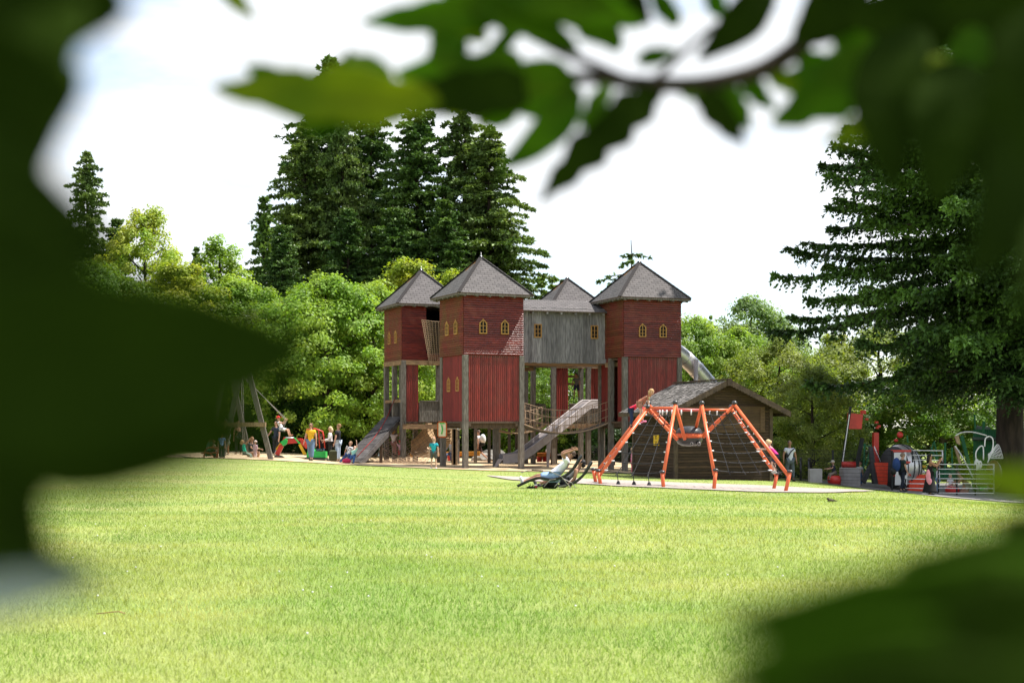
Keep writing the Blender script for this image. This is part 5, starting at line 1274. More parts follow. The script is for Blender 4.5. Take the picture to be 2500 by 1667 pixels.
    # face: brows, eyes, mouth
    for s in (-1, 1):
        eb = MB(); eb.ball(hc + fw * rx * .98 + rt * s * rx * .38 + up * rx * .0, rx * .14, rx * .10, rx * .10, 8, 5, M=M); eb.build('eye', cm('eye', (.03, .02, .02), rough=.3), root)
        er = MB(); er.ball(hc + rt * s * rx * 1.0 - up * rx * .1, rx * .12, rx * .22, rx * .3, 8, 5, M=M); er.build('ear', cm('skin', skin), root)
    mo = MB(); mo.ball(hc + fw * rx * .93 - up * rx * .62, rx * .32, rx * .08, rx * .07, 8, 4, M=M); mo.build('mouth', cm('lips', (.35, .10, .09)), root)
    if shades:
        g = MB()
        for s in (-1, 1): g.ball(hc + fw * rx * 1.12 + rt * s * rx * .4 + up * rx * .02, rx * .34, rx * .08, rx * .24, 10, 5, M=M)
        g.bar(hc + fw * rx * 1.15 - rt * rx * .9, hc + fw * rx * 1.15 + rt * rx * .9, rx * .1); g.build('sunglasses', MT['black'], root)
    if cap:
        c_ = MB(); c_.ball(hc + up * rx * .25 - fw * rx * .1, rx * 1.18, rx * 1.22, rx * 1.15, 16, 8, M=M, z0=.0); c_.bar(hc + up * rx * .35 + fw * rx * .7, hc + up * rx * .3 + fw * rx * 1.9, rx * 1.5, rx * .1, up=up); c_.build('cap', cm('cap', cap), root)
    return root, W, (up, fw, rt)
PEND = []
def flush_people():
    tmp = []
    for q in PEND:
        me = bpy.data.meshes.new('tmp'); me.from_pydata([tuple(v) for v in q['v']], q['e'], []); o = bpy.data.objects.new('tmp', me); C.objects.link(o)
        m = o.modifiers.new('s', 'SKIN'); m.use_smooth_shade = True; m.branch_smoothing = .4
        sv = me.skin_vertices
        if not len(sv): raise RuntimeError('no skin layer')
        for i, r_ in enumerate(q['r']): sv[0].data[i].radius = (r_, r_)
        sv[0].data[0].use_root = True
        if q['name'] == 'body':
            for i in (1, 2): sv[0].data[i].use_root = False
        s = o.modifiers.new('u', 'SUBSURF'); s.levels = q['lev']; s.render_levels = q['lev']; tmp.append(o)
    dg = bpy.context.evaluated_depsgraph_get()
    for q, o in zip(PEND, tmp):
        me = bpy.data.meshes.new_from_object(o.evaluated_get(dg)); me.name = q['name']; n = len(me.vertices)
        co = np.empty(n * 3, np.float32); me.vertices.foreach_get('co', co); co = co.reshape(-1, 3).astype(float)
        if q['head']:
            hc, up, fw, rt, H, hs = q['head']; hc_, up_, fw_, rt_ = (np.array(x) for x in (hc, up, fw, rt)); rx = .050 * hs * H
            d_ = co - hc_; a = d_ @ rt_; b_ = d_ @ fw_; c_ = d_ @ up_; ln = np.sqrt(a * a + b_ * b_ + c_ * c_) + 1e-9
            sel = (ln < 1.75 * rx) & (c_ > -1.05 * rx); ua, ub, uc = a / ln, b_ / ln, c_ / ln
            rr = 1 / np.sqrt((ua / (.90 * rx)) ** 2 + (ub / (1.05 * rx)) ** 2 + (uc / (1.28 * rx)) ** 2)
            rr = rr * (1 - .10 * np.clip(-uc, 0, 1) * (np.abs(ua) > .35))
            rr += .20 * rx * np.exp(-((ua / .16) ** 2 + ((uc + .20) / .2) ** 2)) * (ub > .3) + .10 * rx * np.exp(-((ua / .3) ** 2 + ((uc + .85) / .2) ** 2)) * (ub > .1) - .06 * rx * np.exp(-(((np.abs(ua) - .36) / .16) ** 2 + ((uc) / .14) ** 2)) * (ub > .3)
            wgt = np.where(sel, np.clip((c_ + 1.05 * rx) / (.35 * rx), 0, 1), 0)[:, None]
            tgt = hc_ + np.outer(ua * rr, rt_) + np.outer(ub * rr, fw_) + np.outer(uc * rr, up_); co = co * (1 - wgt) + tgt * wgt
        co -= np.array(q['root'].location); me.vertices.foreach_set('co', co.astype(np.float32).ravel()); me.materials.clear(); me.materials.append(q['m']); me.update()
        ob = bpy.data.objects.new(q['name'], me); C.objects.link(ob); ob.parent = q['root']
    for o in tmp: m = o.data; bpy.data.objects.remove(o); bpy.data.meshes.remove(m)
PP = 'people at the playground'
def A_(px, Y, dz=0): v = PG(px, Y); v.z += dz; return v
# --- walkers and bystanders on the left
person('woman walking in a mustard yellow top, blue jeans and sunglasses', A_(760, 64), 1.70, 165, arms=((-6, 12, 12), (12, 12, 15)), legs=((16, 4, 4), (-12, 3, 12)), shirt=(.75, .42, .02), pants=(.12, .19, .30), hair=(.09, .045, .02), hair_len=.14, shades=True, plump=1.22, group=PP, shoes=(.02, .02, .02))
person('blond woman in a white blouse and black trousers beside the suitcase', A_(806, 66), 1.62, 100, arms=((10, 8, 70), (5, 8, 60)), shirt=(.78, .74, .74), pants=(.02, .02, .02), hair=(.62, .48, .28), hair_len=.12, sleeve=1, group=PP)
_, wm, _ = person('bearded man in a black T-shirt and light jeans by the suitcase', A_(825, 65.5), 1.78, 75, nod=-12, arms=((4, 8, 10), (4, 8, 10)), shirt=(.012, .014, .018), pants=(.42, .50, .62), hair=(.22, .12, .05), group=PP)
person('woman in a black T-shirt sitting behind the controls of the toy digger', P(783, 1098, 67), 1.6, 60, anchor='hip', legs=((85, 8, 80), (85, 8, 80)), arms=((20, 10, 20), (15, 10, 25)), shirt=(.015, .015, .018), pants=(.30, .36, .48), hair=(.12, .05, .04), group=PP)
person('man in navy T-shirt and dark trousers standing behind the digger arm', A_(674, 70), 1.72, 150, arms=((5, 12, 10), (25, 25, 15)), shirt=(.02, .03, .06), pants=(.012, .014, .022), hair=(.05, .03, .02), group=PP)
person('woman in a black tank top with her back turned by the swing posts', A_(582, 70), 1.66, 30, sleeve=0, shirt=(.012, .012, .014), pants=(.012, .012, .014), hair=(.2, .1, .05), hair_len=.06, group=PP)
person('man in a brown shirt and sage green shorts under the swing beam', A_(553, 68), 1.74, 60, lean=6, pant_len=.5, shirt=(.24, .14, .07), pants=(.28, .36, .28), skin=TAN, group=PP, shoes=(.35, .3, .25))
person('small boy in a light blue shirt and black trousers standing on the grass edge', A_(541, 61), 1.14, -160, shirt=(.28, .42, .75), pants=(.02, .02, .025), hair=(.30, .17, .08), group=PP)
person('woman in a teal top sitting on the rust red seesaw', P(508, 1104, 62), 1.62, -60, anchor='hip', lean=8, legs=((75, 8, 85), (75, 8, 85)), arms=((35, 5, 20), (35, 5, 20)), shirt=(.10, .26, .20), pants=(.05, .12, .10), hair=(.12, .10, .05), group=PP)
person('toddler held by the woman on the seesaw', P(521, 1098, 62.3), .85, -20, anchor='hip', legs=((70, 8, 80), (70, 8, 80)), shirt=(.35, .3, .2), hair=(.35, .22, .1), group=PP)
person('girl in an emerald green top hanging back on the low swing', P(598, 1104, 64), 1.15, -90, anchor='hip', lean=-12, arms=((130, 4, 10), (130, 4, 10)), legs=((75, 4, 60), (70, 4, 60)), shirt=(.02, .45, .30), pants=(.22, .28, .22), hair=(.5, .36, .16), hair_len=.1, shoes=(.6, .5, .45), group=PP)
person('smiling woman crouching next to the toddler in pink', P(612, 1106, 65), 1.6, -120, anchor='hip', lean=8, legs=((105, 10, 125), (100, 10, 125)), arms=((40, 5, 40), (40, 5, 50)), shirt=(.03, .03, .04), pants=(.5, .3, .2), hair=(.28, .15, .06), hair_len=.1, group=PP)
person('toddler in pale pink with a sun hat near the crouching woman', A_(623, 64.2), .80, 150, legs=((10, 5, 10), (0, 5, 0)), shirt=(.70, .48, .55), pants=(.62, .45, .5), hair=(.7, .6, .5), cap=(.75, .6, .55), group=PP, sleeve=1)
# boy on the swing
_, wb, _ = person('boy with a red cap swinging high in white shorts', P(688, 1047, 63), 1.22, -100, anchor='hip', lean=-22, nod=12, arms=((70, 6, 75), (70, 6, 75)), legs=((92, 4, 75), (88, 4, 70)), shirt=(.72, .73, .80), pants=(.7, .7, .72), pant_len=.38, hair=(.4, .06, .04), cap=(.75, .04, .03), shoes=(.28, .12, .07), sleeve=.35, group=PP)
# children at the ramp
person('boy in a black and white patterned shirt and jeans leaning on the ramp foot', P(850, 1109, 64.7), 1.25, 160, anchor='hip', lean=-14, nod=10, roll=-8, legs=((42, 16, 10), (36, 26, 8)), arms=((10, 16, 25), (-10, 25, 5)), shirt=(.7, .7, .72), shirt_spot=(.02, .02, .02), pants=(.03, .06, .17), hair=(.22, .13, .07), group=PP)
person('child in a mint shirt lying back on the ramp with raised arm', P(862, 1112, 64.3), 1.15, 158, anchor='hip', lean=-42, roll=12, legs=((45, 8, 6), (50, 14, 8)), arms=((175, 20, 5), (20, 10, 10)), shirt=(.30, .58, .46), pants=(.05, .12, .28), hair=(.25, .15, .08), pant_len=1, skin=PALE, group=PP)
person('boy in a bright turquoise patterned shirt standing in front of the castle', A_(1059, 60.5), 1.36, 175, legs=((2, 4, 4), (6, 3, 6)), arms=((0, 10, 8), (0, 10, 8)), shirt=(.02, .38, .46), shirt_spot=(.01, .08, .13), pants=(.09, .09, .09), pant_len=.42, hair=(.36, .16, .08), skin=PALE, shoes=(.6, .6, .62), group=PP)
rp2, wp, (u_, f_, r_) = person('man with sunglasses and white T-shirt walking under the castle', A_(1173, 76), 1.72, 78, legs=((18, 2, 4), (-22, 2, 28)), arms=((-8, 5, 10), (8, 5, 12)), shirt=(.74, .70, .70), pants=(.06, .035, .035), pant_len=.48, hair=(.12, .07, .05), shades=True, shoes=(.7, .7, .7), group=PP)
bp_ = empty('backpack', wp['che'], 'white and black backpack on the man walking under the castle', 'backpack')
m_ = MB(); m_.ball(wp['che'] - f_ * .24 + V((0, 0, -.02)), .17, .15, .27, 14, 10); m_.build('bag', MT['white'], bp_); m_ = MB(); m_.ball(wp['che'] - f_ * .20 + V((0, 0, -.27)), .17, .13, .13, 12, 8); m_.build('bottom', MT['black'], bp_)
person('child in a coral red dress behind the front post of the nearest tower', A_(1276, 70), 1.18, 100, shirt=(.62, .09, .07), skirt=((.62, .09, .07), .16, .03), pants=(.4, .2, .15), pant_len=.4, hair=(.08, .05, .04), skin=TAN, group=PP)
person('boy in a grey T-shirt and navy shorts climbing in the back tower doorway', P(1408, 941, 72.6), 1.35, 165, anchor='hip', lean=14, nod=14, legs=((12, 5, 20), (28, 5, 38)), arms=((15, 14, 15), (20, 10, 15)), shirt=(.13, .12, .12), pants=(.02, .025, .05), pant_len=.42, hair=(.03, .03, .03), skin=TAN, group=PP)
person('toddler in a mint dress by the short ramp post', A_(928, 70), .92, -80, arms=((80, 5, 10), (60, 5, 10)), shirt=(.55, .70, .62), skirt=((.55, .70, .62), .22, .05), hair=(.55, .4, .25), group=PP, skin=PALE)
person('girl in a white and pink top climbing behind the rope net', A_(962, 68.5, .35), 1.25, -30, arms=((140, 12, 10), (100, 10, 20)), legs=((40, 5, 60), (5, 5, 10)), shirt=(.75, .62, .62), pants=(.45, .2, .18), hair=(.38, .18, .07), hair_len=.1, group=PP)
person('small child in a pink patterned shirt and red shorts behind the rope net', A_(977, 68.2, .1), 1.02, 20, arms=((130, 12, 10), (120, 10, 20)), shirt=(.72, .40, .46), pants=(.6, .06, .06), pant_len=.45, hair=(.5, .08, .05), cap=(.6, .07, .05), group=PP)
person('person in a patterned grey jacket sitting behind the tan posts', P(1105, 1106, 74), 1.65, 150, anchor='hip', lean=14, legs=((85, 8, 85), (85, 8, 85)), arms=((35, 12, 40), (35, 12, 40)), shirt=(.40, .42, .48), pants=(.1, .12, .2), hair=(.02, .015, .015), sleeve=1, group=PP)
person('little girl in pink trousers and top standing behind the hut corner', A_(1544, 62), 1.14, 80, shirt=(.72, .30, .42), pants=(.68, .10, .22), sleeve=1, hair=(.6, .45, .25), hair_len=.08, skin=PALE, group=PP)
rm, wm2, (u2, f2, r2) = person('balding man in a white T-shirt and grey jeans with a shoulder strap', A_(1928, 58.5), 1.66, -172, legs=((4, 5, 2), (-2, 5, 2)), arms=((4, 14, 14), (6, 22, 18)), shirt=(.66, .68, .78), pants=(.11, .13, .16), hair=(.10, .06, .05), skin=TAN, plump=1.18, group=PP)
sb_ = MB(); sb_.tube([wm2['shL'] + f2 * .11 + V((0, 0, .03)), wm2['che'] + f2 * .155, wm2['wai'].lerp(wm2['pel'], .3) + f2 * .12 + (wm2['hiR'] - wm2['hiL']) * .8], .022, 6); q = wm2['pel'] + (wm2['hiR'] - wm2['hiL']) * 1.0 + V((0, 0, .14)); sb_.box(q + f2 * .08, .08, .14, .24, rz=.3, bev=.02)
sb_.build('shoulder_bag', MT['black'], None, 'black shoulder bag worn by the balding man in white', 'bag', loc=q)
# --- right side
rw, ww, (u3, f3, r3) = person('grey haired woman in a dark green T-shirt with a blue backpack', A_(2203, 60), 1.66, -80, legs=((10, 3, 2), (-6, 3, 8)), arms=((-8, 8, 14), (8, 8, 12)), nod=8, shirt=(.018, .032, .030), pants=(.012, .016, .03), hair=(.20, .14, .11), hair_len=.05, group=PP)
bk = empty('backpack', ww['che'], 'blue backpack with a dark jacket carried by the grey haired woman', 'backpack'); m_ = MB(); m_.ball(ww['che'] - f3 * .27 + V((0, 0, -.1)), .17, .19, .30, 14, 10); m_.build('bag', cm('blue_fabric', (.02, .05, .17)), bk); m_ = MB(); m_.ball(ww['che'] - f3 * .42 + V((0, 0, -.42)), .12, .17, .16, 12, 8); m_.build('jacket', MT['black'], bk)
person('woman in a long black dress with curly black hair beside the railing', A_(2270, 58.5), 1.70, -95, lean=4, nod=-14, arms=((50, 8, 95), (55, 8, 95)), sleeve=0, shirt=(.008, .008, .008), skirt=((.008, .008, .008), .44, .10), pants=(.01, .01, .01), hair=(.008, .006, .006), hair_len=.17, skin=TAN, group=PP, shoes=(.02, .02, .02))
pk_ = MB(); q = A_(2266, 57.9, .78); pk_.ball(q, .10, .07, .28, 10, 8); pk_.ball(q + V((.06, 0, -.2)), .09, .06, .14, 10, 6); pk_.build('jacket', cm('pink_cloth', (.65, .25, .32)), None, 'pink jacket tied at the hip of the woman in black', 'jacket', loc=q)
person('person in a long brown coat bending over by the railing', P(2360, 1184, 63), 1.6, 95, anchor='hip', lean=38, legs=((25, 4, 30), (20, 4, 20)), arms=((40, 5, 20), (40, 5, 20)), shirt=(.30, .16, .11), skirt=((.30, .16, .11), .40, .10), pants=(.3, .28, .25), sleeve=1, hair=(.14, .05, .04), group=PP)
person('child in a white top sitting on the glossy red seat behind the railing', P(2320, 1186, 63.5), 1.0, 150, anchor='hip', legs=((80, 12, 80), (80, 12, 80)), arms=((30, 12, 30), (30, 12, 30)), shirt=(.78, .76, .78), pants=(.7, .3, .35), hair=(.5, .36, .22), skin=PALE, group=PP)
person('child in a navy top and sun hat sitting on the round red seat', P(2037, 1152, 63), 1.05, 100, anchor='hip', lean=10, legs=((70, 10, 60), (70, 10, 60)), arms=((50, 12, 30), (50, 12, 30)), shirt=(.03, .035, .06), pants=(.2, .17, .14), hair=(.6, .5, .35), cap=(.45, .42, .36), group=PP)
person('child in a pale top standing between the ride columns', A_(2099, 66), 1.12, 150, shirt=(.55, .6, .62), pants=(.06, .12, .25), hair=(.35, .18, .1), group=PP)
person('child half hidden behind the woman in black, white top and jeans', A_(2290, 62), 1.25, 80, shirt=(.7, .72, .76), pants=(.25, .38, .55), hair=(.3, .2, .1), group=PP)
# --- spider climbers
def S8(x, y, Y): return P(1500 + x * .09354, 920 + y * .09354, Y)
person('girl in a brown patterned dress climbing at the top of the spider frame', S8(660, 680, 44.6), 1.22, -90, anchor='hip', lean=52, nod=-18, arms=((8, 5, 12), (2, 5, 10)), legs=((18, 4, 14), (8, 4, 25)), shirt=(.42, .15, .10), shirt_spot=(.2, .22, .08), skirt=((.42, .15, .10), .10, .02), pants=(.4, .2, .15), pant_len=.3, hair=(.45, .27, .12), hair_len=.15, skin=PALE, shoes=(.7, .2, .35), group=PP)
person('child in a raspberry red top and dark jeans climbing up the spider leg', S8(430, 850, 45.2), 1.12, -90, anchor='hip', lean=58, arms=((50, 6, 20), (40, 6, 15)), legs=((12, 4, 28), (4, 5, 8)), shirt=(.72, .02, .07), pants=(.02, .035, .09), hair=(.3, .15, .08), sleeve=1, shoes=(.06, .03, .05), group=PP)
person('blond girl in a magenta top climbing the right leg of the spider frame', S(2070, 1140, 43.2), 1.10, 82, anchor='hip', lean=36, nod=-12, arms=((75, 6, 20), (70, 6, 20)), legs=((35, 8, 55), (12, 6, 22)), shirt=(.70, .03, .25), pants=(.03, .035, .07), pant_len=.45, hair=(.68, .50, .26), hair_len=.06, skin=PALE, shoes=(.45, .45, .42), group=PP)
# --- loungers
def S9(x, y, Y): return P(1230 + x * .1063, 1080 + y * .1063, Y)
def recliner(y0, dx, dy, label):
    def q(x, y, s): return S9(x + dx, y + dy, y0 + s)
    p0 = q(1200, 1030, 0); root = empty('reclining_chair', p0, label, 'recliner', 'reclining chairs on the lawn')
    prof = [(1785, 275), (1700, 420), (1560, 610), (1400, 745), (1260, 800), (1080, 838), (880, 800), (740, 800), (520, 880), (300, 985)]
    sl = MB(); a = smooth_path([q(x, y, -.27) for x, y in prof], 3); b_ = smooth_path([q(x, y, .27) for x, y in prof], 3); th = V((.03, 0, -.05)); vs = []
    for u, v in zip(a, b_): vs += [u, v, v + th, u + th]
    sl.add(vs, [(4 * i + j, 4 * i + (j + 1) % 4, 4 * i + 4 + (j + 1) % 4, 4 * i + 4 + j) for i in range(len(a) - 1) for j in range(4)] + [(3, 2, 1, 0)], 0, True)
    sl.build('sling', cm('dark_mesh_fabric', (.028, .03, .032)), root)
    hp = MB(); hp.bar(q(1780, 300, 0), q(1620, 570, 0), .06, .5, up=(0, 1, 0)); hp.build('backrest_cover', cm('dark_mesh_fabric', (.028, .03, .032)), root)
    for s in (-.3, .3):
        f = MB(); f.tube([q(x, y, s) for x, y in prof], .016, 6); f.build('side_frame', MT['charcoal'], root); f = MB(); f.tube([q(390, 690, s), q(560, 637, s), q(900, 640, s), q(1060, 655, s), q(1320, 775, s), q(1540, 1040, s)], .013, 6)
        f.tube([q(920, 1015, s), q(1060, 855, s), q(1200, 835, s)], .013, 6); f.tube([q(1160, 1020, s), q(1290, 880, s)], .012, 6); f.build('leg_frame', MT['grey_paint'], root)
    ar = MB(); ar.bar(q(640, 632, -.3), q(900, 645, -.3), .05, .03); ar.bar(q(640, 632, .3), q(900, 645, .3), .05, .03); ar.build('armrest', MT['blackp'], root)
    return root
recliner(37.0, 0, 0, 'nearer black reclining chair with the man in white')
recliner(38.6, 235, 205 - 60, 'farther black reclining chair with the dark haired woman')
person('man in a white T-shirt and light jeans shorts reclining with hands behind his head', S9(1160, 740, 37.0), 1.74, 90, anchor='hip', lean=-46, nod=24, arms=((150, 28, 100), (150, 12, 100)), legs=((86, 4, 14), (92, 8, 26)), shirt=(.80, .80, .86), pants=(.30, .44, .64), pant_len=.46, hair=(.06, .035, .02), skin=TAN, shoes=(.72, .71, .70), plump=1.1, group=PP, shades=False)
person('dark haired woman reclining in the farther chair with raised knee', S9(1390, 850, 38.6), 1.62, 90, anchor='hip', lean=-52, nod=20, arms=((20, 10, 30), (10, 12, 20)), legs=((112, 5, 75), (95, 8, 30)), shirt=(.35, .33, .36), sleeve=0, pants=(.04, .04, .05), pant_len=.3, hair=(.012, .01, .01), hair_len=.06, skin=TAN, group=PP)
cp = MB(); q = S9(735, 990, 36.8); q.z = G(q.x, q.y); cp.lathe(q, [(0, 0), (.032, 0), (.042, .08), (0, .08)], 14); co_ = cp.build('cup', cm('cup_red', (.35, .02, .04)), None, 'red and white cup in the grass under the nearer chair', 'cup', loc=q); cp = MB(); cp.lathe(q + V((0, 0, .08)), [(.043, 0), (.044, .035), (0, .036)], 14); cp.build('lid', MT['white'], co_)
for x, y in ((610, 1000), (680, 985)):
    q = S9(x, y, 36.8); q.z = G(q.x, q.y); sh = MB(); sh.ball(q + V((0, 0, .03)), .11, .04, .03, 12, 6); sh.tube([q + V((-.05, -.03, .03)), q + V((0, 0, .09)), q + V((-.05, .03, .03))], .012, 5); sh.build('sandal', MT['black'], None, 'black sandal lying in the grass under the nearer chair', 'sandal', 'pair of black sandals', loc=q)
q = S9(1110, 985, 37.2); q.z = G(q.x, q.y); bg2 = MB(); bg2.ball(q + V((0, 0, .1)), .16, .12, .12, 14, 8); bg2.ball(q + V((-.16, 0, .06)), .1, .09, .07, 10, 6); bg2.build('bag', MT['black'], None, 'black bag on the grass under the nearer chair seat', 'bag', loc=q)
flush_people()
# ---------------------------------------------------------------- left playground
def tri(mb, a, b_, w, m=0): mb.bar(a, b_, w, mi=m)
sw = empty('timber_swing', PG(600, 64), 'large grey timber swing frame with crossbeam at the left', 'swing')
for Yf, pts in ((62.2, ((664, 605), (540, 595))), (66.5, ((611, 562), (505, 555)))):
    for bx, ax_ in pts:
        a = PG(bx, Yf); top = P(ax_, 900 if bx > 580 else 880, Yf if bx > 580 else Yf); mb = MB(); mb.bar(a - V((0, 0, .15)), top, .21, .21, up=(0, 1, 0)); mb.build('leg', MT['post'], sw)
mb = MB(); mb.bar(P(536, 1036, 62.0), P(649, 1036, 62.0), .2, .19); mb.build('crossbeam', MT['post_tan'], sw)
mb = MB(); mb.bar(P(490, 1036, 66.6), P(590, 1038, 66.6), .2, .19); mb.build('crossbeam', MT['post_tan'], sw)
mb = MB(); mb.bar(P(600, 890, 61.8), P(553, 890, 67), .24, .24); mb.build('top_beam', MT['post'], sw)
sw2 = empty('hanging_swing', wb['pel'], 'small black swing seat under the boy with the red cap', 'swing seat'); mb = MB(); mb.bar(wb['pel'] + V((-.2, 0, -.09)), wb['pel'] + V((.12, 0, -.12)), .34, .04); mb.build('seat', MT['black'], sw2)
mb = MB()
for k in 'LR': mb.tube([P(572 if k == 'L' else 578, 900, 64), wb['pa' + k], wb['pel'] + V((0, .15 if k == 'L' else -.15, -.08))], .014, 5)
mb.build('rope', MT['rope_grey'], sw2)
sw3 = empty('hanging_swing', P(600, 1108, 64), 'low swing seat under the girl in emerald green', 'swing seat'); mb = MB(); mb.bar(P(592, 1109, 64), P(604, 1109, 64), .34, .04); mb.build('seat', MT['black'], sw3)
mb = MB(); mb.tube([P(592, 900, 64), P(596, 1075, 64), P(598, 1108, 64)], .014, 5); mb.tube([P(589, 900, 64.5), P(592, 1075, 64.3), P(594, 1108, 64.3)], .014, 5); mb.build('rope', MT['rope_grey'], sw3)
# seesaw / rocker
ss = empty('seesaw', PG(522, 61.8), 'rust red metal rocker bench with curved legs at the left', 'seesaw'); rust = cm('rust_red_metal', (.26, .07, .05))
def S6(x, y, Y): return P(480 + x * .18707, 930 + y * .18707, Y)
for Yk in (61.6, 62.1):
    mb = MB(); mb.tube(smooth_path([S6(95, 1030, Yk), S6(100, 940, Yk), S6(150, 872, Yk), S6(250, 868, Yk), S6(300, 872, Yk), S6(380, 862, Yk)], 4), .03, 7); mb.tube(smooth_path([S6(60, 945, Yk), S6(150, 935, Yk), S6(240, 1000, Yk), S6(262, 1035, Yk)], 3), .03, 7); mb.tube([S6(300, 875, Yk), S6(270, 950, Yk), S6(262, 1035, Yk)], .05, 7); mb.build('rail', rust, ss)
mb = MB(); mb.bar(S6(130, 940, 61.85), S6(290, 930, 61.85), .5, .05); mb.build('seat', rust, ss)
# digger
dg_ = empty('toy_digger', PG(740, 67), 'green, red and yellow playground digger with arched arm and red cab frame', 'toy digger')
def S3(x, y, Y=66.6): return P(590 + x * .1148, 1000 + y * .1148, Y)
mb = MB(); mb.prism([S3(1375, 1010, 66), S3(1775, 1020, 66), S3(1775, 890, 66), S3(1560, 885, 66), S3(1480, 780, 66), S3(1410, 800, 66)], (0, .9, 0)); mb.build('body', MT['green'], dg_)
mb = MB(); mb.prism([S3(1330, 1070, 65.9), S3(1765, 1075, 65.9), S3(1770, 1030, 65.9), S3(1340, 1020, 65.9)], (0, 1.1, 0));  mb.build('base', MT['charcoal'], dg_)
mb = MB()
for a, b_, w in (((755, 960), (850, 760), .20), ((850, 760), (925, 590), .12), ((975, 680), (1250, 655), .2), ((1250, 640), (1410, 800), .2), ((1010, 650), (1260, 625), .1)): mb.bar(S3(*a), S3(*b_), w, w * .9, up=(0, 1, 0))
mb.build('arm', MT['red'], dg_)
mb = MB(); mb.prism([S3(820, 690, 66.4), S3(920, 610, 66.4), S3(975, 650, 66.4), S3(960, 720, 66.4), S3(880, 770, 66.4)], (0, .25, 0)); mb.prism([S3(1105, 590, 66.4), S3(1165, 630, 66.4), S3(1245, 720, 66.4), S3(1215, 725, 66.4)], (0, .25, 0)); mb.build('joint_plate', MT['green'], dg_)
mb = MB(); mb.bar(S3(830, 720), S3(740, 850), .09, up=(0, 1, 0)); mb.bar(S3(1235, 730), S3(1345, 950), .13, up=(0, 1, 0)); mb.bar(S3(1380, 730), S3(1420, 800), .13, up=(0, 1, 0)); mb.build('piston', MT['yellow'], dg_)
mb = MB(); mb.tube([S3(930, 600), S3(1110, 602)], .05, 8); mb.tube([S3(740, 850), S3(695, 950)], .025, 6); mb.build('rod', MT['steel'], dg_)
mb = MB(); mb.prism([S3(690, 990, 66.2), S3(700, 960, 66.2), S3(800, 985, 66.2), S3(870, 1030, 66.2), S3(870, 1050, 66.2), S3(700, 1045, 66.2)], (0, .9, 0)); mb.build('bucket', MT['charcoal'], dg_)
mb = MB()
for Yk in (66.0, 67.0): mb.tube([S3(1380, 820, Yk), S3(1372, 560, Yk), S3(1385, 420, Yk), S3(1560, 400, Yk), S3(1720, 460, Yk), S3(1755, 620, Yk), S3(1770, 820, Yk)], .035, 6)
mb.tube([S3(1640, 440, 66), S3(1645, 560, 66), S3(1660, 820, 66)], .03, 6); mb.build('cab_frame', MT['red'], dg_)
mb = MB(); mb.tube([S3(1550, 790), S3(1560, 640)], .03, 6); mb.bar(S3(1560, 875, 66.4), S3(1740, 872, 66.4), .5, .05); mb.build('seat', MT['charcoal'], dg_)
# suitcase
q = A_(813, 65.2); sc_ = MB(); sc_.box(q + V((0, 0, .30)), .34, .24, .52, rz=.2, bev=.07); so = sc_.build('suitcase', cm('olive_fabric', (.045, .05, .022)), None, 'olive green suitcase standing between the blouse woman and bearded man', 'suitcase', loc=q)
m_ = MB(); m_.tube([q + V((-.08, 0, .54)), q + V((-.08, 0, .66)), q + V((.08, 0, .66)), q + V((.08, 0, .54))], .012, 5); m_.build('handle', MT['black'], so)
q = A_(846, 63.9); rb2 = MB(); rb2.ball(q + V((0, 0, .12)), .2, .14, .13, 12, 8); rb2.build('bag', cm('raspberry_fabric', (.55, .03, .10)), None, 'raspberry red bag on the ground at the foot of the ramp', 'bag', loc=q)
# tan wave slide with log shelter
wv = empty('wave_slide', PG(1050, 70), 'wide tan curved slide under the castle', 'slide')
def S4(x, y, Y): return P(930 + x * .1148, 1000 + y * .1148, Y)
pa = smooth_path([S4(1080, 360, 71.5), S4(960, 560, 71.2), S4(840, 760, 70.8), S4(730, 880, 70.4), S4(640, 945, 70.1)], 4); mb = MB(); vs = []
for i, p in enumerate(pa): vs += [p, p + V((1.35, .9, 0))]
mb.add(vs, [(2 * i, 2 * i + 2, 2 * i + 3, 2 * i + 1) for i in range(len(pa) - 1)], 0, True); vs2 = [V(v) + V((0, 0, -.05)) for v in vs]; mb.add(vs2, [(2 * i, 2 * i + 1, 2 * i + 3, 2 * i + 2) for i in range(len(pa) - 1)], 0, True); mb.build('chute', MT['tan_plastic'], wv)
mb = MB(); vs = []
for p in pa: vs += [p + V((0, 0, -.05)), p + V((0, 0, .62)), p + V((0, .05, .62)), p + V((0, .05, -.05))]
mb.add(vs, [(4 * i + j, 4 * i + (j + 1) % 4, 4 * i + 4 + (j + 1) % 4, 4 * i + 4 + j) for i in range(len(pa) - 1) for j in range(4)] + [(0, 3, 2, 1)], 0, True); mb.tube([p + V((0, .02, .63)) for p in pa], .035, 6); mb.build('side_panel', MT['tan_plastic'], wv)
mb = MB(); vs = []
for p in pa: g_ = V((1.35, .9, 0)); vs += [p + g_ + V((0, 0, -.05)), p + g_ + V((0, 0, .3))]
mb.add(vs, [(2 * i, 2 * i + 2, 2 * i + 3, 2 * i + 1) for i in range(len(pa) - 1)], 0, True); mb.prism([S4(700, 955, 70.0), S4(1000, 900, 70.0), S4(1300, 900, 70.0), S4(1300, 985, 70.0), S4(700, 985, 70.0)], (0, .5, 0)); mb.build('skirt_panel', MT['tan_plastic'], wv)
for x in (590, 735): mb = MB(); a = S4(x, 980, 70.2); mb.box(V((a.x, a.y, (a.z + G(a.x, a.y)) / 2)), .12, .12, a.z - G(a.x, a.y) + .1); mb.build('leg', MT['tan_plastic'], wv)
mb = MB()
for i, y in enumerate((420, 490, 555, 640)): mb.tube([S4(1040 - i * 10, y, 71.6), S4(1490, y, 71.6)], .09, 8)
mb.build('log_wall', MT['post_tan'], wv)
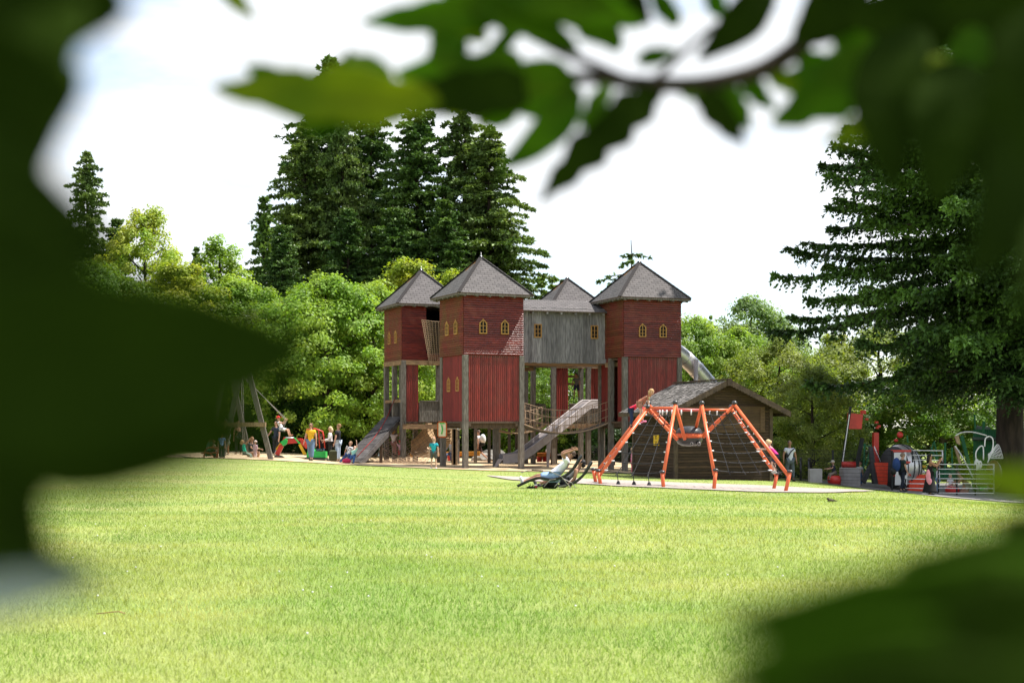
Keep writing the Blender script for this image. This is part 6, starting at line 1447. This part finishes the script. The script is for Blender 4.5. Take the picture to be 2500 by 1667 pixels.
for x in (1545, 1580): mb = MB(); a = S4(x, 1200, 67.5); post(mb, a, S4(x, 370, 67.5).z, .19); mb.build('tan_post', MT['post_tan'], None, 'tan square post beside the curved slide, %s of the pair' % ('left' if x == 1545 else 'right'), 'post', 'tan posts beside the curved slide', loc=a) if x == 1545 else mb.build('tan_post', MT['post_tan'], None, 'tan square post beside the curved slide, right of the pair', 'post', 'tan posts beside the curved slide', loc=a)
mb = MB(); a, b_ = S4(1420, 375, 66.5), S4(1660, 385, 66.5); mb.tube([a, b_], .055, 8); mb.ball(b_, .11); mb.build('rail', MT['white'], None, 'pale pipe end with white knob under the nearest tower', 'pipe', loc=a)
# notice board
nb_ = empty('notice_board', S4(1300, 420, 62.9), 'orange framed notice board hanging on a back post of the nearest tower', 'notice board')
mb = MB(); c_ = S4(1302, 420, 62.85)
for dx, dz, w, h in ((-.19, 0, .05, .72), (.19, 0, .05, .72), (0, .33, .43, .06), (0, -.33, .43, .06)): mb.box(c_ + V((dx, 0, dz)), w, .05, h)
mb.build('frame', cm('orange_wood', (.42, .09, .02)), nb_); mb = MB(); mb.box(c_ + V((0, .01, 0)), .34, .02, .62); mb.build('panel', cm('cream_panel', (.62, .58, .42)), nb_)
mb = MB(); mb.tube([c_ + V((-.02, -.012, -.2)), c_ + V((.02, -.012, 0)), c_ + V((-.02, -.012, .2))], .03, 5); mb.box(c_ + V((0, -.01, .27)), .2, .02, .05); mb.build('picture', MT['green'], nb_)
# orange spring platform, boulders, bench, shed
og = empty('spring_platform', PG(1150, 76), 'orange yellow wooden platform with red springs under the castle', 'play platform')
mb = MB(); mb.bar(P(1085, 1108, 75), P(1172, 1107, 75), .6, .22); mb.bar(P(1001, 1112, 72), P(1072, 1111, 72), .4, .16); mb.build('platform', cm('orange_yellow_wood', (.62, .27, .04)), og)
mb = MB()
for x in (1098, 1108, 1116):
    for i in range(6): mb.tube([P(x, 1112 + i * 2.2, 74.6) + V((.12 * math.cos(a_ * math.pi / 5), .12 * math.sin(a_ * math.pi / 5), 0)) for a_ in range(10)], .022, 5, close=True)
mb.build('spring', MT['red'], og)
og2 = empty('spring_rocker', PG(1340, 76), 'orange spring rocker with red coils and a white sheep figure behind the slide', 'spring rocker')
mb = MB(); mb.bar(P(1312, 1110, 75), P(1345, 1109, 75), .5, .2); mb.build('seat', cm('orange_wood2', (.55, .17, .03)), og2)
mb = MB()
for x in (1317, 1331):
    for i in range(6): mb.tube([P(x, 1115 + i * 2.2, 75) + V((.13 * math.cos(a_ * math.pi / 5), .13 * math.sin(a_ * math.pi / 5), 0)) for a_ in range(10)], .024, 5, close=True)
mb.build('spring', MT['red'], og2); mb = MB(); mb.ball(P(1341, 1100, 75), .2, .14, .16); mb.tube([P(1334, 1098, 75), P(1348, 1098, 75)], .04, 6); mb.ball(P(1341, 1107, 75), .13, .1, .14); mb.build('figure', MT['white'], og2)
for i, (x, Y, r_, lb) in enumerate(((1186, 77, .42, 'pale boulder right of the backpack man'), (1204, 79, .6, 'large dark boulder behind the metal slide end'), (1170, 77.5, .3, 'low pale boulder at the feet of the backpack man'))):
    q = A_(x, Y, r_ * .25); bm_ = bmesh.new(); bmesh.ops.create_icosphere(bm_, subdivisions=3, radius=1)
    for v in bm_.verts: v.co = V((v.co.x * r_ * 1.4, v.co.y * r_, v.co.z * r_ * .8)) * (1 + .25 * noise.noise(v.co * 1.6 + V((i * 5, 0, 0))))
    me = bpy.data.meshes.new('boulder'); bm_.to_mesh(me); bm_.free(); me.materials.append(mat('boulder_stone', (.33, .31, .27) if i != 1 else (.14, .13, .11), (.12, .11, .10), scale=3, bump=.6)); o = bpy.data.objects.new('boulder', me); o.location = q; C.objects.link(o); tag(o, lb, 'boulder', 'boulders behind the castle')
sh_ = empty('shed', PG(1390, 84), 'long dark low shed behind the back tower', 'shed'); shm = cm('near_black_boards', (.018, .018, .019))
a, b_ = PG(1335, 84), PG(1440, 86); mb = MB(); zt = P(1390, 1073, 85).z; dv = (b_ - a); dv.z = 0; mb.box(V(((a.x + b_.x) / 2, 86.5, (zt - 2.2) / 2)), dv.length + 1.2, 4, zt + 2.2, rz=math.atan2(dv.y, dv.x)); mb.build('wall', shm, sh_)
mb = MB(); mb.box(V(((a.x + b_.x) / 2, 86.3, zt + .08)), dv.length + 2, 4.8, .14, rz=math.atan2(dv.y, dv.x)); mb.build('roof', MT['path'], sh_)
mb = MB(); q = P(1383, 1103, 83.7); mb.box(q, .45, .06, .8); mb.build('window', MT['white'], sh_)
mb = MB(); a, b_ = P(1355, 1127, 82), P(1450, 1120, 83)
for dz in (0, .4): mb.bar(a + V((0, 0, dz)), b_ + V((0, 0, dz)), .06, .08)
for t_ in (0, .33, .66, 1): p = a.lerp(b_, t_); mb.bar(V((p.x, p.y, G(p.x, p.y))), p + V((0, 0, .4)), .07)
mb.build('rail_fence', MT['grey_paint'], None, 'low grey two rail fence in front of the dark shed', 'fence', loc=a)
# dark mesh fence behind hut and spider
def mesh_fence(pa, pb, top, label, name='mesh_fence', n=60, rows=9, r=.006):
    root = empty(name, pa, label, 'fence'); L_ = (pb - pa).length; np_ = max(2, int(L_ / 2.4)); mb = MB()
    for i in range(np_ + 1):
        p = pa.lerp(pb, i / np_); mb = MB(); mb.box(V((p.x, p.y, (p.z + top) / 2)), .07, .07, top - p.z); mb.build('post', MT['fence'], root)
    mb = MB()
    for j in range(rows):
        z = top - .03 - (top - max(pa.z, pb.z) - .05) * j / (rows - 1); mb.tube([V((pa.x, pa.y, z)), V((pb.x, pb.y, z))], r, 4)
    for i in range(n): p = pa.lerp(pb, i / n); mb.tube([V((p.x, p.y, p.z)), V((p.x, p.y, top))], r * .8, 3)
    mb.build('wire_panel', MT['fence'], root)
mesh_fence(PG(1895, 64.5), PG(2178, 61.5), P(2000, 1098, 63).z, 'dark green wire mesh fence between the hut and the ride', n=110)
mesh_fence(PG(1440, 74), PG(1560, 74), P(1500, 1087, 74).z, 'dark wire mesh fence seen under the right tower', n=60)
# ---------------------------------------------------------------- ride area on the right
def SA(x, y, Y): return P(2050 + x * .19133, 1000 + y * .19133, Y)
Yr = 64.5
rd = empty('swing_ride', PG(2130, 65), 'red and grey fairground ride with leaning mast behind the mesh fence', 'ride'); dgm = cm('dark_grey_steel', (.06, .062, .066))
mb = MB(); mb.bar(SA(20, 760, Yr), SA(140, -40, Yr), .10, up=(0, 1, 0)); mb.build('mast', MT['fence'], rd)
mb = MB(); mb.bar(SA(28, 740, Yr - .15), SA(125, 60, Yr - .15), .035, up=(0, 1, 0)); mb.build('mast_trim', MT['white'], rd)
mb = MB(); mb.bar(SA(215, 720, Yr + .6), SA(290, 360, Yr + .6), .16, up=(0, 1, 0)); mb.build('mast', MT['fence'], rd)
mb = MB(); mb.prism([SA(105, 245, Yr + .1), SA(280, 245, Yr + .1), SA(300, 60, Yr + .1), SA(120, 40, Yr + .1)], (0, .3, 0)); mb.build('banner_panel', MT['red'], rd)
mb = MB()
for x, y, w in ((300, 0, .25), (345, 90, .12), (470, 130, .14), (480, 200, .12), (500, 180, .14)): mb.box(SA(x, y + 30, Yr + .4), w, .1, w * .7, rz=.4)
mb.build('sign_board', MT['red'], rd)
mb = MB(); mb.prism([SA(440, 290, Yr + .5), SA(500, 290, Yr + .5), SA(500, 680, Yr + .5), SA(430, 680, Yr + .5)], (0, .35, 0)); mb.build('column', MT['red'], rd)
mb = MB(); mb.prism([SA(385, 470, Yr - .2), SA(425, 470, Yr - .2), SA(495, 945, Yr - .2), SA(430, 945, Yr - .2)], (0, .3, 0)); mb.prism([SA(280, 900, Yr), SA(430, 640, Yr), SA(430, 720, Yr), SA(330, 945, Yr)], (0, .3, 0)); mb.build('brace', dgm, rd)
mb = MB(); mb.prism([SA(445, 675, Yr - .3), SA(635, 675, Yr - .3), SA(690, 960, Yr - .3), SA(500, 950, Yr - .3)], (0, .9, 0)); mb.build('base_block', cm('vermilion', (.80, .07, .03), rough=.4), rd)
mb = MB(); mb.tube([SA(440, 465, Yr - .3), SA(520, 660, Yr - .3)], .02, 6); mb.build('stay_rod', MT['white'], rd)
cb = empty('control_box', SA(130, 900, 63.5), 'grey metal control cabinet in front of the red ride', 'cabinet'); mb = MB(); mb.box(SA(130, 860, 63.6), .80, .6, .85, bev=.02); mb.build('cabinet', MT['mauve'], cb); mb = MB(); mb.box(SA(140, 850, 63.28), .6, .03, .55); mb.build('door', MT['mauve'], cb)
rl_ = MB(); rl_.tube([SA(30, 697, 63.8), SA(200, 697, 63.8)], .135, 20); rl_.build('red_roller', MT['red'], None, 'red cylinder lying on top of the grey control cabinet', 'cylinder', loc=SA(110, 700, 63.8))
mb = MB(); mb.box(A_(1990, 62.5, .30), .54, .4, .62, bev=.02); bx_ = mb.build('cabinet', MT['mauve'], None, 'small pale grey box by the mesh fence', 'cabinet', loc=A_(1990, 62.5)); 
mb = MB(); mb.lathe(A_(2037, 63), [(0, 0), (.27, 0), (.30, .2), (.28, .36), (.22, .40), (0, .41)], 24); mb.build('round_seat', MT['red'], None, 'glossy red round seat under the child in the sun hat', 'seat', loc=A_(2037, 63))
for i, x in enumerate((1902, 1930, 1955, 1975)):
    a = A_(x, 66.5); mb = MB(); mb.tube([a, a + V((0, 0, 1.0))], .05, 6); mb.ball(a + V((0, 0, 1.02)), .07); mb.build('bollard', MT['charcoal'], None, 'dark bollard with pale knob behind the mesh fence', 'bollard', 'dark bollards behind the mesh fence', loc=a)
# barrel cabin
bc_ = empty('barrel_cabin', SA(790, 800, 64), 'silver barrel shaped ride cabin with dark rings and red bands', 'ride cabin')
c0 = SA(690, 730, 63.9); c1 = SA(870, 735, 64.3); ax = (c1 - c0); rad = .98
def bar_shape(t_): return rad * (.80 + .25 * math.sin(math.pi * (.15 + .75 * t_)))
mb = MB(); n_ = 12; mb.tube([c0 + ax * (i / n_) for i in range(n_ + 1)], [bar_shape(i / n_) for i in range(n_ + 1)], 32); mb.build('shell', MT['chrome'], bc_)
for t_ in (.0, .33, .66, 1.0): mb = MB(); mb.tube([c0 + ax * (t_ - .02), c0 + ax * (t_ + .02)], bar_shape(t_) + .035, 32); mb.build('ring', dgm, bc_)
mb = MB(); 
for y in (525, 670, 830): mb.bar(SA(660, y, 62.75), SA(905, y, 63.2), .08, .10)
mb.build('band', MT['red'], bc_)
mb = MB()
for i in range(12): x = 700 + i * 13; mb.bar(SA(x, 545, 62.8), SA(x, 655, 62.8), .04, .02, up=(0, 1, 0)); mb.bar(SA(x + 20, 700, 62.8), SA(x + 10, 960, 62.8), .04, .02, up=(0, 1, 0))
mb.build('slat_panel', MT['white'], bc_)
mb = MB(); mb.ball(SA(770, 320, 64.5), .15, .12, .15); mb.ball(SA(720, 390, 64), .10, .1, .07); mb.build('top_lamp', MT['red'], bc_)
mb = MB(); mb.box(SA(965, 960, 63.6), .78, .6, .95, rz=.1); mb.build('red_platform', cm('vermilion', (.80, .07, .03), rough=.4), None, 'red box platform between the barrel cabin and the woman in black', 'platform', loc=SA(985, 1040, 63.6))
mb = MB(); mb.box(SA(1005, 790, 64.2), .52, .4, .14, bev=.03); tp = mb.build('counter', MT['white'], None, 'white and pink counter behind the woman in black', 'counter', loc=SA(1000, 780, 64.2)); 
# railing
def railing(xa, xb, ya, yb, nr, Y, label):
    root = empty('railing', SA(xa, yb, Y), label, 'railing', 'white tubular railings by the ride'); mb = MB()
    for i in range(nr): y = ya + (yb - ya) * i / (nr - 1); mb.tube([SA(xa, y, Y), SA(xb, y + 4, Y - .3)], .020, 6)
    mb.build('rail', MT['white'], root)
    for t_ in np.linspace(0, 1, max(2, int((xb - xa) / 230) + 1)): x = xa + (xb - xa) * t_; mb = MB(); mb.tube([SA(x, ya - 4, Y + .02), SA(x, yb + 30, Y + .02)], .035, 6); mb.build('post', MT['fence'] if t_ < .9 else MT['steel'], root)
railing(1260, 1965, 695, 1060, 7, 60.5, 'long white pipe railing right of the woman in black'); railing(930, 1312, 518, 640, 3, 61.5, 'upper white pipe railing left of the woman in black'); railing(840, 1100, 880, 1060, 4, 60.8, 'low white pipe railing in front of the red platform')
# insect figure ride with loop antennae
ins = empty('insect_figure', SA(1900, 900, 62.5), 'brown bug figure with round white eyes and loop feelers by the spruce trunk', 'figure')
mb = MB(); mb.ball(SA(1965, 830, 62.8), .36, .36, .66, 20, 14); mb.build('body', cm('brown_shell', (.16, .08, .045), rough=.35), ins)
mb = MB(); mb.ball(SA(1820, 880, 62.3), .42, .3, .36, 16, 10); mb.build('head', cm('moss_green', (.16, .24, .08), rough=.4), ins)
for x, r_ in ((1750, .12), (1792, .09)): mb = MB(); mb.ball(SA(x, 700, 61.6), r_, .03, r_ * 2.1, 16, 10); eo = mb.build('eye', MT['white'], ins); mb = MB(); mb.ball(SA(x + 8, 690, 61.56), .02, .02, .05); mb.build('pupil', MT['black'], eo)
for pts in (((1740, 640), (1740, 540), (1790, 470), (1830, 480), (1835, 640)), ((1885, 680), (1950, 500), (1955, 380), (1910, 340), (1860, 370), (1850, 470))): mb = MB(); mb.tube(smooth_path([SA(x, y, 61.8) for x, y in pts], 5), .028, 7); mb.build('feeler', MT['white'], ins)
wg = MB(); 
def fnw(u, v): return SA(1895 + 190 * v * (.3 + .7 * u), 560 - 150 * math.sin(math.pi * u) * v + 60 * u, 62.6)
net(wg, fnw, 10, 10, .012); wg.build('wing', MT['white'], ins)
gh = empty('canopy_frame', SA(1600, 1000, 64.5), 'tall pale curved pipe arches in front of the green building', 'canopy')
for pts in (((1480, 330), (1560, 290), (1700, 285), (1880, 330)), ((1470, 460), (1540, 560), (1640, 740), (1700, 860))): mb = MB(); mb.tube(smooth_path([SA(x, y, 64) for x, y in pts], 5), .03, 7); mb.build('arch', MT['white'], gh)
mb = MB(); mb.prism([SA(1470, 340, 64.1), SA(1520, 330, 64.1), SA(1540, 450, 64.1), SA(1500, 430, 64.1)], (0, .12, 0)); mb.prism([SA(1465, 470, 64.1), SA(1500, 480, 64.1), SA(1560, 700, 64.1), SA(1530, 690, 64.1)], (0, .12, 0)); mb.build('panel', cm('tan_panel', (.45, .33, .2)), gh)
gb_ = empty('green_building', SA(1850, 1000, 68.5), 'green slatted ride building with pale shingle roof behind the railing', 'building')
mb = MB()
for i in range(14): x = 1715 + i * 24; mb.bar(SA(x, 250, 67.5), SA(x, 900, 67.5), .075, .03, up=(0, 1, 0))
for i in range(20): x = 1180 + i * 18; mb.bar(SA(x, 745, 67), SA(x, 880, 67), .055, .03, up=(0, 1, 0))
mb.build('slat_wall', MT['dkgreen'], gb_)
mb = MB(); mb.add([SA(1690, 380, 67), SA(2080, 385, 67), SA(1900, 215, 69.5), SA(1740, 200, 69.5)], [(0, 1, 2, 3)], 0, uvs=[((0, 0), (7, 0), (6, 3), (1, 3))]); mb.add([SA(1690, 392, 67), SA(2080, 397, 67), SA(1900, 227, 69.5), SA(1740, 212, 69.5)], [(3, 2, 1, 0)]); mb.build('roof', shingle('pale_green_shingles', (.20, .26, .20), (.16, .22, .17), (.06, .08, .06), bw=.7, bh=.35), gb_)
gp = empty('green_ride_frame', SA(1400, 1000, 66.5), 'dark green slanting ride poles behind the railing', 'ride frame')
for a, b_, w in (((1555, 330), (1750, 1100), .14), ((1160, 480), (1240, 640), .06), ((1205, 400), (1250, 620), .06), ((1195, 420), (1160, 560), .05), ((1345, 420), (1345, 880), .08), ((1840, 150), (1830, 300), .10), ((1430, 480), (1440, 900), .06), ((320, 430), (300, 800), .07), ((420, 420), (330, 720), .07), ((860, 330), (870, 420), .06), ((290, 450), (390, 470), .05), ((2310, 80), (2330, 330), .16), ((1720, 60), (1730, 240), .07)):
    mb = MB(); mb.bar(SA(*a, 66.5), SA(*b_, 66.5), w, up=(0, 1, 0)); mb.build('pole', MT['dkgreen'], gp)
mb = MB(); mb.bar(SA(1740, 830, 65.5), SA(1830, 1010, 65.5), .3, .3, up=(0, 0, 1)); mb.build('slide_bed', MT['green'], gp)
q = A_(2325, 63.2); mb = MB(); mb.lathe(q, [(0, 0), (.25, 0), (.31, .08), (.32, .2), (.26, .28), (0, .30)], 24); mb.build('round_seat', MT['red'], None, 'glossy red round seat under the child in white', 'seat', loc=q)
mb = MB(); mb.box(SA(955, 735, 64.1), .12, .05, .14); mb.box(SA(1070, 722, 64.1), .2, .05, .1); mb.build('toy_sign', MT['yellow'], None, 'small yellow signs above the white counter', 'sign', loc=SA(1000, 735, 64.1))
# small things on the lawn
q = P(2028, 1245, 30.5); q.z = G(q.x, q.y) + .03; bd3 = MB(); bd3.ball(q, .07, .045, .045, 10, 8); bd3.ball(q + V((-.06, 0, .045)), .028, .026, .026, 8, 6); bd3.tube([q + V((.05, 0, .01)), q + V((.14, 0, -.005))], [.025, .012], 6); bd3.tube([q + V((-.08, 0, .045)), q + V((-.105, 0, .042))], [.008, .001], 5)
bd3.tube([q + V((0, .015, -.03)), q + V((0, .015, -.06))], .004, 4); bd3.tube([q + V((0, -.015, -.03)), q + V((0, -.015, -.06))], .004, 4)
bd3.build('bird', cm('brown_feathers', (.07, .05, .035)), None, 'small dark bird on the lawn at the right', 'bird', loc=q)
tw_ = MB(); q = P(235, 1502, 10.8); q.z = G(q.x, q.y) + .03; tw_.tube([q, q + V((.10, .02, .01)), q + V((.17, -.01, .02)), q + V((.21, .03, .0))], .004, 5); tw_.tube([q + V((.12, .01, .015)), q + V((.18, .05, .01))], .003, 4); tw_.build('dry_twig', cm('dry_twig', (.30, .17, .08)), None, 'thin dry brown twig lying on the lawn at the lower left', 'twig', loc=q)
